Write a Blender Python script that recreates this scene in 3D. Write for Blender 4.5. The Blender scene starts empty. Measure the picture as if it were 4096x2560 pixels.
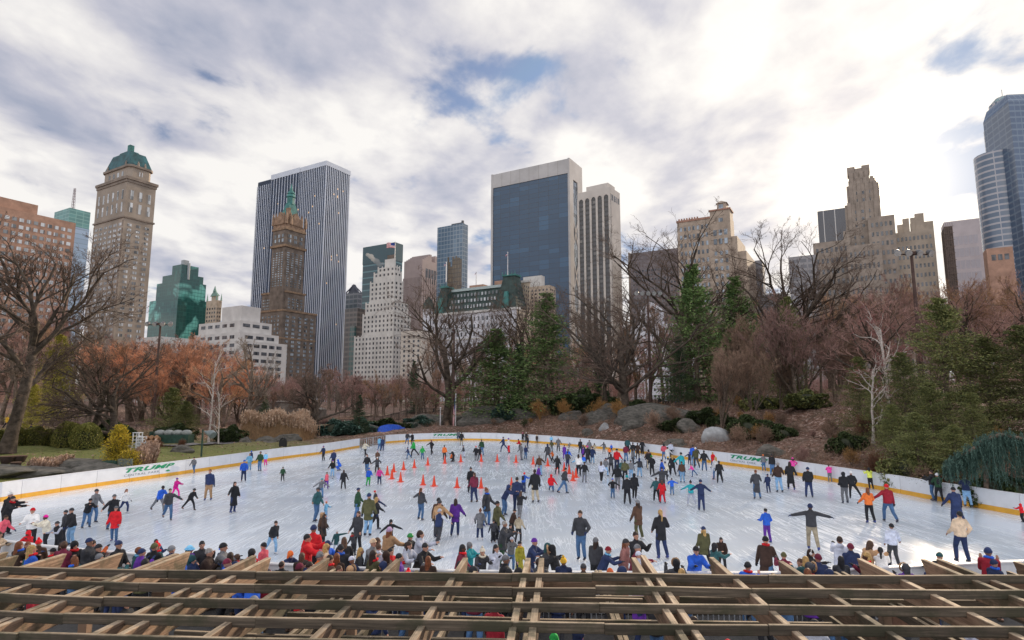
import bpy, math, random
import numpy as np
from mathutils import Vector, Matrix
R = math.radians
S = bpy.context.scene
COL = S.collection
# ---------------- camera ----------------
F = 600.0                     # focal length in pixels of the 1024 px wide picture
TH = math.atan(79.5 / F)      # camera tilted up
CT, ST = math.cos(TH), math.sin(TH)
H = 5.85
cam = bpy.data.cameras.new('camera'); cam.sensor_width = 36; cam.lens = 36 * F / 1024
cam.clip_start = 0.1; cam.clip_end = 6000
camo = bpy.data.objects.new('camera', cam); COL.objects.link(camo)
camo.location = (0, 0, H); camo.rotation_euler = (math.pi / 2 + TH, 0, 0)
S.camera = camo
S.render.resolution_x = 1024; S.render.resolution_y = 640
S.view_settings.view_transform = 'Standard'; S.view_settings.look = 'None'
S.view_settings.exposure = 0.14; S.view_settings.gamma = 1
# ---------------- sun ----------------
SUN_AZ, SUN_EL = R(35), R(17.5)
sd = Vector((math.sin(SUN_AZ) * math.cos(SUN_EL), math.cos(SUN_AZ) * math.cos(SUN_EL), math.sin(SUN_EL)))
sun = bpy.data.lights.new('sun', 'SUN'); sun.energy = 4.4; sun.angle = R(3.0); sun.color = (1, .80, .58)
suno = bpy.data.objects.new('sun', sun); COL.objects.link(suno)
suno.rotation_euler = (-sd).to_track_quat('-Z', 'Y').to_euler()
# ---------------- world: sky with a broken cloud deck ----------------
W = bpy.data.worlds.new('World'); S.world = W; W.use_nodes = True
wt = W.node_tree; wt.nodes.clear()
class NT:
    def __init__(s, t): s.t = t
    def n(s, typ, **k):
        nd = s.t.nodes.new(typ)
        for a, v in k.items():
            if a == 'i':
                for kk, vv in v.items():
                    if isinstance(vv, tuple) and len(vv) == 2 and hasattr(vv[0], 'outputs'): s.t.links.new(vv[0].outputs[vv[1]], nd.inputs[kk])
                    elif hasattr(vv, 'outputs'): s.t.links.new(vv.outputs[0], nd.inputs[kk])
                    else: nd.inputs[kk].default_value = vv
            else: setattr(nd, a, v)
        return nd
    def m(s, op, a, b=0.0, c=0.0, clamp=False):
        return s.n('ShaderNodeMath', operation=op, use_clamp=clamp, i={0: a, 1: b, 2: c})
    def vm(s, op, a, b=(0, 0, 0)):
        return s.n('ShaderNodeVectorMath', operation=op, i={0: a, 1: b})
    def ramp(s, f, stops, interp='LINEAR'):
        nd = s.n('ShaderNodeValToRGB', i={0: f}); e = nd.color_ramp; e.interpolation = interp
        while len(e.elements) < len(stops): e.elements.new(0.5)
        for q, (p, c) in zip(e.elements, stops):
            q.position = p; q.color = (*c, 1) if len(c) == 3 else c
        return nd
    def mix(s, f, a, b, typ='MIX'):
        nd = s.n('ShaderNodeMix', data_type='RGBA', blend_type=typ)
        for k, v in ((0, f), (6, a), (7, b)):
            if hasattr(v, 'outputs'):
                o = v.outputs[2] if v.bl_idname == 'ShaderNodeMix' else v.outputs[0]
                s.t.links.new(o, nd.inputs[k])
            else: nd.inputs[k].default_value = (*v, 1) if isinstance(v, tuple) and len(v) == 3 else v
        return nd
def mo(n): return (n, 2)
w = NT(wt)
geo = w.n('ShaderNodeTexCoord')
sky = w.n('ShaderNodeTexSky', sky_type='NISHITA', sun_disc=False, sun_elevation=SUN_EL, sun_rotation=SUN_AZ, air_density=1.0, dust_density=1.5, ozone_density=1.5)
skyc0 = w.mix(1.0, sky, (.075, .085, .105), 'MULTIPLY')
skyc = w.n('ShaderNodeVectorMath', operation='MINIMUM', i={0: mo(skyc0), 1: (.20, .31, .52)})
sep = w.n('ShaderNodeSeparateXYZ', i={0: (geo, 0)})
zz = w.m('ADD', w.m('MAXIMUM', (sep, 2), 0.0), 0.14)
px_ = w.m('DIVIDE', (sep, 0), zz); py_ = w.m('DIVIDE', (sep, 1), zz)
pv = w.n('ShaderNodeCombineXYZ', i={0: px_, 1: py_, 2: 0.0})
# streaks drawn out along one wind direction
wm = w.n('ShaderNodeMapping', i={'Vector': pv, 'Rotation': (0, 0, R(-38)), 'Scale': (1.0, .80, 1), 'Location': (7.3, 4.1, 0)})
n1 = w.n('ShaderNodeTexNoise', i={'Vector': wm, 'Scale': 1.35, 'Detail': 9.0, 'Roughness': .52, 'Distortion': .15})
n2 = w.n('ShaderNodeTexNoise', i={'Vector': wm, 'Scale': 4.2, 'Detail': 8.0, 'Roughness': .52, 'Distortion': .2})
n3 = w.n('ShaderNodeTexNoise', i={'Vector': wm, 'Scale': 1.7, 'Detail': 7.0, 'Roughness': .5})
dens = w.m('ADD', w.m('MULTIPLY', (n1, 0), .66), w.m('MULTIPLY', (n2, 0), .34))
cover = w.ramp(dens, [(.39, (0, 0, 0)), (.455, (1, 1, 1))], 'EASE')
shade = w.m('ADD', w.m('MULTIPLY', (n3, 0), .60), w.m('MULTIPLY', (n2, 0), .40))
cl = w.ramp(shade, [(.37, (.36, .39, .49)), (.435, (.53, .53, .60)), (.49, (.72, .70, .71)), (.56, (.92, .89, .85))])
# the clouds are brighter round the sun
gd = Vector(((3534 / 4 - 512) / F, CT - (320 - 752 / 4) / F * ST, ST + (320 - 752 / 4) / F * CT)).normalized()
nrm = w.vm('NORMALIZE', (geo, 0))
dt = w.n('ShaderNodeVectorMath', operation='DOT_PRODUCT', i={0: nrm, 1: tuple(gd)})
cosv = w.m('MAXIMUM', (dt, 1), 0.0)
g1 = w.m('ADD', w.m('MULTIPLY', w.m('POWER', cosv, 220.0), .8), w.m('MULTIPLY', w.m('POWER', cosv, 12000.0), 20.0))
g2 = w.m('MULTIPLY', w.m('POWER', cosv, 38.0), .18)
g3 = w.m('MULTIPLY', w.m('POWER', cosv, 5.0), .12)
glow = w.m('ADD', w.m('ADD', g1, g2), g3)
gcol = w.mix(1.0, (1.0, .84, .58), w.n('ShaderNodeCombineXYZ', i={0: glow, 1: glow, 2: glow}), 'MULTIPLY')
# thin the cloud towards grey-white at the horizon
allc = w.mix(w.m('MULTIPLY', cover, .93), skyc, cl)
back = w.m('MULTIPLY_ADD', w.m('MULTIPLY', (sep, 1), -1.0, clamp=True), .75, 1.0)   # sky behind the camera brightened to lift shadows, as front-lit clouds would
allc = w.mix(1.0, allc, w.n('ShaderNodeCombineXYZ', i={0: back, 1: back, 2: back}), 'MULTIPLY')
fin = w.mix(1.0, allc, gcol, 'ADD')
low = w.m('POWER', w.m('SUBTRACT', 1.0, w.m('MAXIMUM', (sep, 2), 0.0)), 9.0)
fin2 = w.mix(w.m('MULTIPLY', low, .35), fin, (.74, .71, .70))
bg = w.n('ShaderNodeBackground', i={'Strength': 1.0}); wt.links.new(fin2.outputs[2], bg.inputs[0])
wo = w.n('ShaderNodeOutputWorld', i={0: bg})

# ---------------- projection helpers (source pixels of the 4096 x 2560 photograph) ----------------
def ray(px, py):
    cx = (px / 4 - 512) / F; cz = (320 - py / 4) / F
    return np.array([cx, CT - cz * ST, ST + cz * CT])
def atY(px, py, Y):                       # point of that pixel at depth Y
    d = ray(px, py); return np.array([0, 0, H]) + d * (Y / d[1])
def atZ(px, py, z):                       # point of that pixel at height z
    d = ray(px, py); return np.array([0, 0, H]) + d * ((z - H) / d[2])
def xat(px, Y, z):                        # world x that shows at column px
    return (px / 4 - 512) / F * (Y * CT + (z - H) * ST)
def zat(py, Y):
    c = (320 - py / 4) / F; return H + Y * (ST + c * CT) / (CT - c * ST)

# ---------------- materials ----------------
MATS = {}
def mat(name, col, rough=.8, var=.12, vscale=3.0, bump=0.0, bscale=20.0, metal=0.0, spec=.4, col2=None, detail=4.0, emis=None, coat=0.0, objvar=0.0, coord='Object', stretch=None):
    if name in MATS: return MATS[name]
    m = bpy.data.materials.new(name); m.use_nodes = True; t = NT(m.node_tree); b = m.node_tree.nodes['Principled BSDF']
    tc = t.n('ShaderNodeTexCoord')
    vec = (tc, ['Generated', 'Normal', 'UV', 'Object'].index(coord))
    vec = (tc, 3)
    if stretch: vec = t.n('ShaderNodeMapping', i={'Vector': vec, 'Scale': stretch})
    nz = t.n('ShaderNodeTexNoise', i={'Vector': vec, 'Scale': vscale, 'Detail': detail, 'Roughness': .6})
    c2 = col2 or tuple(min(1, c * (1 + 2.2 * var)) for c in col); c1 = col if col2 else tuple(c * (1 - 1.6 * var) for c in col)
    rp = t.ramp((nz, 0), [(.32, c1), (.68, c2)])
    outc = rp
    if objvar:
        oi = t.n('ShaderNodeObjectInfo')
        f = t.m('MULTIPLY_ADD', (oi, 5), objvar * 2, 1 - objvar)
        hs = t.n('ShaderNodeHueSaturation', i={'Value': f, 'Color': rp}); outc = hs
    m.node_tree.links.new(outc.outputs[0], b.inputs['Base Color'])
    b.inputs['Roughness'].default_value = rough; b.inputs['Metallic'].default_value = metal
    b.inputs['Specular IOR Level'].default_value = spec; b.inputs['Coat Weight'].default_value = coat
    if bump:
        bz = t.n('ShaderNodeTexNoise', i={'Vector': vec, 'Scale': bscale, 'Detail': 5.0})
        bp = t.n('ShaderNodeBump', i={'Height': (bz, 0), 'Strength': bump, 'Distance': .05}); m.node_tree.links.new(bp.outputs[0], b.inputs['Normal'])
    if emis:
        b.inputs['Emission Color'].default_value = (*emis[0], 1); b.inputs['Emission Strength'].default_value = emis[1]
    MATS[name] = m
    return m

# ---------------- mesh building ----------------
class MB:
    def __init__(s): s.v = []; s.f = []; s.k = []; s.n = 0; s.m = []
    def add(s, v, f, mi=0):
        v = np.asarray(v, float).reshape(-1, 3); f = np.asarray(f, np.int64)
        if len(f) == 0: return s
        s.v.append(v); s.f.append((f + s.n).ravel()); s.k.append(np.full(len(f), f.shape[1])); s.m.append(np.full(len(f), mi)); s.n += len(v)
        return s
    def box(s, c, h, rz=0.0, mi=0, ax=None):
        """box with centre c, half sizes h, turned rz about z (or given axes)"""
        g = np.array([[x, y, z] for x in (-1, 1) for y in (-1, 1) for z in (-1, 1)], float) * np.array(h)
        if ax is not None: g = g @ np.array(ax)
        elif rz: cs, sn = math.cos(rz), math.sin(rz); g = g @ np.array([[cs, sn, 0], [-sn, cs, 0], [0, 0, 1]])
        return s.add(g + np.array(c), BOXF, mi)
    def beam(s, a, b, w, h, mi=0, drop=0.0):
        """board from a to b, width w across, depth h downwards from the line"""
        a = np.array(a, float); b = np.array(b, float); d = b - a; L = np.linalg.norm(d); d /= L
        sd_ = np.cross(d, (0, 0, 1)); n_ = np.linalg.norm(sd_)
        sd_ = np.array([1., 0, 0]) if n_ < 1e-6 else sd_ / n_
        up = np.cross(sd_, d)
        return s.box((a + b) / 2 - up * (h / 2 + drop), (L / 2, w / 2, h / 2), mi=mi, ax=[d, sd_, up])
    def prism(s, pts, z0, z1, mi=0):
        n = len(pts); v = [(x, y, z0) for x, y in pts] + [(x, y, z1) for x, y in pts]
        f = [[i, (i + 1) % n, n + (i + 1) % n, n + i] for i in range(n)]
        s.add(v, f, mi)
        c = len(v); cx = sum(p[0] for p in pts) / n; cy = sum(p[1] for p in pts) / n
        s.add([(x, y, z1) for x, y in pts] + [(cx, cy, z1)], [[i, (i + 1) % n, n] for i in range(n)], mi)
        s.add([(x, y, z0) for x, y in pts] + [(cx, cy, z0)], [[(i + 1) % n, i, n] for i in range(n)], mi)
        return s
    def frustum(s, p0, z0, p1, z1, mi=0, cap=True):
        n = len(p0); s.add([(x, y, z0) for x, y in p0] + [(x, y, z1) for x, y in p1], [[i, (i + 1) % n, n + (i + 1) % n, n + i] for i in range(n)], mi)
        if cap:
            c = np.mean(np.array(p1), 0); s.add([(x, y, z1) for x, y in p1] + [(c[0], c[1], z1)], [[i, (i + 1) % n, n] for i in range(n)], mi)
        return s
    def tube(s, P, r, n=6, mi=0, cap=True):
        P = np.asarray(P, float); k = len(P); r = np.broadcast_to(np.asarray(r, float), (k,))
        T = np.gradient(P, axis=0); T /= np.linalg.norm(T, axis=1)[:, None] + 1e-12
        ref = np.array([0, 0, 1.]) if abs(T[0][2]) < .9 else np.array([1., 0, 0])
        U = np.cross(T, ref); U /= np.linalg.norm(U, axis=1)[:, None] + 1e-12; V = np.cross(T, U)
        a = np.arange(n) * 2 * math.pi / n
        v = P[:, None, :] + r[:, None, None] * (np.cos(a)[None, :, None] * U[:, None, :] + np.sin(a)[None, :, None] * V[:, None, :])
        i = np.arange(k - 1)[:, None] * n; j = np.arange(n)[None, :]; j2 = (j + 1) % n
        f = np.stack([i + j, i + j2, i + n + j2, i + n + j], -1).reshape(-1, 4)
        s.add(v.reshape(-1, 3), f, mi)
        if cap:
            for q, o in ((0, 0), (k - 1, 1)):
                vv = np.vstack([v[q], P[q]]); ff = [[(jj + 1) % n, jj, n] if o else [jj, (jj + 1) % n, n] for jj in range(n)]
                s.add(vv, ff, mi)
        return s
    def ell(s, c, r, nu=12, nv=8, ax=None, mi=0):
        """ellipsoid"""
        th = np.linspace(0, math.pi, nv + 1); ph = np.arange(nu) * 2 * math.pi / nu
        v = np.stack([np.sin(th)[:, None] * np.cos(ph), np.sin(th)[:, None] * np.sin(ph), np.cos(th)[:, None] * np.ones(nu)], -1).reshape(-1, 3) * np.array(r)
        if ax is not None: v = v @ np.array(ax)
        i = np.arange(nv)[:, None] * nu; j = np.arange(nu)[None, :]; j2 = (j + 1) % nu
        f = np.stack([i + j, i + nu + j, i + nu + j2, i + j2], -1).reshape(-1, 4)
        return s.add(v + np.array(c), f, mi)
    def mesh(s, name, mats, smooth=False):
        me = bpy.data.meshes.new(name)
        if not s.v: return me
        v = np.vstack(s.v); f = np.concatenate(s.f); k = np.concatenate(s.k)
        me.vertices.add(len(v)); me.vertices.foreach_set('co', v.ravel().astype(np.float32))
        me.loops.add(len(f)); me.loops.foreach_set('vertex_index', f.astype(np.int32))
        me.polygons.add(len(k)); st = np.concatenate([[0], np.cumsum(k)[:-1]])
        me.polygons.foreach_set('loop_start', st.astype(np.int32)); me.polygons.foreach_set('loop_total', k.astype(np.int32))
        if not isinstance(mats, (list, tuple)): mats = [mats]
        for m in mats: me.materials.append(m)
        me.polygons.foreach_set('material_index', np.concatenate(s.m).astype(np.int32))
        me.polygons.foreach_set('use_smooth', np.full(len(k), smooth))
        me.update(calc_edges=True)
        return me
    def obj(s, name, mats, parent=None, smooth=False, loc=None):
        o = bpy.data.objects.new(name, s.mesh(name, mats, smooth)); COL.objects.link(o)
        if loc is not None: o.location = loc
        if parent is not None: o.parent = parent
        return o
BOXF = np.array([[0, 1, 3, 2], [4, 6, 7, 5], [0, 4, 5, 1], [2, 3, 7, 6], [0, 2, 6, 4], [1, 5, 7, 3]])
def tag(o, label=None, cat=None, group=None, kind=None):
    if label: o['label'] = label
    if cat: o['category'] = cat
    if group: o['group'] = group
    if kind: o['kind'] = kind
    return o
def empty(name, loc=(0, 0, 0), rz=0, **k):
    o = bpy.data.objects.new(name, None); o.empty_display_size = .3; COL.objects.link(o); o.location = loc; o.rotation_euler = (0, 0, rz)
    return tag(o, **k)
def copy_tree(o, parent=None):
    c = o.copy(); COL.objects.link(c); c.parent = parent
    for ch in KIDS.get(o.name, []): copy_tree(ch, c)
    return c
KIDS = {}
def kid(p, *ch): KIDS.setdefault(p.name, []).extend(ch)
# ================= RINK =================
NEARZ = 1.05
def far_pt(x, y): p = atZ(x, y, 0); return (p[0], p[1])
def near_pt(x, y): p = atZ(x, y, NEARZ); return (p[0], p[1])
left_b = [far_pt(*q) for q in [(0, 2008), (30, 2002), (337, 1954), (695, 1902), (929, 1867), (1116, 1838), (1300, 1814), (1438, 1790)]]
gate_b = far_pt(1541, 1774)
far_b = [gate_b] + [far_pt(*q) for q in [(1620, 1768), (1760, 1763), (1900, 1761.5), (2022, 1765), (2197, 1776), (2312, 1787), (2500, 1805), (2622, 1821), (2817, 1848), (3075, 1884), (3257, 1914), (3428, 1944), (3600, 1974), (3737, 2001), (3920, 2033), (4096, 2065)]]
near_b = [near_pt(*q) for q in [(4080, 2246), (3530, 2271), (3220, 2290), (2700, 2292), (2080, 2288), (1650, 2280), (1280, 2266), (800, 2236), (278, 2194), (24, 2164)]]
xr = far_b[-1][0]; yr = far_b[-1][1]
ext_r = [(xr + 2.0, yr - 4), (xr + 1.6, yr - 9), (near_b[0][0] + 5.5, near_b[0][1] + 2.5), (near_b[0][0] + 2.5, near_b[0][1] + .4)]
xl, yl = left_b[0]
ext_l = [(near_b[-1][0] - 4, near_b[-1][1] + 1.6), (near_b[-1][0] - 9.5, near_b[-1][1] + 5), (xl - 2.2, yl - 5)]
def smooth_line(P, step=1.2):
    P = np.array(P); d = np.concatenate([[0], np.cumsum(np.linalg.norm(np.diff(P, axis=0), axis=1))])
    # Catmull-Rom, resampled
    Q = np.vstack([2 * P[0] - P[1], P, 2 * P[-1] - P[-2]]); out = []
    for i in range(1, len(Q) - 2):
        L = np.linalg.norm(Q[i + 1] - Q[i]); n = max(1, int(L / step))
        for t in np.arange(n) / n:
            a, b, c, e = Q[i - 1], Q[i], Q[i + 1], Q[i + 2]
            out.append(.5 * ((2 * b) + (-a + c) * t + (2 * a - 5 * b + 4 * c - e) * t * t + (-a + 3 * b - 3 * c + e) * t ** 3))
    out.append(P[-1]); return np.array(out)
# knock the back-projection noise out of the far lines, then the whole outline
lineA = smooth_line(ext_l[::1] + left_b, 1.0)          # near-left corner -> gate left
lineB = smooth_line(far_b + ext_r + near_b + [ext_l[0]], 1.0)   # gate right -> round the right end -> along the near side
ring = np.vstack([lineA, lineB[:-1]])
rink_c = ring.mean(0)
# ice sheet
ICE = bpy.data.materials.new('ice'); ICE.use_nodes = True; t = NT(ICE.node_tree); b = ICE.node_tree.nodes['Principled BSDF']
tc = t.n('ShaderNodeTexCoord')
def scratch(rot, sc, seed, lo, hi, dist=.8):
    mp = t.n('ShaderNodeMapping', i={'Vector': (tc, 3), 'Rotation': (0, 0, rot), 'Location': (seed, seed * 1.7, 0), 'Scale': (sc * .42, sc * .42 * .07, 1)})
    nz = t.n('ShaderNodeTexNoise', i={'Vector': mp, 'Scale': 1.0, 'Detail': 3.0, 'Roughness': .55, 'Distortion': dist})
    # thin ridge lines of the noise
    a = t.m('ABSOLUTE', t.m('SUBTRACT', (nz, 0), .5))
    return t.ramp(a, [(0.0, (1, 1, 1)), (lo, (.25, .25, .25)), (hi, (0, 0, 0))])
s1 = scratch(.35, 3.2, 1.0, .010, .024); s2 = scratch(-.55, 2.6, 7.0, .010, .024); s3 = scratch(1.45, 4.0, 3.0, .008, .02); s4 = scratch(2.3, 1.5, 5.0, .006, .014, .9)
s5 = scratch(.95, 5.0, 9.0, .008, .02); s6 = scratch(-1.1, 4.4, 11.0, .008, .02)
sm = s1
for q in (s2, s3, s4, s5, s6): sm = t.m('MAXIMUM', sm, q)
big = t.n('ShaderNodeTexNoise', i={'Vector': (tc, 3), 'Scale': .09, 'Detail': 3.0})
bigr = t.ramp((t.n('ShaderNodeTexNoise', i={'Vector': (tc, 3), 'Scale': .45, 'Detail': 4.0}), 0), [(.36, (.12, .12, .12)), (.60, (1, 1, 1))])
scr = t.m('MULTIPLY', sm, bigr, clamp=True)
base = t.ramp((t.n('ShaderNodeTexNoise', i={'Vector': (tc, 3), 'Scale': .22, 'Detail': 6.0}), 0), [(.3, (.66, .76, .90)), (.7, (.76, .84, .93))])
snow = t.n('ShaderNodeTexNoise', i={'Vector': (tc, 3), 'Scale': 1.6, 'Detail': 8.0, 'Roughness': .7})
snowf = t.ramp((snow, 0), [(.48, (0, 0, 0)), (.8, (.6, .6, .6))])
b1 = t.mix(snowf, base, (.80, .84, .90)); b2 = t.mix(t.m('MULTIPLY', scr, .22), b1, (.92, .94, .97))
ICE.node_tree.links.new(b2.outputs[2], b.inputs['Base Color'])
rg = t.m('ADD', t.m('MULTIPLY', scr, .3), t.ramp((big, 0), [(.35, (.10, .10, .10)), (.7, (.24, .24, .24))]))
ICE.node_tree.links.new(rg.outputs[0], b.inputs['Roughness']); b.inputs['Specular IOR Level'].default_value = .6
bpn = t.n('ShaderNodeBump', i={'Height': scr, 'Strength': .05, 'Distance': .01}); ICE.node_tree.links.new(bpn.outputs[0], b.inputs['Normal'])
mb = MB(); n = len(ring)
mb.add([(x, y, 0) for x, y in ring] + [(rink_c[0], rink_c[1], 0)], [[i, (i + 1) % n, n] for i in range(n)])
tag(mb.obj('ice', ICE), 'pale blue ice sheet of the rink with white skate marks', kind='structure')

# ================= TERRAIN =================
def in_poly(X, Y, P):
    ins = np.zeros(X.shape, bool); j = len(P) - 1
    for i in range(len(P)):
        xi, yi = P[i]; xj, yj = P[j]
        c = ((yi > Y) != (yj > Y)) & (X < (xj - xi) * (Y - yi) / (yj - yi + 1e-12) + xi); ins ^= c; j = i
    return ins
def dist_poly(X, Y, P):
    D = np.full(X.shape, 1e9)
    for i in range(len(P)):
        a = P[i]; b_ = P[(i + 1) % len(P)]; e = b_ - a; L = e @ e + 1e-9
        tt = np.clip(((X - a[0]) * e[0] + (Y - a[1]) * e[1]) / L, 0, 1)
        D = np.minimum(D, np.hypot(X - a[0] - tt * e[0], Y - a[1] - tt * e[1]))
    return D
ringc = ring[::2]
# control heights beyond the boards: (pixel column, depth, height)
CTL = [(-300, 50, 1.3), (-300, 80, 2.4), (-300, 140, 3.6), (0, 46, .9), (100, 56, 1.5), (100, 75, 2.2), (150, 110, 3.4), (150, 170, 4.3), (400, 50, .9), (400, 62, 1.3), (500, 90, 2.4), (600, 130, 3.6), (600, 66, 1.0), (850, 68, .9),
       (850, 100, 1.7), (850, 150, 2.8), (1050, 80, .7), (1100, 110, 1.6), (1150, 160, 2.6), (1350, 95, .7), (1350, 125, 1.8), (1350, 180, 3.2), (1600, 105, 1.0), (1650, 125, 2.6), (1700, 180, 3.6),
       (1900, 104, 1.2), (1900, 116, 3.2), (1900, 150, 4.3), (2100, 102, 3.0), (2100, 115, 4.5), (2150, 150, 5.0), (2350, 90, 2.8), (2350, 104, 4.6), (2350, 140, 5.4), (2600, 80, 3.0), (2600, 94, 5.0), (2650, 130, 5.8),
       (2800, 72, 2.2), (2800, 86, 5.2), (2850, 120, 6.2), (3000, 62, 1.4), (3000, 78, 4.6), (3000, 110, 6.4), (3250, 58, 2.2), (3250, 76, 5.4), (3300, 110, 7.0), (3500, 50, 2.4), (3500, 66, 5.4), (3550, 100, 7.6),
       (3800, 45, 2.6), (3800, 60, 5.6), (3850, 90, 8.0), (4100, 42, 2.8), (4100, 56, 5.8), (4300, 80, 8.0), (4300, 36, 1.5),
       (200, 300, 5), (1000, 300, 4.5), (2000, 300, 5), (3000, 300, 6), (4000, 300, 7), (-600, 300, 5), (4700, 300, 7)]
CW = np.array([(xat(a, Y, z), Y, z) for a, Y, z in CTL])
def hill(X, Y):
    X = np.asarray(X, float); Y = np.asarray(Y, float); sh = X.shape; X = X.ravel(); Y = Y.ravel()
    d2 = (X[:, None] - CW[None, :, 0]) ** 2 + (Y[:, None] - CW[None, :, 1]) ** 2 + 4
    w_ = 1 / d2 ** 1.7; z = (w_ * CW[None, :, 2]).sum(1) / w_.sum(1)
    D = dist_poly(X, Y, ringc); ins = in_poly(X, Y, ringc)
    s_ = np.clip(D / 9, 0, 1); s_ = s_ * s_ * (3 - 2 * s_)
    base_ = .45 * np.clip((D - 1.0) / 1.2, 0, 1) - .06
    z = base_ + (z - base_) * s_
    front = np.clip((Y - 24) / 14, 0, 1); z = z * front
    near_ = np.clip(1 - D / 6, 0, 1)
    bumps = .16 * np.sin(X * .9 + 1.3 * np.sin(Y * .5)) * np.sin(Y * .7 + X * .2) + .09 * np.sin(X * 2.3 + Y * 1.7)
    z = z + bumps * s_ * np.clip((D - 1) / 4, 0, 1) * front
    z[ins | (D < 1.0)] = -.06
    z[(Y < 24) & ~ins] = -.02
    return z.reshape(sh)
def gz(x, y): return float(hill(np.array([x]), np.array([y]))[0])
xs = np.concatenate([np.linspace(-2500, -200, 14), np.linspace(-180, -90, 24)[:-1], np.arange(-90, 90.1, 1.0), np.linspace(90, 180, 24)[1:], np.linspace(200, 2500, 14)])
ys = np.concatenate([np.linspace(-300, 0, 8)[:-1], np.arange(0, 140, 1.0), np.arange(140, 320, 8), np.linspace(330, 4500, 16)])
GX, GY = np.meshgrid(xs, ys); GZ = hill(GX, GY)
nx, ny = len(xs), len(ys); ii = np.arange(ny - 1)[:, None] * nx + np.arange(nx - 1)[None, :]
GF = np.stack([ii, ii + 1, ii + nx + 1, ii + nx], -1).reshape(-1, 4)
GM = bpy.data.materials.new('ground'); GM.use_nodes = True; t = NT(GM.node_tree); b = GM.node_tree.nodes['Principled BSDF']
tc = t.n('ShaderNodeTexCoord')
na = t.n('ShaderNodeTexNoise', i={'Vector': (tc, 3), 'Scale': .11, 'Detail': 5.0, 'Roughness': .6})
nb = t.n('ShaderNodeTexNoise', i={'Vector': (tc, 3), 'Scale': 5.5, 'Detail': 6.0, 'Roughness': .75})
vo = t.n('ShaderNodeTexVoronoi', i={'Vector': (tc, 3), 'Scale': 5.0, 'Randomness': 1.0})
vsep = t.n('ShaderNodeSeparateXYZ', i={0: (vo, 1)})
leaf = t.ramp((vsep, 0), [(0, (.09, .042, .028)), (.35, (.155, .08, .055)), (.7, (.26, .155, .115)), (.9, (.44, .33, .28)), (1, (.10, .05, .035))])
soil = t.ramp((nb, 0), [(.35, (.055, .04, .028)), (.65, (.15, .095, .06))])
grass = t.ramp((nb, 0), [(.3, (.09, .12, .025)), (.55, (.19, .21, .05)), (.75, (.34, .28, .11))])
sp = t.n('ShaderNodeSeparateXYZ', i={0: (tc, 3)})
nd_ = t.n('ShaderNodeTexNoise', i={'Vector': (tc, 3), 'Scale': .55, 'Detail': 6.0, 'Roughness': .65})
lv = t.mix(t.ramp(t.m('ADD', t.m('MULTIPLY', (nb, 0), .4), t.m('MULTIPLY', (nd_, 0), .6)), [(.42, (0, 0, 0)), (.53, (1, 1, 1))]), soil, leaf)
gm_ = t.m('ADD', t.m('MULTIPLY', t.m('SUBTRACT', -8.0, (sp, 0)), .06), t.m('MULTIPLY', t.m('SUBTRACT', (na, 0), .5), 5.0))
gmask = t.m('MULTIPLY', t.m('MULTIPLY', gm_, 1.0, clamp=True), t.m('SUBTRACT', 1.0, t.m('MULTIPLY', t.m('SUBTRACT', (sp, 1), 62.0), .05, clamp=True)))
cc = t.mix(t.m('MULTIPLY', gmask, .9, clamp=True), lv, grass)
pave = t.ramp((nb, 0), [(.3, (.05, .05, .052)), (.7, (.10, .095, .09))])
cc2 = t.mix(t.m('LESS_THAN', (sp, 1), 25.5), cc, pave)
GM.node_tree.links.new(cc2.outputs[2], b.inputs['Base Color']); b.inputs['Roughness'].default_value = .9
bpn = t.n('ShaderNodeBump', i={'Height': (nb, 0), 'Strength': .5, 'Distance': .12}); GM.node_tree.links.new(bpn.outputs[0], b.inputs['Normal'])
mb = MB(); mb.add(np.stack([GX, GY, GZ], -1).reshape(-1, 3), GF)
tag(mb.obj('ground', GM, smooth=True), 'park ground with brown leaves, worn soil and patches of grass', kind='structure')
# paths on the slopes
PATHM = mat('path_asphalt', (.20, .19, .19), var=.1, vscale=2)
def path(pts, wd, name='path', m=PATHM, lift=.05, step=1.0):
    L = smooth_line(pts, step); T = np.gradient(L, axis=0); T /= np.linalg.norm(T, axis=1)[:, None]; Nn = np.stack([-T[:, 1], T[:, 0]], 1)
    off = np.linspace(-wd / 2, wd / 2, 5); V = L[:, None, :] + off[None, :, None] * Nn[:, None, :]
    Z = hill(V[..., 0], V[..., 1]) + lift; Z = np.maximum(Z, Z.mean(1, keepdims=True))
    k = len(L); i_ = np.arange(k - 1)[:, None] * 5 + np.arange(4)[None, :]
    m_ = MB(); m_.add(np.dstack([V, Z]).reshape(-1, 3), np.stack([i_, i_ + 5, i_ + 6, i_ + 1], -1).reshape(-1, 4))
    return m_.obj(name, m, smooth=True)
tag(path([(xat(-200, 60, 1), 61), (xat(420, 60, 1), 60), (xat(700, 64, 1), 64), (xat(960, 73, 1), 73), (xat(1150, 86, 1), 86)], 2.6), 'grey footpath curving past the garden behind the left boards', kind='structure')
tag(path([(xat(2300, 112, 5), 112), (xat(2650, 101, 5), 101), (xat(3000, 92, 5), 92), (xat(3400, 82, 6), 82), (xat(4200, 76, 6), 76)], 4.0, m=mat('sandy_path', (.42, .33, .24), var=.15, vscale=2)), 'pale sandy path along the top of the right bank', kind='structure')
tag(path([(xat(1100, 128, 2), 128), (xat(1500, 136, 2), 136), (xat(1900, 146, 3), 140)], 3.0, m=mat('worn_path', (.30, .22, .15), var=.15, vscale=2)), 'worn path crossing the lawn beyond the far boards', kind='structure')

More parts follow.
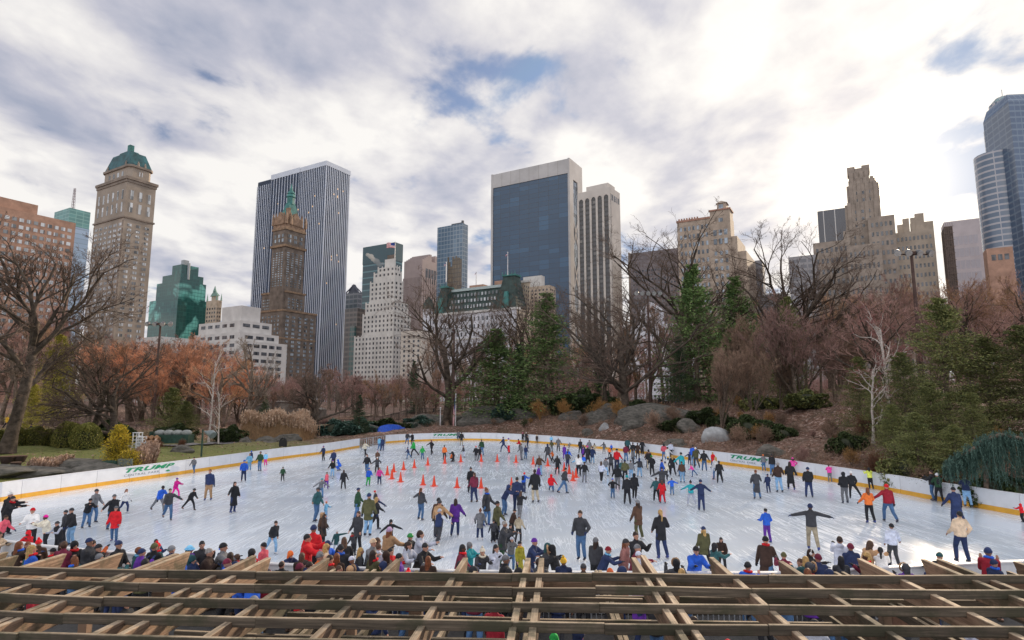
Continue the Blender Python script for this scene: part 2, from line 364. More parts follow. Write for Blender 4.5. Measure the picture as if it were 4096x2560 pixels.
# ================= BOARDS =================
WHITE = mat('board_white', (.78, .80, .84), rough=.32, var=.035, vscale=1.6, detail=9)
YEL = mat('kick_yellow', (.80, .42, .05), rough=.4, var=.05)
CAPM = mat('board_cap', (.80, .81, .84), rough=.4, var=.03)
def resample(L, step):
    d = np.concatenate([[0], np.cumsum(np.linalg.norm(np.diff(L, axis=0), axis=1))]); n_ = max(2, int(round(d[-1] / step)) + 1)
    s_ = np.linspace(0, d[-1], n_); return np.stack([np.interp(s_, d, L[:, 0]), np.interp(s_, d, L[:, 1])], 1)
def outward(P):
    T = np.gradient(P, axis=0); T /= np.linalg.norm(T, axis=1)[:, None]; Nn = np.stack([T[:, 1], -T[:, 0]], 1)
    c = P.mean(0); tt = Nn * 1.0
    sgn = np.sign(((P - rink_c) * Nn).sum(1)).sum(); return Nn * (1 if sgn > 0 else -1)
def build_boards(L, label, cat='rink boards', hgt=1.05, kick=.26, panel=2.44, yellow=True, lab_group='boards around the rink'):
    root = empty('rink_boards', (L[0][0], L[0][1], 0), label=label, cat=cat)
    o0 = np.array([L[0][0], L[0][1], 0])
    d = np.concatenate([[0], np.cumsum(np.linalg.norm(np.diff(L, axis=0), axis=1))]); n_ = max(1, int(round(d[-1] / panel)))
    Nn = outward(L)
    for q in range(n_):
        a, e = d[-1] * q / n_ + .014, d[-1] * (q + 1) / n_ - .014
        s_ = np.array([a, (a + e) / 2, e]); P = np.stack([np.interp(s_, d, L[:, 0]), np.interp(s_, d, L[:, 1])], 1); N2 = np.stack([np.interp(s_, d, Nn[:, 0]), np.interp(s_, d, Nn[:, 1])], 1)
        def strip(z0, z1, o1, o2):
            V = []
            for p, nn in zip(P, N2):
                for oo, zz_ in ((o1, z0), (o1, z1), (o2, z1), (o2, z0)): V.append((p[0] + nn[0] * oo, p[1] + nn[1] * oo, zz_))
            Fq = [[4 * i + j, 4 * i + (j + 1) % 4, 4 * i + 4 + (j + 1) % 4, 4 * i + 4 + j] for i in range(2) for j in range(4)] + [[0, 3, 2, 1], [8, 9, 10, 11]]
            return np.array(V) - o0, Fq
        m_ = MB(); m_.add(*strip(kick if yellow else 0, hgt, 0, .09), 0); m_.obj('panel', [WHITE], root)
        if yellow:
            m_ = MB(); m_.add(*strip(0, kick - .003, -.012, .085), 0); m_.obj('kick_plate', [YEL], root)
    m_ = MB()
    for i in range(len(L) - 1):
        a = L[i] + Nn[i] * .045; e = L[i + 1] + Nn[i + 1] * .045
        V = []
        for p, nn in ((L[i], Nn[i]), (L[i + 1], Nn[i + 1])):
            for oo, zz_ in ((-.03, hgt + .003), (-.03, hgt + .045), (.13, hgt + .045), (.13, hgt + .003)): V.append((p[0] + nn[0] * oo, p[1] + nn[1] * oo, zz_))
        m_.add(np.array(V) - o0, [[j, (j + 1) % 4, 4 + (j + 1) % 4, 4 + j] for j in range(4)])
    m_.obj('top_rail', [CAPM], root)
    return root
nA = len(lineA)
boards_left = build_boards(lineA, 'long white hoarding with yellow kick strip curving along the left of the rink')
# split the right line where it turns round the right end
iN = int(np.argmin(np.hypot(*(lineB - np.array(ext_r[1])).T)))
boards_far = build_boards(lineB[:iN + 1], 'white hoarding with yellow kick strip sweeping round the far and right sides')
boards_near = build_boards(lineB[iN:], 'low pale blue and white hoarding on the near side, below the crowd', yellow=False)
# lettering that follows a board line
def leaf_shape():
    P = [(0, -.62), (.03, -.3), (.3, -.36), (.26, -.24), (.62, .02), (.5, .08), (.55, .3), (.36, .26), (.3, .34), (.14, .16), (.2, .52), (.1, .46), (0, .68)]
    return [(x, y) for x, y in P] + [(-x, y) for x, y in P[-2:0:-1]]
def text_mesh(txt, shear=0.0, bold=0.0, space=1.0):
    cu = bpy.data.curves.new('t', 'FONT'); cu.body = txt; cu.shear = shear; cu.offset = bold; cu.space_character = space; cu.resolution_u = 3
    o = bpy.data.objects.new('t', cu); COL.objects.link(o); bpy.context.view_layer.update()
    me = bpy.data.meshes.new_from_object(o.evaluated_get(bpy.context.evaluated_depsgraph_get())); bpy.data.objects.remove(o)
    v = np.array([tuple(x.co) for x in me.vertices]); f = [list(p.vertices) for p in me.polygons]
    return v, f
GRN = mat('sign_green', (.005, .30, .13), rough=.5, var=.02); GRY = mat('sign_grey', (.22, .27, .30), rough=.5, var=.02)
def on_board(v2, L, s0, z0, sx, sz, flip, name, m, root, off=.022):
    d = np.concatenate([[0], np.cumsum(np.linalg.norm(np.diff(L, axis=0), axis=1))]); Nn = outward(L)
    s_ = s0 + v2[0][:, 0] * sx * flip
    X = np.interp(s_, d, L[:, 0]) - np.interp(s_, d, Nn[:, 0]) * off; Y = np.interp(s_, d, L[:, 1]) - np.interp(s_, d, Nn[:, 1]) * off
    V = np.stack([X, Y, z0 + v2[0][:, 1] * sz], 1) - np.array(root.location)
    me = bpy.data.meshes.new(name); me.from_pydata([tuple(q) for q in V], [], v2[1]); me.materials.append(m)
    o = bpy.data.objects.new(name, me); COL.objects.link(o); o.parent = root; return o
def arclen_at(L, p):
    d = np.concatenate([[0], np.cumsum(np.linalg.norm(np.diff(L, axis=0), axis=1))])
    return float(d[int(np.argmin(np.hypot(L[:, 0] - p[0], L[:, 1] - p[1])))])
def sign(L, pa, pb, root, sub, leafm=True):
    """lettering between board-foot points pa (left end as seen) and pb"""
    a, e = arclen_at(L, pa), arclen_at(L, pb); fl = 1 if e > a else -1; W_ = abs(e - a)
    v, f = text_mesh('TRUMP', .35, .035, 1.05); v = np.array(v); v[:, 0] -= v[:, 0].min(); v[:, 0] *= 1 / v[:, 0].max(); v[:, 1] /= v[:, 1].max()
    on_board((v, f), L, a, .68, W_ * 1.0, .29, fl, 'lettering', GRN, root)
    v, f = text_mesh(sub, 0, .0, 1.15); v = np.array(v); v[:, 0] -= v[:, 0].min(); v[:, 0] *= 1 / v[:, 0].max(); v[:, 1] /= v[:, 1].max()
    on_board((v, f), L, a - fl * W_ * .02, .40, W_ * .70, .15, fl, 'lettering', GRY, root)
    lp = np.array([(x, y) for x, y in leaf_shape()]); v = np.hstack([lp, np.zeros((len(lp), 1))]); v = np.vstack([v, [0, 0, 0]]); n_ = len(lp)
    on_board((v, [[i, (i + 1) % n_, n_] for i in range(n_)]), L, a + fl * W_ * .86, .44, W_ * .085, .15, fl, 'maple_leaf_emblem', GRN, root)
sign(lineA, far_pt(514, 1928), far_pt(700, 1900), boards_left, 'CENTRAL PARK')
sign(lineB[:iN + 1], far_pt(2937, 1862), far_pt(3095, 1886), boards_far, 'CENTRAL PARK')
sign(lineB[:iN + 1], far_pt(1738, 1764), far_pt(1835, 1762), boards_far, 'www.trumprink.com')
# ================= BUILDINGS =================
AX = np.array([-math.cos(R(30)), math.sin(R(30))]); BX = np.array([math.sin(R(30)), math.cos(R(30))])   # the street grid: to the left-back, to the right-back
def frame(rot=0):
    c, s_ = math.cos(R(rot)), math.sin(R(rot)); M = np.array([[c, -s_], [s_, c]]); return M @ AX, M @ BX
def solve(P, z, u, px):
    """distance along u from P until it shows at column px (at height z)"""
    k = (px / 4 - 512) / F; return (k * (P[1] * CT + (z - H) * ST) - P[0]) / (u[0] - k * u[1] * CT)
class Bld:
    """near top corner at pixel (cx, cy), depth D, left face to column xl, right face to column xr"""
    def __init__(s, name, label, cx, D, rot=0, cat='building', zb=2.0):
        s.u, s.v = frame(rot); s.D = D
        p = atY(cx, 1400, D); s.P = np.array([p[0], p[1]]); s.cx = cx
        s.root = empty(name, (s.P[0], s.P[1], 0), label=label, cat=cat); s.o = np.array([s.P[0], s.P[1], 0]); s.cells = []; s.zb = zb
    def ztop(s, px, py, w=None):
        p = atY(px, py, s.D); s.P = np.array([p[0], p[1]]); s.root.location = (p[0], p[1], 0); return zat(py, s.D)
    def xy(s, a, b): return s.P + a * s.u + b * s.v
    def L(s, px, z): return solve(s.P, z, s.u, px)
    def Rr(s, px, z): return solve(s.P, z, s.v, px)
    def ring(s, a0, a1, b0, b1): return [tuple(s.xy(a, b) - s.P) for a, b in ((a0, b0), (a0, b1), (a1, b1), (a1, b0))]
    def block(s, mb, a0, a1, b0, b1, z0, z1, mi=0):
        r = s.ring(a0, a1, b0, b1); mb.prism(r[::-1], z0, z1, mi); return s
    def taper(s, mb, r0, z0, r1, z1, mi=0):
        mb.frustum(s.ring(*r0)[::-1], z0, s.ring(*r1)[::-1], z1, mi)
    def part(s, name, mb, m, smooth=False): return mb.obj(name, m, s.root, smooth)
    # facades: face 'a' runs along u at b = b0 (seen left), face 'b' runs along v at a = a0 (seen right)
    def grid(s, face, f0, f1, off, z0, z1, nc, nr, fw=.5, fh=.55, pad=.0, skip=None, pair=False):
        for r_ in range(nr):
            for c_ in range(nc):
                if skip and skip(r_, c_): continue
                cw = (f1 - f0 - 2 * pad) / nc; rh = (z1 - z0) / nr
                cc_ = f0 + pad + (c_ + .5) * cw; z_ = z1 - (r_ + .5) * rh
                if pair:
                    for sg in (-1, 1): s.cells.append((face, cc_ + sg * cw * fw * .28, off, z_, cw * fw * .42, rh * fh))
                else: s.cells.append((face, cc_, off, z_, cw * fw, rh * fh))
    def windows(s, m, name='window', limit=100, sort=True, dz=.12, order=None):
        """the 100 largest in view as parts of their own, the rest of that facade as one"""
        if not s.cells: return
        C_ = s.cells
        if sort: C_ = sorted(C_, key=order or (lambda c: -c[3]))
        me = MB().box((0, 0, 0), (.5, .5, .5)).mesh(name, m)
        rest = MB(); lu = math.atan2(s.u[1], s.u[0]); lv_ = math.atan2(s.v[1], s.v[0])
        for i, (face, f, off, z, ww, hh) in enumerate(C_):
            if face == 'a': p = s.xy(f, off) - s.P - s.v * (dz / 2 - .02); ang = lu
            else: p = s.xy(off, f) - s.P - s.u * (dz / 2 - .02); ang = lv_
            if i < limit:
                o = bpy.data.objects.new(name, me); COL.objects.link(o); o.parent = s.root; o.location = (p[0], p[1], z); o.rotation_euler = (0, 0, ang); o.scale = (ww, dz, hh)
            else: rest.box((p[0], p[1], z), (ww / 2, dz / 2, hh / 2), rz=ang)
        if rest.v: tag(rest.obj(name, m, s.root), kind='stuff')
        s.cells = []
STONE = mat('limestone', (.32, .27, .225), var=.12, vscale=.08, bump=.2, bscale=.5)
STONED = mat('limestone_dark', (.23, .19, .16), var=.15, vscale=.15)  # darker limestone tone for cornice, balustrade and end wall
WSTONE = mat('white_stone', (.56, .55, .53), var=.08, vscale=.1)
WBRICK = mat('white_brick', (.60, .61, .66), var=.06, vscale=.1)
TAN = mat('tan_brick', (.38, .32, .26), var=.1, vscale=.2)
TAN2 = mat('buff_brick', (.44, .36, .28), var=.12, vscale=.3)
BROWN = mat('brown_brick', (.155, .125, .105), var=.2, vscale=.25)
REDB = mat('red_brick', (.40, .245, .18), var=.12, vscale=.3)
COPPER = mat('green_copper', (.05, .18, .17), rough=.6, var=.2, vscale=.3)
SLATE = mat('dark_green_slate', (.035, .06, .055), rough=.6, var=.25, vscale=.3)
def winmat(name, c, c2, r=.12):
    m = mat(name, c, rough=r, spec=.7); t = NT(m.node_tree); b = m.node_tree.nodes['Principled BSDF']; g = t.n('ShaderNodeNewGeometry')
    q = t.n('ShaderNodeVectorMath', operation='SNAP', i={0: (g, 0), 1: (1.7, 1.7, 3.3)}); wn = t.n('ShaderNodeTexWhiteNoise', noise_dimensions='3D', i={0: q})
    m.node_tree.links.new(t.ramp((wn, 0), [(0, c), (.45, tuple((a + e) / 2.6 for a, e in zip(c, c2))), (1, c2)]).outputs[0], b.inputs['Base Color']); return m
WDARK = winmat('window_dark', (.02, .024, .03), (.16, .17, .19)); WBLUE = winmat('window_sky', (.03, .04, .05), (.42, .50, .58)); WLIT = winmat('window_pale', (.05, .06, .07), (.70, .74, .78))
def curtain(name, c, line, sx, sy, lw, rough=.12, c2=None, metal=.0, spec=.8, blotch=None):
    """glass curtain wall: floor and mullion lines in object space"""
    if name in MATS: return MATS[name]
    m = bpy.data.materials.new(name); m.use_nodes = True; t = NT(m.node_tree); b = m.node_tree.nodes['Principled BSDF']
    tc = t.n('ShaderNodeTexCoord'); sp = t.n('ShaderNodeSeparateXYZ', i={0: (tc, 3)})
    # distance along either face: dot with u minus dot with v
    u = t.m('ADD', t.m('MULTIPLY', (sp, 0), -.866 + -.5 * 1), t.m('MULTIPLY', (sp, 1), .5 - .866))
    fx = t.m('LESS_THAN', t.m('FRACT', t.m('DIVIDE', u, sx)), lw[0]); fz = t.m('LESS_THAN', t.m('FRACT', t.m('DIVIDE', (sp, 2), sy)), lw[1])
    cell = t.n('ShaderNodeCombineXYZ', i={0: t.m('FLOOR', t.m('DIVIDE', u, sx)), 1: t.m('FLOOR', t.m('DIVIDE', (sp, 2), sy)), 2: 0.0})
    wn = t.n('ShaderNodeTexWhiteNoise', noise_dimensions='3D', i={0: cell})
    g = t.ramp((wn, 0), [(0, tuple(q * .88 for q in c)), (.8, c), (1, tuple(a * .5 + e * .5 for a, e in zip(c, c2)) if c2 else tuple(q * 1.3 for q in c))])
    if blotch:
        nz = t.n('ShaderNodeTexNoise', i={'Vector': (tc, 3), 'Scale': blotch[1], 'Detail': 3.0, 'Distortion': 1.2}); g = t.mix(t.ramp((nz, 0), [(.5, (0, 0, 0)), (.56, (1, 1, 1))]), g, blotch[0])
    mx = t.mix(t.m('MAXIMUM', fx, fz), g, line)
    m.node_tree.links.new(mx.outputs[2], b.inputs['Base Color']); b.inputs['Roughness'].default_value = rough; b.inputs['Metallic'].default_value = metal; b.inputs['Specular IOR Level'].default_value = spec
    MATS[name] = m; return m

# --- slab tower with white piers -------------------------------------------------
B = Bld('office_tower', 'tall white marble office slab with close vertical piers behind the brown spired tower', 1306.7, 480)
zt = B.ztop(1306.7, 642); zb = 2
aL1 = B.L(1201, zt); aL2 = B.L(1085, zt); aL3 = B.L(1030, zt); bR = B.Rr(1402.6, zt)
MAR = mat('white_marble', (.60, .65, .74), var=.05, vscale=.05); GLD = mat('strip_glass', (.015, .03, .065), rough=.3, var=.3, vscale=.3, spec=.3)
core = MB(); B.block(core, .4, aL3 - .6, .4, bR - 1.2, zb, zt - 3); B.part('glass_wall', core, GLD)
mb = MB(); fas = 4.0
sh = (0, 0), (aL1, 3.0), (aL2, 6.0)      # the left face steps back bay by bay
def pier_row(mb, B, a0, a1, bo, n, z1, zb, w=.28, dp=.40):
    for i in range(n + 1):
        a = a0 + (a1 - a0) * i / n; B.block(mb, a - w * (i > 0) / 1, a + w * (i < n), bo, bo + dp, zb, z1)
pier_row(mb, B, .6, aL1 - .6, 0, 14, zt - fas, zb); pier_row(mb, B, aL1 + 1.0, aL2 - .6, -0.001, 10, zt - fas, zb)
pier_row(mb, B, aL2 + .8, aL3 - .2, -.15, 7, zt - fas - 3, zb)
for i in range(14):
    b_ = .6 + (bR - 1.2) * i / 13; B.block(mb, 0, .45, b_ - .34, b_ + .34, zb, zt - fas)
B.part('pier_wall', mb, MAR)
mb = MB(); B.block(mb, -.15, aL1 - .5, -.15, bR + .15, zt - fas, zt); B.block(mb, aL1 + .5, aL2, -.1, bR - 2, zt - fas, zt + .6); B.block(mb, aL2 + .02, aL3, 1.3, bR - 2, zt - fas - 3, zt - 2.2)
B.part('parapet', mb, MAR)
WARM = mat('warm_lit_window', (.75, .45, .18), emis=((1, .62, .28), .45))
rnd = random.Random(3)
for i in range(34):
    a = rnd.uniform(1, aL3 - 8) if i % 3 else None; z = rnd.uniform(30, zt - 15)
    if a is not None: B.cells.append(('a', round((a - .6) / ((aL1 - 1.2) / 14)) * (aL1 - 1.2) / 14 + .6 + (aL1 - 1.2) / 28, .4, z, .8, 1.2))
    else: B.cells.append(('b', .6 + (bR - 1.2) * (rnd.randrange(13) + .5) / 13, .4, z, .8, 1.2))
B.windows(WARM, name='lit_window')

# --- tall slab with dark glass face in a travertine frame ------------------------
B = Bld('glass_tower', 'broad tower with sheer dark blue glass face in a pale travertine frame, right of centre', 2277, 460)
zt = B.ztop(2277, 630.4); aL = B.L(1964.5, zt); bR = B.Rr(2328, zt)
TRAV = mat('travertine', (.46, .45, .45), var=.07, vscale=.06); SOL = curtain('blue_curtain', (.010, .055, .125), (.006, .02, .045), 9.1, 4.05, (.03, .07), rough=.2, c2=(.03, .12, .24))
ztg = zat(690, 460)
mb = MB(); B.block(mb, aL * .022, aL * .975, .9, bR - 1, 2, ztg); B.part('glass_face', mb, SOL)
mb = MB(); B.block(mb, aL * .975 + .01, aL, 0, bR, 2, zt); B.block(mb, 0, aL * .022 - .01, 0, bR * .28, 2, zt); B.block(mb, 0, aL * .022 - .01, bR * .62, bR, 2, zt - 16)
B.block(mb, 0, aL * .022 - .01, bR * .28 + .01, bR, zt - 16 + .01, zt); B.block(mb, aL * .022, aL * .975, .25, bR, ztg + .02, zt - .4); B.part('travertine_frame', mb, TRAV)
mb = MB(); B.block(mb, .8, aL * .02, bR * .28 + .02, bR * .62 - .02, 2, zt - 16); B.part('recess_glass', mb, WBLUE)
mb = MB()
for z_ in (60, 95, 130):
    for d_ in (0, 1):
        p = B.xy(.5, bR * .29) - B.P; q = B.xy(.5, bR * .61) - B.P
        mb.beam((p[0], p[1], z_ + (20 if d_ else 0)), (q[0], q[1], z_ + (0 if d_ else 20)), .8, 1.2)
B.part('bracing', mb, TRAV)
mb = MB()
for i in range(1, 8): B.block(mb, aL * (.022 + .953 * i / 8) - .12, aL * (.022 + .953 * i / 8) + .12, .2, .5, ztg + .1, zt - .5)
B.part('parapet_joint', mb, mat('joint_grey', (.30, .28, .26)))

# --- tower with five arched window strips ---------------------------------------
B = Bld('arched_tower', 'pale stone tower with five tall arched window bays and a plain sunlit side', 2441.7, 430, rot=-4)
zt = B.ztop(2441.7, 747.4); aL = B.L(2310, zt); bR = B.Rr(2479, zt)
ARST = mat('arched_stone', (.56, .52, .48), var=.06, vscale=.08); ARSIDE = ARST
wall = MB(); B.block(wall, 0, aL, 1.0, bR, 2, zt); B.part('wall', wall, ARST)
mb = MB(); nb_ = 5; cw = (aL - 1.5) / nb_
for i in range(nb_ + 1): B.block(mb, .4 + cw * i, .4 + cw * i + cw * .30, 0, .98, 2, zt - 5)
B.block(mb, 0, aL, 0, .98, zt - 5 + .01, zt + .4)
for i in range(nb_):   # arch spandrels
    a0 = .4 + cw * i + cw * .30; a1 = .4 + cw * (i + 1); r_ = (a1 - a0) / 2; am = (a0 + a1) / 2
    for k in range(8):
        t0, t1 = math.pi * k / 8, math.pi * (k + 1) / 8; x0, x1 = am - r_ * math.cos(t0), am - r_ * math.cos(t1); zc = max(math.sin(t0), math.sin(t1)) * 0 + min(math.sin(t0), math.sin(t1)) * r_
        B.block(mb, x0, x1, 0.02, .96, zt - 5 - r_ + zc, zt - 5)
B.part('arched_front', mb, ARST)
gl = curtain('dark_floors', (.05, .05, .055), (.015, .013, .013), 2.2, 3.6, (.08, .42), rough=.2, c2=(.30, .28, .25))
mb = MB(); B.block(mb, .4, aL - .4, .55, .99, 2, zt - 5); B.part('bay_glass', mb, gl)
mb = MB(); B.block(mb, aL * .12, aL * .78, 3, bR * .9, zt + .02, zat(722, 430)); B.part('roof_plant', mb, ARST)
B.cells = [('b', bR * q, 0, zt - 7.5, bR * .07, 4.5) for q in (.12, .2, .38, .46, .60, .78, .86)]; B.windows(WDARK, name='vent')

# --- hotel tower with green mansard (left) --------------------------------------
B = Bld('hotel_tower', 'tall limestone hotel tower with steep green copper mansard roof, left of the picture', 507, 330)
zt = B.ztop(507, 712); aL = B.L(383.3, zt); bR = B.Rr(631, zt)
mb = MB(); B.block(mb, .6, aL - .6, .6, bR - .6, 2, zt); z1 = zt - 22
B.part('shaft', mb, STONE)
mb = MB(); B.block(mb, -.3, aL + .3, -.3, bR + .3, zt, zt + 1.6); B.block(mb, 0, aL, 0, bR, z1 - .9, z1); B.block(mb, .2, aL - .2, .2, bR - .2, zt - 1.6, zt - .01)
for q in (.02, .98):
    for z_ in np.arange(60, z1 - 2, 4.4): B.block(mb, (aL - 1) * q, (aL - 1) * q + 1, .45, .6, z_, z_ + 3.2)
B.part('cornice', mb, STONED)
zu = zat(640, 330); i_ = 2.4
def octo(a0, a1, b0, b1, c): return [tuple(B.xy(a, b) - B.P) for a, b in ((a0 + c, b0), (a1 - c, b0), (a1, b0 + c), (a1, b1 - c), (a1 - c, b1), (a0 + c, b1), (a0, b1 - c), (a0, b0 + c))]
zo = zat(668, 335); mb = MB(); mb.prism(octo(i_, aL - i_, i_, bR - i_, 1.8), zt + 1.62, zo); B.part('upper_storey', mb, STONE)
mb = MB(); mb.prism(octo(i_ - .8, aL - i_ + .8, i_ - .8, bR - i_ + .8, 1.8), zo + .01, zo + 1.3)
for q in octo(i_, aL - i_, i_, bR - i_, 4.5): mb.tube([(q[0], q[1], zo + 1.3), (q[0], q[1], zo + 3), (q[0], q[1], zo + 4.2)], [.7, .5, .15], 6)
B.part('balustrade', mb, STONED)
zr = zat(612, 340); mb = MB(); mb.frustum(octo(i_ + .1, aL - i_ - .1, i_ + .1, bR - i_ - .1, .3), zo + 1.32, octo(aL * .22, aL * .78, bR * .24, bR * .76, .2), zr)
mb.frustum(octo(aL * .30, aL * .70, bR * .30, bR * .70, 1.2), zr + .01, octo(aL * .33, aL * .67, bR * .33, bR * .67, 1.0), zr + 2.0)
rf = B.part('roof', mb, mat('copper_roof', (.02, .085, .10), rough=.5, var=.3, vscale=.25))
mb = MB(); B.block(mb, aL * .36, aL * .44, bR * .36, bR * .5, zr + 2, zr + 6); mb.obj('chimney', COPPER, rf)
B.grid('a', 1.5, aL - 1.5, .6, 40, z1 - 3, 6, 22, .62, .5, pair=True); B.grid('b', 1.5, bR - 1.5, .6, 40, z1 - 3, 3, 22, .46, .5, pair=True)
B.grid('a', 1.5, aL - 1.5, .6, z1 + 2, zt - 5, 6, 2, .3, .75); B.grid('b', 1.5, bR - 1.5, .6, z1 + 2, zt - 5, 3, 2, .34, .75)
B.grid('a', i_ + 5, aL - i_ - 5, i_, zt + 3, zo - 1, 4, 1, .4, .6); B.grid('b', i_ + 5, bR - i_ - 5, i_, zt + 3, zo - 1, 2, 1, .3, .6)
B.windows(WLIT)

# --- orange-brown apartment block, far left --------------------------------------
B = Bld('apartment_block', 'wide orange-brown brick apartment block behind the big bare tree at far left', -260, 240)
zt = B.ztop(-260, 776); bR = B.Rr(303, zt); aL = 30
zt2 = zt
mb = MB(); B.block(mb, 0, aL, 0, bR, 2, zt); B.part('wall', mb, REDB)
mb = MB(); B.block(mb, 4, 22, bR * .36, bR * .72, zt + .02, zt + 6.5); B.block(mb, 0, .4, 0, bR, zt + .02, zt + 1.0); B.part('penthouse', mb, REDB)
nr = 20
B.grid('b', bR * .45, bR - 1, 0, zt - 2 - nr * 3.3, zt - 1.6, 10, nr, .62, .50); B.grid('b', 0, bR * .45, 0, zt - 2 - nr * 3.3, zt - 1.6, 8, nr, .62, .50)
B.windows(WLIT, order=lambda c: -c[3] - c[1] * .2)

# --- pale glass tower with lattice antenna ---------------------------------------
B = Bld('glass_tower', 'distant pale teal glass tower topped by a red and white lattice antenna', 279, 800)
zt = B.ztop(279, 830); aL = B.L(217, zt); bR = B.Rr(364, zt); zm = zat(900, 800)
mb = MB(); B.block(mb, 0, aL, 0, bR, 2, zm); B.part('glass_wall', mb, curtain('pale_glass', (.30, .42, .58), (.20, .28, .36), 30, 6.5, (.02, .12), rough=.3, c2=(.42, .54, .70)))
mb = MB(); B.block(mb, .3, aL - .3, .3, bR - .3, zm + .02, zt); B.part('louvre_crown', mb, curtain('teal_glass', (.10, .27, .27), (.20, .40, .38), 9, 5, (.1, .2), rough=.4))
mb = MB(); c_ = B.xy(aL * .22, bR * .3) - B.P; h_ = zat(752, 810)
for dx, dy in ((-1.5, -1.5), (1.5, -1.5), (1.5, 1.5), (-1.5, 1.5)): mb.tube([(c_[0] + dx, c_[1] + dy, zt), (c_[0] + dx * .5, c_[1] + dy * .5, h_)], .35, 4)
for z_ in np.arange(zt, h_, 4):
    mb.beam((c_[0] - 1.4, c_[1], z_), (c_[0] + 1.4, c_[1], z_ + 4), .3, .3); mb.beam((c_[0] + 1.4, c_[1], z_), (c_[0] - 1.4, c_[1], z_ + 4), .3, .3)
B.part('antenna', mb, mat('mast_steel', (.30, .26, .28)))

# --- green stepped glass tower ---------------------------------------------------
GG = curtain('green_glass', (.012, .085, .08), (.02, .12, .11), 3.2, 3.4, (.08, .10), rough=.08, c2=(.03, .17, .15), blotch=((.16, .50, .45), .02)); GG2 = curtain('dark_green_glass', (.008, .05, .06), (.03, .10, .10), 3.2, 3.4, (.1, .12), rough=.1)
B = Bld('glass_tower', 'stepped emerald green glass tower between the copper-roofed hotel and the small spired tower', 722, 560)
B.ztop(722, 1052)
mb = MB(); zz_ = [zat(1190, 560), zat(1120, 560), zat(1090, 560), zat(1052, 560)]
aa = [B.L(q, 60) for q in (585, 604, 620, 652)]; bb = [B.Rr(q, 60) for q in (824, 812, 802, 783)]
z0 = 2
for k in range(4):
    B.block(mb, k * 1.2, aa[k], k * 1.2, bb[k], z0, zz_[k]); z0 = zz_[k] + .02
B.part('glass_wall', mb, GG)
mb = MB(); B.block(mb, 5, aa[3] * .5, bb[3] * .3, bb[3] * .55, zz_[3] + .02, zz_[3] + 5); p = B.xy(3, bb[3] * .5) - B.P; mb.tube([(p[0], p[1], zz_[3] - 14), (p[0], p[1], zz_[3] + 2)], 1.3, 8); B.part('roof_plant', mb, mat('plant_grey', (.35, .38, .40)))

# --- small brown tower with green cap and spire ----------------------------------
B = Bld('hotel_tower', 'slim distant brown stone tower with small green roof and spike, beside the green glass tower', 868, 560)
B.ztop(868, 1200)
zs = zat(1200, 560); aL = B.L(826, zs); bR = B.Rr(888, zs)
mb = MB(); B.block(mb, 0, aL, 0, bR, 2, zs); B.block(mb, 3, aL - 3, 3, bR - 2, zs + .02, zat(1180, 560)); B.part('wall', mb, TAN2)
mb = MB(); z2_ = zat(1180, 560); B.taper(mb, (2, aL - 2, 2, bR - 1), z2_ + .02, (aL * .42, aL * .58, bR * .42, bR * .58), zat(1160, 560)); c_ = B.xy(aL / 2, bR / 2) - B.P
mb.tube([(c_[0], c_[1], zat(1162, 560)), (c_[0], c_[1], zat(1152, 560)), (c_[0], c_[1], zat(1138, 560))], [1.8, 1.0, .1], 6)
for a_, b_ in ((.05, .05), (.95, .05), (.05, .95)):
    c_ = B.xy(aL * a_, bR * b_) - B.P; mb.tube([(c_[0], c_[1], zs), (c_[0], c_[1], zs + 7)], [.9, .1], 5)
B.part('roof', mb, mat('pale_copper', (.20, .32, .28)))
B.grid('a', .5, aL - .5, 0, 40, zs - 6, 4, 14, .45, .5); B.grid('b', .5, bR - .5, 0, 40, zs - 6, 2, 14, .4, .5); B.windows(WDARK)

# --- brown spired hotel ----------------------------------------------------------
B = Bld('spired_tower', 'dark brown brick tower with gothic crown and slender green spire', 1145, 385)
B.ztop(1145, 913)
zc = zat(913, 385); aL = B.L(1092, zc); bR = B.Rr(1221, zc)
mb = MB(); B.block(mb, 0, aL, 0, bR, 2, zc)
z2_ = zat(1168, 385); aS = B.L(1040, z2_); bS = B.Rr(1223, z2_); B.block(mb, -1.2, aS, 1.5, bR + 1.0, 2, z2_)
z3_ = zat(1245, 385); a3 = B.L(1050, z3_); b3 = B.Rr(1256, z3_); B.block(mb, -2.2, a3, -1.5, b3, 2, z3_)
B.part('wall', mb, BROWN)
mb = MB(); zb1 = zat(985, 385)
for z_, e_ in ((zb1, .9), (zc - .5, .5)): B.block(mb, -e_, aL + e_, -e_, bR + e_, z_, z_ + 1.5)
for z_ in (z2_,): B.block(mb, -1.8, aS + .5, 1.0, bR + 1.6, z_, z_ + 1.2)
B.block(mb, -2.8, a3 + .5, -2.0, b3 + .6, z3_, z3_ + 1.2); B.block(mb, -2.4, a3 + .2, -1.7, b3 + .2, z3_ - 18, z3_ - 17)
B.part('cornice', mb, mat('brown_terracotta', (.24, .165, .11), var=.2, vscale=.5))
ORN = mat('tan_terracotta', (.27, .18, .125), var=.2, vscale=.5)
mb = MB(); zt1 = zat(893, 385); zt2_ = zat(868, 385)
def gable(mb, a0, a1, b0, b1, z0, z1, zp, along):
    B.block(mb, a0, a1, b0, b1, z0, z1)
    if along == 'a': r0 = (a0, a1, b0, b1); m_ = (a0 + a1) / 2; B.taper(mb, r0, z1 + .01, (m_ - .3, m_ + .3, b0, b1), zp)
    else: r0 = (a0, a1, b0, b1); m_ = (b0 + b1) / 2; B.taper(mb, r0, z1 + .01, (a0, a1, m_ - .3, m_ + .3), zp)
B.block(mb, 0, aL, 0, bR, zc + .01, zt1)
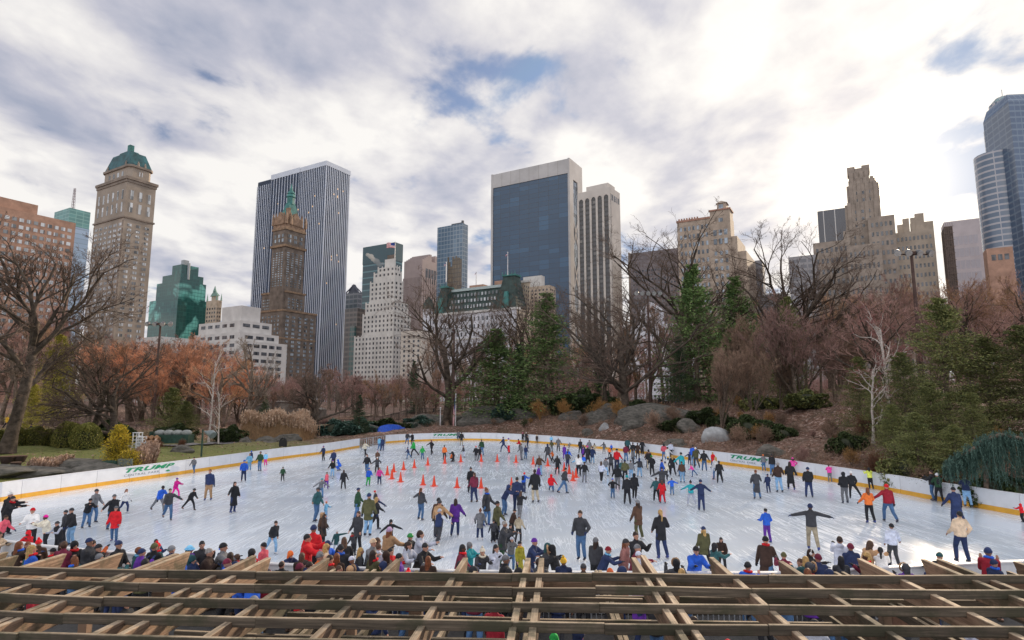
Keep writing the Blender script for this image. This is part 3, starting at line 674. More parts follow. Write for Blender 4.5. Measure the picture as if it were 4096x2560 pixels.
gable(mb, aL * .25, aL * .75, -.4, 3, zt1 + .02, zt2_, zat(842, 385), 'a'); gable(mb, -.4, 3, bR * .28, bR * .72, zt1 + .02, zt2_, zat(842, 385), 'b')
gable(mb, aL - 3, aL + .4, bR * .28, bR * .72, zt1 + .02, zt2_, zat(842, 385), 'b')
for a_, b_ in ((0, 0), (1, 0), (0, 1), (1, 1), (.2, 0), (.8, 0), (0, .22), (0, .78)):
    c_ = B.xy(aL * a_, bR * b_) - B.P; mb.tube([(c_[0], c_[1], zt1), (c_[0], c_[1], zt1 + 5), (c_[0], c_[1], zt1 + 8.5)], [1.0, .9, .05], 6)
B.block(mb, 1, 4, bR * .02 + 2, bR * .12 + 2, zt1, zat(825, 385)); B.part('gothic_crown', mb, ORN)
mb = MB(); zs1 = zat(800, 388); B.taper(mb, (1.5, aL - 1.5, 1.5, bR - 1.5), zt1, (aL * .36, aL * .64, bR * .36, bR * .64), zs1)
c_ = B.xy(aL * .5, bR * .5) - B.P; zq = lambda y: zat(y, 395)
mb.tube([(c_[0], c_[1], z_) for z_ in (zs1 - 1, zq(792), zq(790), zq(778), zq(776), zq(764), zq(735))], [2.6, 2.6, 3.2, 2.4, 2.9, 1.3, .08], 8); B.part('spire_roof', mb, COPPER)
B.grid('a', 1, aL - 1, 0, z2_ + 4, zb1 - 3, 4, 15, .5, .5); B.grid('b', 1, bR - 1, 0, z2_ + 4, zb1 - 3, 4, 15, .5, .5, pair=True)
B.grid('a', 1, aL - 1, 0, zb1 + 3, zc - 3, 3, 2, .5, .7); B.grid('b', 1, bR - 1, 0, zb1 + 3, zc - 3, 3, 2, .5, .7, pair=True)
B.grid('b', 2.5, bR, -1.2, z3_ + 2, z2_ - 3, 4, 4, .5, .55, pair=True); B.grid('a', aL + 1, aS - 1, 1.5, z3_ + 2, z2_ - 3, 4, 4, .5, .5, pair=True)
B.grid('b', 0, b3 - 1, -2.2, 20, z3_ - 2, 5, 15, .45, .55, pair=True); B.grid('a', 0, a3 - 1, -1.5, 20, z3_ - 2, 6, 15, .4, .5, pair=True)
B.windows(WBLUE)

# --- low white stepped block -----------------------------------------------------
WC = mat('white_concrete', (.60, .58, .56), var=.06, vscale=.2)
B = Bld('stepped_office_block', 'low white terraced office block with dark ribbon windows below the brown spired tower', 960, 300)
B.ztop(960, 1280)
zA = zat(1280, 300); z2_ = zat(1330, 300); z3_ = zat(1365, 300)
mb = MB(); tiers = [(0, 1088, zA, z2_, 6), (-3.5, 1098, z2_, z3_, 4), (-6, 1118, z3_, 4, 0)]
info = []
for a_, xr_, z1_, z0_, b_ in tiers:
    aR = a_; bR = B.Rr(xr_, z1_); B.block(mb, a_, 34, b_ * .0 + a_ * .6, bR, z0_, z1_ - .02); info.append((a_, bR, z1_, z0_))
bT = B.Rr(1050, zA); B.block(mb, 2, 18, 2, bT, zA, zat(1218, 300)); B.part('wall', mb, WC)
for a_, bR, z1_, z0_ in info:
    n_ = max(1, int((z1_ - z0_) / 3.7))
    for k in range(n_):
        zc_ = z1_ - 2.3 - 3.7 * k; nseg = 5 if a_ < -5 else 3
        for q in range(nseg): B.cells.append(('b', 1 + (bR - 2) * (q + .5) / nseg + a_ * .3, a_, zc_, (bR - 2) / nseg * .72, 1.7)); 
        for q in range(5): B.cells.append(('a', a_ + 3 + (30) * (q + .5) / 5, a_ * .6, zc_, 3.6, 1.7))
B.windows(WDARK)

# --- stepped white tower ---------------------------------------------------------
B = Bld('stepped_tower', 'white stepped brick tower with rows of small square windows and chimney top', 1578.6, 400)
B.ztop(1578.6, 1100)
D_ = 400; mb = MB(); tz = [zat(q, D_) for q in (1339, 1250, 1203, 1118, 1082, 1061)]
lx = [1420, 1452, 1462, 1479, 1492, 1507]; rx = [1658, 1642, 1634, 1616, 1611, 1606]; z0 = 2; tt = []
for k in range(6):
    aL = B.L(lx[k], tz[k]); bR = B.Rr(rx[k], tz[k]); o_ = k * .35
    B.block(mb, o_, aL, o_, bR, z0, tz[k]); tt.append((o_, aL, bR, z0, tz[k])); z0 = tz[k] + .02
# piers between the window columns and crenellated heads
for o_, aL, bR, z0_, z1_ in tt:
    na_ = max(3, int((aL - o_) / 3.1)); nb2 = max(2, int((bR - o_) / 3.1))
    for i in range(na_ + 1):
        a_ = o_ + (aL - o_) * i / na_; B.block(mb, a_ - .45, a_ + .45, o_ - .3, o_ - .01, z0_, z1_ + .9)
    for i in range(nb2 + 1):
        b_ = o_ + (bR - o_) * i / nb2; B.block(mb, o_ - .3, o_ - .01, b_ - .45, b_ + .45, z0_, z1_ + .9)
    nr = max(1, int((z1_ - z0_) / 3.25))
    B.grid('a', o_, aL, o_, z1_ - nr * 3.25, z1_ - .2, na_, nr, .36, .5); B.grid('b', o_, bR, o_, z1_ - nr * 3.25, z1_ - .2, nb2, nr, .36, .5)
o_, aL, bR, z0_, z1_ = tt[-1]; B.block(mb, 3.5, aL * .75, 3.5, bR * .7, z1_, z1_ + 6)
B.part('wall', mb, mat('cream_white_brick', (.66, .64, .61), var=.06, vscale=.12))
mb = MB(); B.block(mb, 4.5, aL * .65, 4.5, bR * .6, z1_ + 6.02, z1_ + 9); B.part('water_tank_housing', mb, BROWN)
B.windows(WDARK)

# --- dark teal glass tower -------------------------------------------------------
B = Bld('glass_tower', 'dark teal glass tower with bright window bands, behind the white stepped tower', 1581, 640)
zt = B.ztop(1581, 970); aL = B.L(1453.6, zt); bR = B.Rr(1611, zt)
mb = MB(); B.block(mb, 0, aL, 0, bR, 2, zt); B.part('glass_wall', mb, curtain('teal_bands', (.02, .065, .085), (.10, .22, .25), 60, 7.0, (.005, .2), rough=.12, c2=(.03, .09, .11)))
mb = MB(); B.block(mb, -.3, aL + .3, -.3, bR + .3, zat(1040, 640), zt + .3); B.part('plain_crown', mb, mat('teal_dark', (.02, .07, .09), rough=.25, spec=.7))
# --- grey pyramid-topped tower and its dark neighbours ---------------------------
B = Bld('office_tower', 'distant slate grey tower with open pyramid top, just right of the white slab', 1432, 620)
zt = B.ztop(1432, 1168); aL = B.L(1380, zt); bR = B.Rr(1449, zt)
mb = MB(); B.block(mb, 0, aL, 0, bR, 2, zt); B.part('wall', mb, curtain('slate_bands', (.05, .065, .09), (.16, .17, .20), 6, 5.0, (.12, .3), rough=.2))
mb = MB(); c_ = B.xy(aL / 2, bR / 2) - B.P; zp = zat(1135, 625)
for a_, b_ in ((0, 0), (aL, 0), (0, bR), (aL, bR)):
    q = B.xy(a_, b_) - B.P; mb.beam((q[0], q[1], zt), (c_[0], c_[1], zp), 1, 1)
B.taper(mb, (2, aL - 2, 2, bR - 2), zt + .02, (aL * .4, aL * .6, bR * .4, bR * .6), zt + 9); B.part('pyramid_top', mb, mat('slate_top', (.10, .11, .14)))
B = Bld('office_block', 'dark brown and teal mid-rise block filling the gap right of the white slab', 1430, 460)
zt = B.ztop(1430, 1232); aL = B.L(1380, zt); bR = B.Rr(1462, zt)
mb = MB(); B.block(mb, 0, aL, 0, bR, 2, zt); B.part('wall', mb, curtain('brown_bands', (.05, .045, .045), (.13, .11, .10), 4, 3.8, (.15, .4), rough=.3))
mb = MB(); B.block(mb, 0.5, aL * .4, -2, bR, 2, zt - 14); B.part('lower_wing', mb, curtain('green_bands', (.03, .09, .085), (.10, .12, .11), 5, 3.8, (.1, .35), rough=.2))

# --- pink granite tower with broken pediment -------------------------------------
GRAN = mat('pink_granite', (.40, .33, .32), var=.06, vscale=.1)
B = Bld('pediment_tower', 'pink-grey granite tower with a notched pediment top, between two glass towers', 1690, 560)
zt = B.ztop(1690, 1040); aL = B.L(1617, zt); bR = B.Rr(1775, zt)
mb = MB(); B.block(mb, 0, aL, 0, bR, 2, zt)
zp = zat(1012, 575)
r0 = B.ring(0, aL, 0, bR); 
n_ = 12
for i in range(n_):   # gable with a round notch in its apex
    b0 = bR * i / n_; b1 = bR * (i + 1) / n_; m_ = (b0 + b1) / 2 / bR; hgt = (1 - abs(m_ - .5) * 2) * (zp - zt)
    if abs(m_ - .5) < .12: hgt -= 9 * math.sqrt(max(0, 1 - (abs(m_ - .5) / .13) ** 2))
    B.block(mb, 0, aL, b0 + .01, b1 - .01, zt + .01, zt + max(.5, hgt))
nc = 14
for i in range(nc + 1): B.block(mb, aL * i / nc - .5, aL * i / nc + .5, -.8, -.01, 2, zt - 16)
for i in range(11): B.block(mb, -.8, -.01, bR * i / 10 - .5, bR * i / 10 + .5, 2, zt - 16)
B.part('wall', mb, GRAN)
B.grid('a', 0, aL, 0, 60, zt - 18, nc, 30, .5, .62); B.grid('b', 0, bR, 0, 60, zt - 34, 10, 26, .5, .62)
for q in range(4): B.cells.append(('b', bR * (.2 + .13 * q), 0, zt - 14, bR * .09, 14))
B.windows(WDARK)

# --- blue grey glass tower -------------------------------------------------------
B = Bld('glass_tower', 'slim blue-grey glass tower with bronze lower reflection, left of the broad dark glass tower', 1852.5, 520)
zt = B.ztop(1852.5, 892.7); aL = B.L(1750, zt); bR = B.Rr(1872, zt)
CG = curtain('bluegrey_glass', (.10, .17, .25), (.26, .32, .38), 3.4, 3.9, (.14, .16), rough=.15, c2=(.20, .30, .40))
mb = MB(); B.block(mb, 0, aL, 0, bR, 2, zt); B.part('glass_wall', mb, CG)
mb = MB(); B.block(mb, 3, aL * .5, 2, bR - 1, zt + .02, zt + 1.8); B.block(mb, .8, 2.5, .8, 2.5, zt, zt + 3); B.part('roof_plant', mb, mat('plant_dark', (.10, .11, .13)))
mb = MB(); rr = random.Random(5)  # reflection painted as bronze strips over the lower glass
for i in range(9):
    a0 = 1 + aL * .55 * i / 9; B.block(mb, a0, a0 + aL * .055, -.12, -.02, 2, zat(1040, 520) + rr.uniform(-5, 5))
B.part('bronze_reflection', mb, curtain('bronze_reflection_glass', (.16, .12, .07), (.07, .05, .035), 1.7, 3.9, (.25, .2), rough=.15, c2=(.30, .22, .12)))

# --- grand hotel with slate mansard ----------------------------------------------
B = Bld('grand_hotel', 'long white hotel with dark green slate mansard roof and copper turrets', 2067, 330)
zt = zat(1232, 330); aL = B.L(1700, zt); bR = B.Rr(2119, zat(1110, 330))
mb = MB(); B.block(mb, 0, aL, 0, bR, 2, zt); B.part('wall', mb, WBRICK)
zE = zat(1112, 330); mb = MB(); B.block(mb, -.25, 9, 14, bR, zt + .02, zE); B.block(mb, -.25, -.01, 0, bR, 2, zt + .01); B.part('end_wing', mb, mat('cream_end', (.52, .44, .34), var=.06, vscale=.2))
mb = MB()
for z_, e_ in ((zt, .9), (zE, .7)):
    if z_ == zt: B.block(mb, -e_, aL + e_, -e_, 3, z_ - .7, z_ + .6)
    else: B.block(mb, -.9, 9.6, 13.4, bR + .6, z_ + .01, z_ + 1.3)
B.block(mb, -.3, aL + .3, -.5, -.02, zt - 16, zt - 15.2); B.block(mb, -.3, aL + .3, -.4, -.02, zt - 31, zt - 30.4); B.part('cornice', mb, WSTONE)
zr = zat(1150, 345); mb = MB(); B.taper(mb, (9, aL - 12, .5, bR), zt + .62, (10, aL - 14, 8, bR - 4), zr); rf = B.part('mansard_roof', mb, SLATE)
mb = MB(); B.block(mb, 9.5, aL - 13.5, 7.2, 9, zr + .02, zr + 1.6); mb.obj('roof_ridge', mat('ridge_metal', (.42, .50, .50)), rf)
zT1 = zat(1103, 335); zT2 = zat(1135, 345)
for a0, a1, zt_ in ((0, 13.5, zT1), (aL - 17, aL - 6.5, zT2)):
    mb = MB(); B.taper(mb, (a0, a1, -.6, 12), zt + .64, (a0 + 3, a1 - 3, 3, 9), zt_); tw = B.part('turret', mb, SLATE)
    mb = MB(); B.block(mb, a0 + 2.4, a1 - 2.4, 2.4, 9.6, zt_ + .01, zt_ + 1.0)
    for a_ in np.linspace(a0 + 2.6, a1 - 2.6, 5):
        c_ = B.xy(a_, 2.6) - B.P; mb.tube([(c_[0], c_[1], zt_ + 1), (c_[0], c_[1], zt_ + 3)], [.3, .05], 5)
    mb.obj('turret_cresting', COPPER, tw)
    mb = MB(); m_ = (a0 + a1) / 2; B.taper(mb, (m_ - 2.6, m_ + 2.6, -1.2, 2), zt + .66, (m_ - .8, m_ + .8, -.6, 3), zt + 10); mb.obj('dormer', COPPER, tw)
mb = MB(); cyl = MB(); p0 = B.xy(aL - 1.5, 1.5) - B.P
cyl.tube([(p0[0], p0[1], 2), (p0[0], p0[1], zt + 4)], 3.4, 12); B.part('corner_turret', cyl, WBRICK)
mb.tube([(p0[0], p0[1], z_) for z_ in (zt + 4.02, zt + 6.5, zt + 9.5, zt + 12)], [3.8, 3.5, 2.2, .2], 12); B.part('corner_dome', mb, SLATE)
mb = MB(); B.block(mb, 14, 22, 12, 18, zr, zr + 5); B.block(mb, 30, 40, 12, 18, zr, zr + 4); B.part('chimney', mb, REDB)
for k in range(3):
    for i in range(15 - k): B.cells.append(('a', 15 + (aL - 32) * (i + .5) / (15 - k), .5 + 2.1 * (k + .2), zt + 3.6 + 3.9 * k, 1.1, 1.8))
B.windows(WLIT, name='dormer_window')
for k, (z1_, z0_) in enumerate(((zt - 2, zt - 15), (zt - 17, zt - 30), (zt - 32, 14))):
    n_ = int((z1_ - z0_) / 4.1); B.grid('a', 3, aL - 5, 0, z0_, z1_, 19, n_, .36, .55)
B.grid('b', 1, bR - 1, -.25, 20, zE - 2, 6, 21, .36, .5); B.windows(WDARK)
B = Bld('apartment_block', 'cream brick block with white rooftop box just right of the long hotel', 2198, 362)
zt = B.ztop(2198, 1140); aL = B.L(2119, zt); bR = B.Rr(2222, zt); mb = MB(); B.block(mb, 0, aL, 0, bR, 2, zt); B.part('wall', mb, mat('cream_brick', (.50, .41, .32), var=.08, vscale=.2))
mb = MB(); B.block(mb, aL * .55, aL * 1.5, 4, bR, zt - 2, zat(1102, 370)); B.part('rooftop_box', mb, WSTONE)
B.grid('a', .5, aL - .5, 0, 20, zt - 1.5, 5, 24, .4, .5); B.grid('b', .5, bR - .5, 0, 20, zt - 1.5, 3, 24, .4, .5); B.windows(WDARK)

# --- wide dark brown block -------------------------------------------------------
B = Bld('apartment_block', 'wide dark grey-brown slab behind the bare trees right of the arched tower', 2760, 400)
zt = B.ztop(2760, 985); aL = B.L(2516, zt); mb = MB(); B.block(mb, 0, aL, 0, 20, 2, zt); B.part('wall', mb, mat('dark_slab', (.19, .17, .18), var=.1, vscale=.2))
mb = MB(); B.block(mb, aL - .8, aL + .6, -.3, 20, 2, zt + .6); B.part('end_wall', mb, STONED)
B.grid('a', 1, aL - 2, 0, 20, zt - 12, 18, 24, .5, .4); B.windows(WDARK)
B = Bld('apartment_block', 'pale white brick block with small gable behind the right floodlight mast', 2760, 300)
zt = zat(1290, 300); aL = B.L(2490, zt); mb = MB(); B.block(mb, 0, aL, 0, 16, 2, zt); a0 = B.L(2640, zt); a1 = B.L(2560, zt); B.block(mb, a0, a1, 0.5, 8, zt + .02, zat(1225, 300)); B.taper(mb, (a0, a1, .5, 8), zat(1225, 300) + .02, (a0 + (a1 - a0) * .45, a0 + (a1 - a0) * .55, .5, 8), zat(1195, 300)); B.part('wall', mb, WBRICK)
B.grid('a', 1, aL - 1, 0, 6, zt - 1, 16, 12, .5, .34); B.windows(WDARK)

# --- tan hotel with small tower --------------------------------------------------
B = Bld('hotel_tower', 'tan brick hotel with square rooftop tower and round window', 2918, 350)
zt = B.ztop(2918, 862); aL = B.L(2708, zt); bR = B.Rr(2930, zt)
mb = MB(); B.block(mb, 0, aL, 0, bR + 4, 2, zt)
zt1 = zat(836, 350); a1 = B.L(2839, zt1); B.block(mb, -.3, a1, -.3, bR, zt - 14, zt1)
zt2_ = zat(808, 352); B.block(mb, 2, a1 - 4, 2, bR - 1, zt1 + .02, zt2_); B.taper(mb, (1.4, a1 - 3.4, 1.4, bR - .5), zt2_ + .02, (a1 * .4, a1 * .5, bR * .3, bR * .7), zat(797, 352))
b1 = B.Rr(2945, zat(948, 350)); B.block(mb, -3.5, 0, 1, b1 + 12, 2, zat(948, 352)); B.block(mb, -8, -3.5, 3, b1 + 20, 2, zat(1008, 352)); B.part('wall', mb, mat('tan_hotel_brick', (.38, .31, .25), var=.12, vscale=.3))
mb = MB(); B.block(mb, -.8, a1 + .5, -.8, bR + .5, zt1 + .01, zt1 + .9); B.block(mb, a1, aL + .4, -.4, 1, zt, zt + 1.2)
for i in range(8): B.block(mb, aL - 13 + i * 1.6, aL - 12.2 + i * 1.6, -.4, .6, zt + 1.2, zt + 2.2)
B.part('cornice', mb, mat('red_terracotta', (.36, .20, .15), var=.15, vscale=.4))
B.grid('a', 1, a1 - 1, -.3, zt1 - 22, zt1 - 11, 3, 2, .6, .62); B.grid('a', a1 + 1, aL - 1, 0, 20, zt - 2, 7, 18, .5, .5); B.grid('a', 1, a1 - 1, 0, 20, zt1 - 24, 3, 16, .5, .5)
B.cells.append(('a', a1 * .45, -.3, zt1 - 6, 2.4, 2.4)); B.cells.append(('a', a1 * .45, 2, (zt1 + zt2_) / 2, 2.6, 3.6)); B.windows(WBLUE)
B = Bld('office_block', 'grey mid-rise block stepping down right of the tan hotel, behind the pines', 3048, 380)
zt = B.ztop(3048, 1040); aL = B.L(2971, zt); mb = MB(); B.block(mb, 0, aL, 0, 10, 2, zt); B.block(mb, -12, 0, 4, 18, 2, zt - 22); B.part('wall', mb, curtain('grey_bands', (.12, .12, .14), (.20, .20, .22), 4, 3.6, (.2, .4), rough=.4))

# --- cluster in front of the sun -------------------------------------------------
D_ = 360
B = Bld('office_tower', 'dark glass slab with white vertical mullions, left of the stepped tower by the sun', 3385, 430)
zt = B.ztop(3385, 830); aL = B.L(3269, zt); mb = MB(); B.block(mb, 0, aL, 0, 22, 2, zt); B.part('glass_wall', mb, curtain('slab_glass', (.08, .085, .10), (.55, .55, .55), 7.5, 500, (.07, .0), rough=.2))
B = Bld('stepped_tower', 'tall stepped tan limestone tower with castle-like top, silhouetted beside the sun', 3526, D_)
B.ztop(3526, 800)
HS = mat('warm_limestone', (.31, .26, .22), var=.12, vscale=.2)
mb = MB(); lev = [(3372, 3526, 905), (3378, 3520, 800), (3385, 3516, 722), (3392, 3500, 700), (3393, 3475, 672)]; z0 = 2; tt = []
for (xl_, xr_, yt_), k in zip(lev, range(5)):
    z1_ = zat(yt_, D_); a0_ = max(0, B.L(xr_, z1_)); aL = B.L(xl_, z1_); o_ = k * 1.0; B.block(mb, a0_, aL, o_, 22 - o_, z0, z1_); tt.append((a0_, aL, o_, z0, z1_)); z0 = z1_ + .02
    for i in range(4): a_ = a0_ + (aL - a0_) * (i + .5) / 4; B.block(mb, a_ - 1, a_ + 1, o_ - .5, o_ - .01, tt[-1][3], z1_ + 1.2)
zT = zat(640, D_); a0_, aL4 = tt[-1][0], tt[-1][1]
for q, dz_ in ((.14, 0), (.5, -1.5), (.86, 0)):
    a_ = a0_ + (aL4 - a0_) * q; B.block(mb, a_ - 2.2, a_ + 2.2, 5, 12, z0, zT + dz_)
B.block(mb, a0_ + 1, aL4 - 1, 5.5, 11.5, z0, zT - 5)
z1_ = zat(872, D_); B.block(mb, B.L(3575, z1_), B.L(3470, z1_), -5, 12, 2, z1_); z1_ = zat(950, D_); B.block(mb, B.L(3400, z1_), B.L(3254, z1_), -6, 12, 2, z1_); B.block(mb, B.L(3560, 30), B.L(3420, 30), -12, -5.01, 2, zat(985, D_))
B.part('wall', mb, HS)
for a0_, aL, o_, z0_, z1_ in tt[:3]: B.grid('a', a0_ + 1, aL - 1, o_, max(z0_, z1_ - 60), z1_ - 3, 5, max(1, int((z1_ - max(z0_, z1_ - 60)) / 4.5)), .40, .42)
zz1 = zat(950, D_); B.grid('a', B.L(3400, zz1) + 1, B.L(3254, zz1) - 1, -6, 14, zz1 - 2, 7, 13, .5, .45); zz1 = zat(985, D_); B.grid('a', B.L(3560, 30) + 1, B.L(3420, 30) - 1, -12, 14, zz1 - 2, 7, 11, .42, .42); zz1 = zat(872, D_); B.grid('a', B.L(3575, zz1) + 1, B.L(3470, zz1) - 1, -5, 14, zz1 - 2, 5, 17, .5, .45); B.windows(WDARK)
B = Bld('apartment_block', 'broad tan brick apartment block with stepped penthouses, right of the sun', 3735, 350)
zt = B.ztop(3735, 915); aL = B.L(3560, zt); mb = MB(); B.block(mb, 0, aL, 0, 22, 2, zt)
for x0_, x1_, y_ in ((3740, 3650, 868), (3700, 3650, 846), (3668, 3700, 832), (3640, 3618, 846), (3640, 3596, 868)):
    z_ = zat(y_, 352); a_ = sorted((B.L(x0_, z_), B.L(x1_, z_))); B.block(mb, a_[0], a_[1] + .5, 3 + y_ * .01, 14, zt, z_)
B.part('wall', mb, TAN)
B.grid('a', 1, aL - 1, 0, 14, zt - 1.5, 10, 16, .5, .42); B.windows(WDARK)
B = Bld('scaffolded_block', 'narrow dark block wrapped in brown scaffolding netting, right of the tan penthouses', 3808, 340)
zt = B.ztop(3808, 905); aL = B.L(3775, zt); mb = MB(); B.block(mb, 0, aL, 0, 14, 2, zt); B.part('wall', mb, mat('netting', (.11, .085, .075), var=.3, vscale=1.2))
mb = MB()
for k in range(12):
    B.block(mb, -.6, aL + .4, -.7, -.5, zt - 4 * k - .15, zt - 4 * k + .1)
for a_ in np.linspace(0, aL, 5): B.block(mb, a_ - .08, a_ + .08, -.75, -.6, 2, zt + 2)
B.part('scaffolding', mb, mat('scaffold_pipe', (.16, .12, .10)))
B = Bld('office_block', 'pale pink-grey office block between the tan penthouses and the domed glass tower', 3917, 480)
zt = B.ztop(3917, 872); aL = B.L(3775, zt); mb = MB(); B.block(mb, 0, aL, 0, 20, 2, zt); B.part('wall', mb, mat('pale_pink_wall', (.46, .42, .44), var=.05, vscale=.1)); B.grid('a', 2, aL - 2, 0, 60, zt - 12, 6, 8, .85, .7); B.windows(mat('pale_panel', (.42, .40, .44), rough=.3, var=.1, vscale=.2), name='glazed_panel')
B = Bld('brick_house', 'small red brick rooftop block with three windows at the foot of the domed glass tower', 4050, 300)
zt = B.ztop(4050, 985); aL = B.L(3945, zt); mb = MB(); B.block(mb, 0, aL, 0, 10, 2, zt); B.part('wall', mb, REDB); B.cells = [('a', aL * q, 0, zt - 5, 1.8, 3) for q in (.25, .5, .75)]; B.windows(WDARK)
# --- tall domed glass tower, right edge ------------------------------------------
GT = curtain('banded_glass', (.14, .20, .29), (.46, .46, .50), 4.2, 3.5, (.08, .30), rough=.2, c2=(.30, .34, .40))
B = Bld('domed_tower', 'tall banded glass tower with rounded bay and small dome at the right edge', 4030, 330)
B.ztop(4030, 500)
p_ = atY(3985, 700, 330); q_ = atY(4072, 700, 345)
def cyl(mb, cx_, cy_, r_, z0, z1, n=20): mb.tube([(cx_ - B.P[0], cy_ - B.P[1], z0), (cx_ - B.P[0], cy_ - B.P[1], z1)], r_, n)
mb = MB(); rad = 330 / F * (4035 - 3962) / 4 * 1.0; c0 = atY(4035, 700, 345); cyl(mb, c0[0], c0[1], rad * .95, 2, zat(497, 340))
r2 = 330 / F * (3993 - 3909) / 4; c1 = atY(3993, 700, 338); cyl(mb, c1[0], c1[1], r2 * .93, 2, zat(600, 330)); 
r3 = 330 / F * (4045 - 3980) / 4; cyl(mb, c0[0] + 3, c0[1], r3 * .92, zat(497, 340) + .02, zat(415, 345)); B.part('banded_wall', mb, GT, True)
mb = MB(); c = c0 + np.array([5, 4, 0]); rr_ = 330 / F * 46 / 4; zd = zat(415, 345)
mb.tube([(c[0] - B.P[0], c[1] - B.P[1], zd + rr_ * math.sin(t_)) for t_ in np.linspace(0, math.pi / 2, 8)], [rr_ * math.cos(t_) + .05 for t_ in np.linspace(0, math.pi / 2, 8)], 20)
B.part('dome', mb, mat('dome_glass', (.20, .32, .34), rough=.25, spec=.7), True)
mb = MB()
for k_ in range(10):
    t_ = k_ / 10 * 2 * math.pi; P_ = [(c[0] - B.P[0] + (rr_ + .15) * math.cos(e) * math.cos(t_), c[1] - B.P[1] + (rr_ + .15) * math.cos(e) * math.sin(t_), zd + (rr_ + .15) * math.sin(e)) for e in np.linspace(0, math.pi / 2, 7)]; mb.tube(P_, .3, 4)
mb.tube([(c[0] - B.P[0], c[1] - B.P[1], zd + rr_), (c[0] - B.P[0], c[1] - B.P[1], zd + rr_ + 5)], .25, 4); B.part('dome_rib', mb, mat('rib_metal', (.4, .42, .44)))
B = Bld('glass_tower', 'sheer dark blue glass slab standing against the domed tower at the right edge', 4034, 318)
zt = B.ztop(4034, 408); mb = MB(); bR = 45; P0 = B.xy(0, 0)
B2 = [(0, 0), (60, -4), (60, 30), (6, 26)]; mb.prism(B2, 2, zt); mb.frustum([(q[0], q[1]) for q in B2], zt + .02, [(2, 3), (60, -2), (60, 28), (7, 24)], zt + 6); B.part('glass_wall', mb, curtain('navy_glass', (.09, .14, .23), (.17, .23, .31), 4, 3.6, (.12, .25), rough=.15, c2=(.09, .13, .2)))
B = Bld('office_block', 'low grey block peeping through trees left of the sun tower', 3262, 330)
zt = B.ztop(3262, 1018); mb = MB(); B.block(mb, 0, 14, 0, 20, 2, zt); B.part('wall', mb, curtain('grey_bands2', (.16, .16, .18), (.26, .25, .26), 4, 3.4, (.2, .4), rough=.4))
B = Bld('stone_house', 'pale stone block low behind the trees at the foot of the copper-roofed hotel', 640, 280)
zt = B.ztop(640, 1345); mb = MB(); B.block(mb, 0, 20, 0, B.Rr(830, zt), 2, zt); B.part('wall', mb, WSTONE); B.grid('b', 1, 30, 0, 6, zt - 2, 12, 6, .4, .5); B.windows(WDARK)
B = Bld('stone_block', 'pale stone block between the white stepped tower and the long hotel', 1690, 345)
zt = B.ztop(1690, 1320); mb = MB(); B.block(mb, 0, 16, 0, 10, 2, zt); B.part('wall', mb, mat('cream_stone', (.55, .50, .44))); B.grid('a', 1, 15, 0, 10, zt - 2, 4, 12, .4, .5); B.windows(WDARK)
# --- flags on the roofs ----------------------------------------------------------
FR = mat('flag_red', (.55, .04, .06)); FW = mat('flag_white', (.75, .74, .74)); FB = mat('flag_blue', (.03, .06, .25)); POLE = mat('pole_white', (.62, .62, .64), rough=.4)
def flag(x, ytop, ybot, D, w_px, side, label, hang=0.0, size=None, zbase=None):
    zt, zb_ = zat(ytop, D), zat(ybot, D) if zbase is None else zbase
    p = atY(x, ytop, D); r = empty('flagpole', (p[0], D, zb_), label=label, cat='flagpole')
    h = zt - zb_; m_ = MB(); rad = .11 if D < 200 else .3; m_.tube([(0, 0, 0), (0, 0, h)], [rad, rad * .6], 8); m_.ell((0, 0, h), (rad * 1.3,) * 3, 8, 6); m_.obj('pole', POLE, r, True)
    if w_px:
        fw = w_px / 4 / F * D; fh = size or fw * .62; nx_, nz_ = 14, 13; m_ = MB(); top = h * (.97 if D > 200 else .93)
        us = np.linspace(0, 1, nx_); vs = np.linspace(0, 1, nz_ + 1)
        V = []
        for v_ in vs:
            for u_ in us:
                sag = hang * u_ ** 1.3 * fh * 1.2
                xx = side * (rad + fw * u_ * (1 - .55 * hang)); V.append((xx, .12 * fw * math.sin(u_ * 7 + v_ * 1.5), top - v_ * fh - sag))
        V = np.array(V)
        for r_ in range(nz_):
            for c_ in range(nx_ - 1):
                i = r_ * nx_ + c_; canton = (r_ < 7 and c_ < 6); m_.add(V[[i, i + 1, i + nx_ + 1, i + nx_]], [[0, 1, 2, 3]], 2 if canton else (0 if r_ % 2 == 0 else 1))
        m_.obj('flag', [FR, FW, FB], r)
    return r
flag(1581, 968, 1070, 430, 34, -1, 'flagpole with US flag flying over the white stepped tower')
flag(1785, 1050, 1128, 330, 12, -1, 'flagpole with small flag on the left turret of the long hotel', hang=.9)
flag(2031, 1010, 1100, 330, 12, -1, 'flagpole with small flag on the right turret of the long hotel', hang=.9)
flag(1905, 1090, 1140, 345, 8, -1, 'short flagpole with red flag above the middle of the long hotel roof', hang=.9)
flag(1823.5, 1577, 1742, 98, 14, -1, 'white flagpole with US flag hanging limp behind the far hoarding', hang=.75, size=3.4, zbase=gz(xat(1823.5, 98, 3), 98))
flag(1762, 1632, 1742, 98, 0, 1, 'short bare flagpole left of the flag behind the far hoarding', zbase=gz(xat(1762, 98, 3), 98))
flag(1881, 1635, 1742, 98, 0, 1, 'short bare flagpole right of the flag behind the far hoarding', zbase=gz(xat(1881, 98, 3), 98))
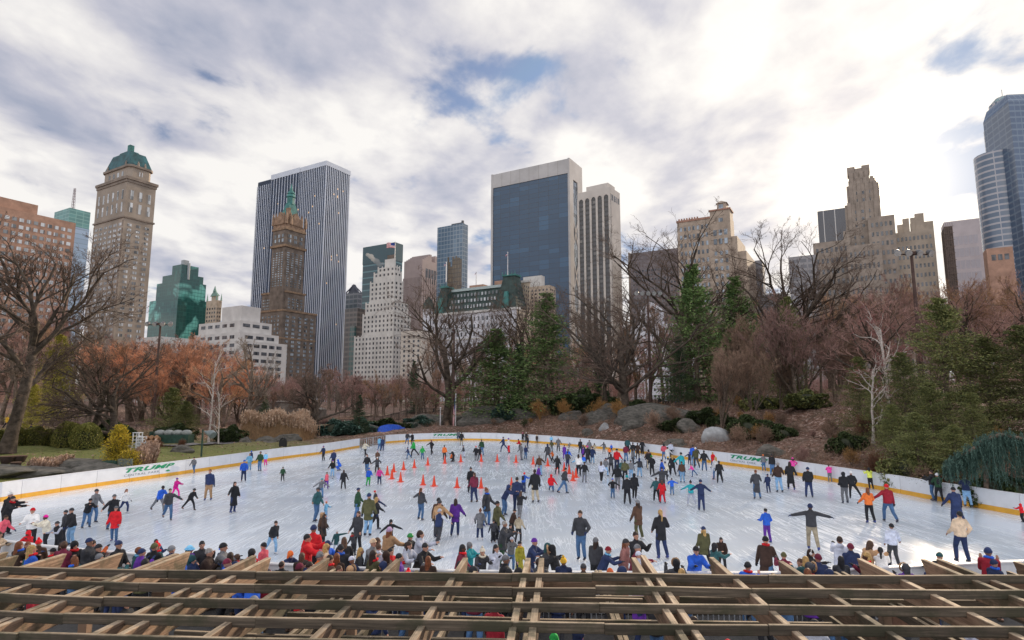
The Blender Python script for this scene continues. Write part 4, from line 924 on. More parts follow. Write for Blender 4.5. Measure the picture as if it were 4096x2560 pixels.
# ================= VEGETATION =================
RG = np.random.default_rng(11)
BARKD = mat('bark_dark', (.075, .058, .045), rough=.95, var=.35, vscale=5, bump=.5, bscale=12); TWIGD = mat('twig_dark', (.13, .092, .072), rough=.95, var=.2, vscale=2)
BARK = mat('bark_brown', (.14, .105, .08), rough=.95, var=.3, vscale=6, objvar=.25, bump=.4, bscale=14)
TWIGG = mat('twig_grey', (.25, .21, .175), rough=.95, var=.2, vscale=2, objvar=.3); TWIGT = mat('twig_tan', (.36, .22, .13), rough=.95, var=.2, vscale=2, objvar=.3)
TWIG = mat('twig_brown', (.27, .18, .13), rough=.95, var=.2, vscale=2, objvar=.3)
TWIGP = mat('twig_purple', (.30, .185, .16), rough=.95, var=.2, vscale=2, objvar=.25)
TWIGO = mat('twig_orange', (.58, .29, .17), rough=.95, var=.25, vscale=1.5, objvar=.15)
BIRCH = mat('bark_white', (.50, .45, .41), rough=.9, var=.2, vscale=6); TWIGR = mat('twig_red', (.26, .11, .10), rough=.95, var=.2, vscale=2)
def orth(T):
    a = np.where(np.abs(T[:, 2:3]) < .9, np.array([[0, 0, 1.]]), np.array([[1., 0, 0]])); U = np.cross(T, a); U /= np.linalg.norm(U, axis=1)[:, None] + 1e-9
    return U, np.cross(T, U)
def tubes(mb, P, Rr_, n, mi=0):
    """many tubes at once: P (B,K,3), radii (B,K)"""
    Bn, K, _ = P.shape
    T = np.gradient(P, axis=1); T /= np.linalg.norm(T, axis=2)[..., None] + 1e-9
    U, V = orth(T.reshape(-1, 3)); U = U.reshape(Bn, K, 3); V = V.reshape(Bn, K, 3)
    a = np.arange(n) * 2 * math.pi / n
    v = P[:, :, None, :] + Rr_[:, :, None, None] * (np.cos(a)[None, None, :, None] * U[:, :, None, :] + np.sin(a)[None, None, :, None] * V[:, :, None, :])
    bi = np.arange(Bn)[:, None, None] * K * n; ki = np.arange(K - 1)[None, :, None] * n; j = np.arange(n)[None, None, :]; j2 = (j + 1) % n
    f = np.stack([bi + ki + j, bi + ki + j2, bi + ki + n + j2, bi + ki + n + j], -1).reshape(-1, 4)
    mb.add(v.reshape(-1, 3), f, mi)
def grow(start, dirs, length, r0, rng, K=5, wig=.18, up=.12, taper=.45):
    Bn = len(start); P = np.zeros((Bn, K, 3)); P[:, 0] = start; D = dirs.copy(); st = length / (K - 1)
    for k in range(1, K):
        D = D + rng.normal(0, wig, (Bn, 3)); D[:, 2] += up; D /= np.linalg.norm(D, axis=1)[:, None]
        P[:, k] = P[:, k - 1] + D * st[:, None]
    Rr_ = r0[:, None] * np.linspace(1, taper, K)[None, :]
    return P, Rr_
def spawn(P, Rr_, L, n, t0, t1, ang, lr, rr_, rng, tip=True, flat=0.0):
    Bn, K, _ = P.shape; T = np.gradient(P, axis=1); T /= np.linalg.norm(T, axis=2)[..., None] + 1e-9
    t = np.sort(rng.uniform(t0, t1, (Bn, n)), 1)
    if tip: t[:, -1] = 1.0
    x = t * (K - 1); i = np.clip(x.astype(int), 0, K - 2); fr = (x - i)[..., None]; bi = np.arange(Bn)[:, None]
    S_ = P[bi, i] * (1 - fr) + P[bi, i + 1] * fr; Td = T[bi, i]; rad = Rr_[bi, i] * (1 - fr[..., 0]) + Rr_[bi, i + 1] * fr[..., 0]
    Tf = Td.reshape(-1, 3); U, V = orth(Tf); ph = rng.uniform(0, 2 * math.pi, len(Tf)); an = np.radians(rng.normal(ang, ang * .25, len(Tf)))
    side = np.cos(ph)[:, None] * U + np.sin(ph)[:, None] * V
    if flat: side[:, 2] *= (1 - flat)
    D = np.cos(an)[:, None] * Tf + np.sin(an)[:, None] * side; D /= np.linalg.norm(D, axis=1)[:, None]
    Ln = (np.repeat(L, n) * lr * rng.uniform(.7, 1.25, len(Tf))) * (1.15 - .45 * t.ravel())
    return S_.reshape(-1, 3), D, Ln, rad.ravel() * rr_
def bare_tree(seed, h=14, trunk=.28, spread=38, limbs=6, first=.25, lean=(0, 0), wig=.16, up=.10, reps=(6, 6, 5, 4), rtrunk=None, twig_r=.012, flat=0., multi=1, tl=.55, lens=(.62, .5, .5, .52, .55)):
    rng = np.random.default_rng(seed)
    d = np.array([[lean[0], lean[1], 1.0]] * multi) + (rng.normal(0, .22, (multi, 3)) * (multi > 1)); d[:, 2] = np.abs(d[:, 2]); d /= np.linalg.norm(d, axis=1)[:, None]
    L0 = np.full(multi, h * tl); r0 = np.full(multi, rtrunk or h * .022)
    P, Rr_ = grow(np.zeros((multi, 3)), d, L0, r0, rng, K=8, wig=.05 if multi == 1 else .08, up=.04, taper=.55)
    Rr_[:, 0] *= 1.35
    tr = MB(); cr = MB(); tubes(tr, P, Rr_, 9)
    S_, D, L, r = spawn(P, Rr_, L0, limbs, first, 1.0, spread, lens[0], .62, rng, flat=flat)
    P, Rr_ = grow(S_, D, L, r, rng, K=7, wig=wig, up=up, taper=.4); tubes(tr, P, Rr_, 6)
    Lp = L
    for lev, n in enumerate(reps):
        S_, D, L, r = spawn(P, Rr_, Lp, n, .18, 1.0, 36, lens[lev + 1], .62, rng)
        r = np.maximum(r, twig_r * (1.0 if lev < 2 else .8)); last = lev >= 2
        P, Rr_ = grow(S_, D, L, r, rng, K=4 if lev >= 2 else 5, wig=wig * 1.1, up=up * .8, taper=.45 if lev < 2 else .6)
        tubes(tr if lev == 0 else cr, P, Rr_, 3 if lev > 0 else 5); Lp = L
    return tr, cr
def conifer(seed, h=12, r=3.2, layers=26, per=11, skirt=.06, col=0, droop=.18, dens=16, leafsz=.34, shape=1.0, tuft=False):
    rng = np.random.default_rng(seed); tr = MB(); cr = MB()
    tr.tube([(0, 0, 0), (.05, 0, h * .5), (0, 0, h)], [h * .018, h * .011, .03], 7)
    zs = np.repeat(np.linspace(skirt * h, h * .98, layers), per) + rng.normal(0, h * .012, layers * per); t = np.clip((zs / h - skirt) / (1 - skirt), 0, 1)
    L = r * (1 - t) ** shape * rng.uniform(.55, 1.18, len(t)) + .25; L *= (1 + .25 * np.sin(zs * 2.1 + seed) * (1 - t)); ph = rng.uniform(0, 2 * math.pi, len(t))
    D = np.stack([np.cos(ph), np.sin(ph), -droop + .75 * t], 1); D /= np.linalg.norm(D, axis=1)[:, None]
    S_ = np.stack([0 * zs, 0 * zs, zs], 1); P, Rr_ = grow(S_, D, L, np.full(len(t), .035), rng, K=4, wig=.07, up=.06, taper=.3); tubes(tr, P, Rr_, 3)
    n = len(t); u = rng.uniform(.22, 1.05, (n, dens)); x = u * 3; i = np.clip(x.astype(int), 0, 2); fr = (x - i)[..., None]; bi = np.arange(n)[:, None]
    C_ = P[bi, i] * (1 - fr) + P[bi, i + 1] * fr; C_ = C_.reshape(-1, 3); wd = (np.repeat(L, dens) * .16 + .05)[:, None]
    C_ = C_ + rng.normal(0, 1, C_.shape) * wd * np.array([1, 1, .28]); T = np.repeat(D, dens, 0) + rng.normal(0, .5, C_.shape); T[:, 2] -= .1; T /= np.linalg.norm(T, axis=1)[:, None]
    U, V = orth(T); sz = leafsz * rng.uniform(.5, 1.2, len(C_))[:, None]; a = rng.uniform(0, math.pi, len(C_))[:, None]; Wd = np.cos(a) * U + np.sin(a) * V
    q = np.stack([C_ - T * sz * .5, C_ + Wd * sz * .20, C_ + T * sz * .65, C_ - Wd * sz * .20], 1).reshape(-1, 3)
    cr.add(q, np.arange(len(q)).reshape(-1, 4)); return tr, cr
def leaf_mat(name, dark, light, objv=.15, scale=.9, tr_=.1):
    if name in MATS: return MATS[name]
    m = bpy.data.materials.new(name); m.use_nodes = True; t = NT(m.node_tree); b = m.node_tree.nodes['Principled BSDF']
    g = t.n('ShaderNodeNewGeometry'); tc = t.n('ShaderNodeTexCoord'); nz = t.n('ShaderNodeTexNoise', i={'Vector': (tc, 3), 'Scale': scale, 'Detail': 3.0})
    f = t.m('ADD', t.m('MULTIPLY', (g, 8), .55), t.m('MULTIPLY', (nz, 0), .6)); oi = t.n('ShaderNodeObjectInfo')
    hs = t.n('ShaderNodeHueSaturation', i={'Value': t.m('MULTIPLY_ADD', (oi, 5), objv * 2, 1 - objv), 'Color': t.ramp(f, [(.25, dark), (.85, light)])})
    m.node_tree.links.new(hs.outputs[0], b.inputs['Base Color']); b.inputs['Roughness'].default_value = .75; b.inputs['Specular IOR Level'].default_value = .2
    MATS[name] = m; return m
PINE = leaf_mat('pine_needles', (.045, .10, .04), (.21, .30, .10)); SPRUCE = leaf_mat('dark_needles', (.025, .055, .035), (.085, .14, .065)); HEML = leaf_mat('hemlock_needles', (.055, .085, .038), (.27, .27, .095), objv=.28); GOLD = leaf_mat('golden_needles', (.18, .19, .03), (.85, .60, .06)); YG = leaf_mat('yellowgreen_needles', (.18, .19, .04), (.55, .47, .10))
BLUEG = leaf_mat('bluegreen_needles', (.035, .075, .06), (.13, .22, .18)); BOX = leaf_mat('boxwood_leaves', (.08, .11, .025), (.34, .31, .09), scale=2); IVY = leaf_mat('ground_leaves', (.03, .05, .022), (.09, .12, .045)); STRAW = leaf_mat('straw', (.52, .36, .25), (.86, .70, .56)); BRACK = leaf_mat('brown_leaves', (.10, .045, .028), (.26, .13, .08)); WILL = leaf_mat('willow_stems', (.30, .16, .06), (.50, .29, .11))
def proto(name, tr, cr, mt, mc):
    top = max(np.vstack(q.v)[:, 2].max() for q in (tr, cr) if q.v); a = tr.mesh('trunk', mt, True); b = cr.mesh('crown', mc); return (name, a, b, float(top))
def plant(pr, x, y, h_scale, rz, label, cat, group=None, z=None, sx=None, crown_mat=None, trunk_mat=None):
    name, a, b = pr[:3]; z = gz(x, y) - .08 if z is None else z
    r = empty(name, (x, y, z), rz, label=label, cat=cat, group=group); s_ = (sx or h_scale, sx or h_scale, h_scale); r.scale = s_
    for nm, me, mm in (('trunk', a, trunk_mat), ('crown', b, crown_mat)):
        if me is None or len(me.vertices) == 0: continue
        o = bpy.data.objects.new(nm, me); COL.objects.link(o); o.parent = r
        if mm: o.material_slots[0].link = 'OBJECT'; o.material_slots[0].material = mm
    return r
def loc_words(px):
    for lim, w_ in ((260, 'at the far left edge'), (600, 'in the left part of the park'), (1000, 'left of the reed bed'), (1350, 'behind the reed bed'), (1750, 'left of the flagpoles'), (2000, 'near the flagpoles'), (2400, 'behind the two big spruces'), (2750, 'by the right floodlight mast'), (3100, 'on the bank behind the fence'), (3500, 'on the right bank'), (9999, 'at the far right')):
        if px < lim: return w_
# prototypes: height 10 m each, scaled
PA = [proto('bare_tree', *bare_tree(s_, 10, spread=44, limbs=7, first=.3, reps=(6, 6, 5, 3), wig=.2, up=.10, tl=.5, rtrunk=.24), BARK, TWIG) for s_ in (1, 2, 3)]
PU = [proto('bare_tree', *bare_tree(s_, 10, spread=30, limbs=8, first=.3, reps=(5, 6, 5, 4), wig=.12, up=.16, tl=.62, rtrunk=.15, lens=(.5, .5, .5, .5, .55)), BARK, TWIGP) for s_ in (4, 5, 6)]
PM = [proto('bare_tree', *bare_tree(s_, 10, spread=22, limbs=7, first=.2, reps=(5, 6, 5, 4), wig=.09, up=.20, tl=.45, multi=4, rtrunk=.085, lens=(.75, .5, .5, .5, .5), twig_r=.009), BARK, TWIG) for s_ in (7, 8)]
PB = proto('birch_tree', *bare_tree(9, 10, spread=42, limbs=11, first=.15, reps=(5, 5, 4), wig=.2, up=.02, tl=.8, rtrunk=.13, lens=(.38, .5, .5, .5)), BIRCH, TWIGR)
PS = [proto('thicket_shrub', *bare_tree(s_, 3, spread=30, limbs=7, first=.1, reps=(5, 5, 4), wig=.2, up=.1, tl=.5, multi=7, rtrunk=.022, lens=(.8, .55, .5, .5), twig_r=.007), BARK, TWIG) for s_ in (10, 12)]
CP = [proto('pine_tree', *conifer(20, 12, 3.4, 20, 11, dens=70, leafsz=.24, droop=-.05, shape=.75), BARK, PINE), proto('spruce_tree', *conifer(21, 12, 3.6, 23, 10, dens=64, leafsz=.22, droop=.10, shape=1.05), BARK, PINE), proto('hemlock_tree', *conifer(22, 12, 4.2, 19, 10, dens=125, leafsz=.20, droop=.22, shape=.7, skirt=.02), BARK, HEML)]
# ---- named trees (pixel column, depth, top pixel row, kind) ----
def htop(px, ptop, Y): x = xat(px, Y, 6); return x, zat(ptop, Y) - gz(x, Y)
ORDW = ['first', 'second', 'third', 'fourth', 'fifth', 'sixth', 'seventh', 'eighth', 'ninth', 'tenth', 'eleventh', 'twelfth', 'thirteenth', 'fourteenth', 'fifteenth', 'sixteenth', 'seventeenth', 'eighteenth', 'nineteenth', 'twentieth', 'twenty-first', 'twenty-second', 'twenty-third', 'twenty-fourth', 'twenty-fifth', 'twenty-sixth', 'twenty-seventh', 'twenty-eighth', 'twenty-ninth', 'thirtieth'] + ['later'] * 99
def tree(pr, px, Y, ptop, label, cat='bare tree', rz=0., base=10., wide=1.0, **k):
    x, h_ = htop(px, ptop, Y); s_ = h_ / pr[3]; return plant(pr, x, Y, s_, rz, label, cat, sx=s_ * wide, **k)
# hero trees
HT = bare_tree(31, 10, spread=44, limbs=9, first=.34, lean=(.16, .0), reps=(7, 6, 6, 4), wig=.17, up=.09, tl=.62, rtrunk=.25, lens=(.85, .5, .5, .5, .5), twig_r=.008)
tree(proto('bare_tree', *HT, BARKD, TWIGD), 50, 52, 850, 'huge spreading bare tree with thick leaning trunk at the far left', rz=.2, wide=1.15)
tree(proto('bare_tree', *bare_tree(32, 10, spread=50, limbs=7, first=.3, lean=(-.1, 0), reps=(6, 6, 6, 3), wig=.22, up=.06, tl=.55, rtrunk=.28, lens=(.9, .5, .5, .5, .5)), BARKD, TWIGD), -260, 46, 960, 'big bare tree leaning in over the left edge of the picture', rz=1.0, wide=1.3)
tree(proto('bare_tree', *bare_tree(33, 10, spread=48, limbs=6, first=.35, lean=(.32, 0), reps=(6, 6, 5, 3), wig=.24, up=.05, tl=.5, rtrunk=.24, lens=(.9, .55, .5, .5, .5)), BARKD, TWIGD), 372, 64, 1330, 'crooked bare tree leaning right behind the round clipped bushes', wide=1.1)
tree(proto('bare_tree', *bare_tree(34, 10, spread=60, limbs=7, first=.22, lean=(-.1, 0), reps=(6, 6, 5, 3), wig=.26, up=.02, tl=.4, rtrunk=.28, lens=(1.1, .6, .5, .5, .5)), BARKD, TWIGD), 470, 62, 1390, 'dark twisted low bare tree left of the left floodlight mast', wide=1.25)
tree(proto('bare_tree', *bare_tree(35, 10, spread=52, limbs=9, first=.25, lean=(.08, 0), reps=(6, 6, 6, 4), wig=.2, up=.06, tl=.42, rtrunk=.32, lens=(1.15, .5, .5, .5, .5)), BARKD, TWIGD), 1272, 84, 1430, 'broad domed bare tree standing right of the reed bed', wide=1.35, rz=2)
tree(PB, 845, 70, 1340, 'white-barked birch with many thin limbs left of the reed bed', 'birch tree', rz=.3, wide=.8)
tree(PB, 885, 69, 1500, 'slanting young birch leaning right beside the taller birch', 'birch tree', rz=1.7, wide=.9)
big = [(35, 1790, 104, 1110, 46, 1.45, 'great bare elm with long dark limbs left of the spruces'), (36, 2080, 112, 1110, 42, 1.15, 'tall bare elm rising behind the left spruce'), (37, 2500, 84, 1050, 50, 1.35, 'great spreading bare elm left of the right floodlight mast'), (38, 2420, 96, 1180, 40, 1.0, 'bare tree just behind the great spreading elm'),
       (39, 2760, 100, 870, 42, 1.35, 'tall fan-shaped bare tree in front of the tan hotel'), (40, 3130, 92, 860, 42, 1.2, 'tall bare tree with forked limbs against the bright sky'), (41, 3560, 64, 1120, 44, 1.25, 'purple-brown bare tree round the far right floodlight mast'), (42, 3900, 58, 1110, 46, 1.3, 'dense purple-brown bare tree near the right edge'), (43, 4150, 56, 1050, 46, 1.3, 'bare tree cut off by the right edge of the picture')]
for sd_, px, Y, pt, sp_, wd_, lb in big:
    tree(proto('bare_tree', *bare_tree(sd_, 10, spread=sp_, limbs=11, first=.30, reps=(6, 5, 5, 4), wig=.17, up=.09, tl=.5, rtrunk=.185, lens=(.9, .52, .52, .5, .5), twig_r=.006), BARKD, TWIGD if px < 3300 else TWIGP), px, Y, pt, lb, rz=sd_, wide=wd_)
for px, Y, pt, k, wd_, lb in [(2880, 70, 1380, 0, 1.0, 'fine-twigged grey bare tree leaning over the rink boards on the right bank'), (3010, 72, 1370, 1, 1.0, 'fine-twigged bare tree just right of the leaning grey one'), (3120, 74, 1420, 0, 1.0, 'slender multi-stemmed bare tree left of the pink birch'), (2960, 84, 1250, 1, 1.1, 'tall many-stemmed bare tree behind the fence on the bank'), (3340, 78, 1290, 0, 1.3, 'wide brushy bare tree behind the pink birch')]:
    tree(PM[k], px, Y, pt, lb, rz=px, wide=wd_)
tree(PB, 3560, 56, 1180, 'pinkish birch with bare white limbs on the right bank', 'birch tree', rz=2.2, wide=1.0)
tree(PB, 3480, 50, 1380, 'leaning white-limbed birch reaching left over the leafy bank', 'birch tree', rz=3.9, wide=1.2)
# conifers
for pr, px, Y, pt, mc, wd_, lb in [(1, 1985, 99, 1310, None, 1.9, 'broad bluish-green pine, left one of the two big conifers by the flagpoles'), (1, 2075, 104, 1370, SPRUCE, .9, 'shorter dark pine tucked right of the left big conifer'), (1, 2190, 98, 1165, None, 1.45, 'tallest dark green spruce in the centre, pointed top'),
        (1, 2790, 90, 1050, None, 1.15, 'tall narrow dark pine behind the fence on the bank'), (1, 2960, 92, 1100, None, 1.2, 'tall sparse green pine right of the narrow dark pine'), (0, 2720, 86, 1340, SPRUCE, .9, 'low wide dark green pine with drooping boughs by the fence'), (0, 3170, 80, 1180, HEML, .8, 'ragged dull green pine against the bright gap'),
        (0, 2400, 100, 1380, SPRUCE, .6, 'small dark spruce between the elm and the tallest spruce'), (1, 1060, 96, 1570, SPRUCE, .9, 'small dark cone-shaped spruce behind the reed bed'), (1, 1440, 88, 1575, SPRUCE, 1.0, 'dark rounded yew right of the domed bare tree'), (0, 690, 78, 1545, HEML, 1.7, 'ragged green hemlock right of the left floodlight mast'),
        (0, 745, 76, 1600, HEML, 1.9, 'shorter hemlock leaning against the ragged one'), (1, 2430, 103, 1560, SPRUCE, 1.6, 'bushy dark yew left of the lamp on the bank'), (1, 1655, 135, 1440, SPRUCE, .8, 'tiny distant fir in front of the white stepped tower')]:
    tree(CP[pr], px, Y, pt, lb, 'conifer', rz=px * .7, base=12, wide=wd_, crown_mat=mc)
for px, Y, pt, wd_, lb in [(3790, 46, 1180, 1.05, 'tall shaggy hemlock with brownish-green crown at right'), (3620, 45, 1400, 1.0, 'mid-height hemlock left of the tall shaggy one'), (3960, 44, 1340, 1.2, 'dark spreading hemlock behind the weeping blue cedar'), (4110, 42, 1290, 1.2, 'hemlock cut off by the right edge of the picture'), (3720, 42, 1520, 1.3, 'low hemlock with sweeping boughs just above the right boards'), (3500, 52, 1500, .9, 'small hemlock on the leafy bank below the pink birch'), (3880, 40, 1560, 1.1, 'lowest dark hemlock beside the weeping blue cedar'), (3560, 44, 1610, 1.2, 'low hemlock thicket at the foot of the pink birch'), (3650, 39, 1640, 1.3, 'bushy young hemlock left of the left spotlight box'), (3800, 37, 1690, 1.5, 'sprawling young hemlock right above the right boards'), (3440, 57, 1420, 1.0, 'narrow hemlock half hidden by the pink birch')]:
    tree(CP[2], px, Y, pt, lb, 'conifer', rz=px, base=12, wide=wd_)
tree(CP[0], 215, 84, 1330, 'yellow-green feathery pine behind the huge bare tree', 'conifer', base=12, wide=1.1, crown_mat=YG); tree(CP[0], 130, 70, 1530, 'low yellow-green pine near the left fence', 'conifer', base=12, wide=1.3, crown_mat=YG)
# willow-like orange trees, background wood
rr = random.Random(8)
GRP = 'bare trees of the park wood'
def dup_label(i, px, Y, kind): return None
orange = [(560, 96, 1360), (680, 104, 1340), (800, 100, 1350), (900, 92, 1400), (470, 110, 1380), (740, 120, 1330), (620, 88, 1440), (960, 104, 1430)]
for i, (px, Y, pt) in enumerate(orange): tree(PM[i % 2], px, Y, pt, ['orange-twigged willow %s' % q for q in ('left of the left floodlight mast', 'just right of the left floodlight mast', 'behind the white birch', 'in front of the white terraced block', 'behind the dark twisted tree', 'tallest at the back of the willow row', 'low in front of the willow row', 'at the right end of the willow row')][i], 'willow tree', rz=rr.uniform(0, 6), wide=1.5, crown_mat=TWIGO, group='orange willows')
wood = []
for k in range(120):
    px = -150 + 4450 * (k + rr.random()) / 120
    if px < 1000: Y = rr.uniform(75, 170); pt = rr.uniform(1330, 1480) + (0 if px > 350 else -150)
    elif px < 1700: Y = rr.uniform(120, 230); pt = rr.uniform(1440, 1530)
    elif px < 2450: Y = rr.uniform(120, 190); pt = rr.uniform(1280, 1420)
    elif px < 3150: Y = rr.uniform(100, 170); pt = rr.uniform(1180, 1350)
    else: Y = rr.uniform(62, 130); pt = rr.uniform(1080, 1260)
    wood.append((px, Y, pt))
for k in range(45):
    px = 950 + 1200 * rr.random(); wood.append((px, rr.uniform(105, 150), rr.uniform(1500, 1570)))
wood.sort(); cnt = {}
for i, (px, Y, pt) in enumerate(wood):
    pr = (PA + PU)[rr.randrange(6)] if px < 3100 else (PU + PM)[rr.randrange(5)]
    lw = loc_words(px); cnt[lw] = cnt.get(lw, 0) + 1
    tree(pr, px, Y, pt, ORDW[cnt[lw] - 1] + ' bare wood tree from the left, ' + lw, 'bare tree', rz=rr.uniform(0, 6), wide=rr.uniform(.85, 1.25), group=GRP + ' ' + loc_words(px), crown_mat=rr.choice([TWIG, TWIGP, TWIGG, TWIGT, TWIGP]))
# far-off mass of twigs that closes the wood: real trees, one stuff object
far = MB()
for k in range(520):
    px = rr.uniform(-200, 4300); Y = rr.uniform(170, 270); x = xat(px, Y, 6); z = gz(x, Y); h_ = rr.uniform(7, 11); tr_, cr_ = None, None
    P = np.zeros((1, 3, 3)); P[0, :, 0] = x; P[0, :, 1] = Y; P[0, :, 2] = z + np.array([0, h_ * .5, h_ * .8]); tubes(far, P, np.array([[.16, .12, .05]]), 4)
    n_ = 46; a = RG.uniform(0, 6.28, n_); rad = RG.uniform(.4, 1, n_) * h_ * .38; s_ = np.stack([np.full(n_, x), np.full(n_, Y), z + h_ * RG.uniform(.2, .75, n_)], 1); d_ = np.stack([np.cos(a), np.sin(a), RG.uniform(.4, 1.4, n_)], 1)
    P2, r2 = grow(s_, d_ / np.linalg.norm(d_, axis=1)[:, None], rad, np.full(n_, .05), RG, K=3, wig=.3); tubes(far, P2, r2, 3)
    S_, D, L, r_ = spawn(P2, r2, rad, 4, .2, 1, 40, .6, .8, RG); P3, r3 = grow(S_, D, L, r_, RG, K=2, wig=.2); tubes(far, P3, r3, 3)
tag(far.obj('distant_wood', TWIGP), 'far-off bare wood closing the park below the skyline', 'wood', kind='stuff')
# ---- shrubs ----
def leafball(seed, n=9000, sz=.07, lump=.08, flat=1.0):
    rng = np.random.default_rng(seed); d = rng.normal(0, 1, (n, 3)); d /= np.linalg.norm(d, axis=1)[:, None]; d[:, 2] = np.where(d[:, 2] < -.55, -d[:, 2], d[:, 2])
    rad = rng.uniform(.86, 1.0, n) * (1 + lump * np.sin(5 * d[:, 0] + seed) * np.sin(4 * d[:, 1] + 2 * d[:, 2])); C_ = d * rad[:, None]; C_[:, 2] = C_[:, 2] * flat + .55 * flat
    T = d + rng.normal(0, .8, (n, 3)); T /= np.linalg.norm(T, axis=1)[:, None]; U, V = orth(T); s_ = sz * rng.uniform(.5, 1.3, n)[:, None]
    q = np.stack([C_ - T * s_, C_ + U * s_ * .5, C_ + T * s_, C_ - U * s_ * .5], 1).reshape(-1, 3); m_ = MB(); m_.add(q, np.arange(len(q)).reshape(-1, 4)); return m_
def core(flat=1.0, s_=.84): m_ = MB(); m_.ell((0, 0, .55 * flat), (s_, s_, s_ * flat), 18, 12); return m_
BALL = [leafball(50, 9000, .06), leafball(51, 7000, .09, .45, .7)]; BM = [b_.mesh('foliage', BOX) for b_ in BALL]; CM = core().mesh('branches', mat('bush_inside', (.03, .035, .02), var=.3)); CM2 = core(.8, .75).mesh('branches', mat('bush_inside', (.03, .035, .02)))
def office(px, Y, z, need):
    for _ in range(60):
        x = xat(px, Y, z); a_, b_ = np.array([x]), np.array([Y])
        if not in_poly(a_, b_, ring)[0] and dist_poly(a_, b_, ring)[0] > need: return x, Y
        Y += .4
    return x, Y
def bush(name, px, pbase, Y, w_, h_, label, m, k=0, group=None, cat='bush'):
    x, Y = office(px, Y, 2, w_ / 2 + .15); z = gz(x, Y) - .05; r = empty(name, (x, Y, z), px * .37, label=label, cat=cat, group=group); r.scale = (w_ / 2, w_ / 2, h_ / (1.5 if k == 0 else 1.25))
    for nm, me, mm in (('foliage', BM[k], m), ('branches', CM if k == 0 else CM2, None)):
        o = bpy.data.objects.new(nm, me); COL.objects.link(o); o.parent = r
        if mm: o.material_slots[0].link = 'OBJECT'; o.material_slots[0].material = mm
    return r
for px, Y, w_, h_, lb in [(-15, 55, 2.2, 1.7, 'round clipped boxwood cut off by the left edge'), (55, 57, 2.2, 1.9, 'round clipped boxwood behind the dark flower pots'), (138, 58, 2.0, 1.8, 'round clipped boxwood, third from the left edge'), (200, 59, 1.8, 1.6, 'smaller round clipped boxwood in the middle of the row'), (268, 57.5, 2.5, 2.3, 'large dark clipped bush left of its twin'), (345, 57, 2.6, 2.3, 'large dark clipped bush beside the golden conifer')]:
    bush('clipped_bush', px, 0, Y, w_, h_, lb, BOX, 0, 'row of round clipped bushes')
tree(proto('golden_conifer', *conifer(60, 3.2, 1.25, 20, 20, dens=40, leafsz=.12, droop=-.1, shape=1.0, skirt=.02), BARK, GOLD), 490, 47, 1690, 'golden-yellow feathery dwarf conifer beside the green cabinet', 'conifer', base=3.2)
tree(proto('golden_conifer', *conifer(61, 2.2, 1.2, 14, 18, dens=26, leafsz=.14, droop=-.2, shape=.5, skirt=.02), BARK, GOLD), 535, 45.5, 1790, 'lower golden conifer to the right of the taller golden one', 'conifer', base=2.2)
for px, Y, w_, h_, lb, m_ in [(1350, 86, 6.0, 2.1, 'low blue-green juniper right of the reed bed', BLUEG), (1430, 92, 5.0, 2.2, 'blue-green juniper mound behind the wooden frame', BLUEG), (1530, 97, 7.0, 2.0, 'wide dark evergreen bush behind the gate', IVY), (1680, 100, 5.0, 1.8, 'blue-green bush behind the blue tarpaulin', BLUEG), (2010, 97, 5.5, 2.4, 'blue-green bush growing over the rock right of the flagpoles', BLUEG),
        (2060, 99, 5.0, 3.4, 'dark bush at the foot of the left pine', IVY), (2330, 96, 6.0, 4.0, 'big dark green yew bush right of the tallest spruce', IVY), (2240, 99, 5, 3.0, 'dark yew bush under the tallest spruce', IVY), (2470, 92, 5.5, 2.4, 'flat dark juniper spreading below the bank fence', IVY), (2560, 88, 5, 1.8, 'flat juniper cascading over the rock', IVY), (2890, 72, 3.2, 2.0, 'dull green bush under the leaning grey tree', IVY), (3000, 66, 4.4, 2.2, 'dark bramble bush beside the pale boulder', IVY),
        (920, 72, 3.0, 1.8, 'green bush at the left end of the reed bed', IVY), (700, 74, 4.0, 1.8, 'dark green bush behind the garden lumber', IVY), (440, 66, 5, 2.4, 'dark hedge bush right of the clipped row', IVY), (3390, 50, 2.6, 1.4, 'small green bush at the edge of the leaf-covered bank', IVY), (3660, 38, 3.2, 2.2, 'green bush behind the right boards', HEML), (3840, 35, 2.6, 1.3, 'low brownish bush near the dark spotlight box', BRACK), (4000, 34, 3.0, 1.7, 'low dark bush right above the right boards', IVY), (3120, 62, 3.4, 1.5, 'straggly green bush in the middle of the leafy bank', IVY), (3230, 70, 4.4, 2.0, 'wide green bush below the bank fence, right part', HEML), (2820, 76, 4.0, 1.8, 'dark green bush on the outcrop right of the big rocks', IVY), (3050, 76, 4.2, 1.8, 'green bush under the two thin grey trees', HEML), (2700, 73, 3.4, 1.4, 'dark creeping bush over the right big outcrop', IVY)]:
    bush('bush', px, 0, Y, w_, h_, lb, m_, 1)
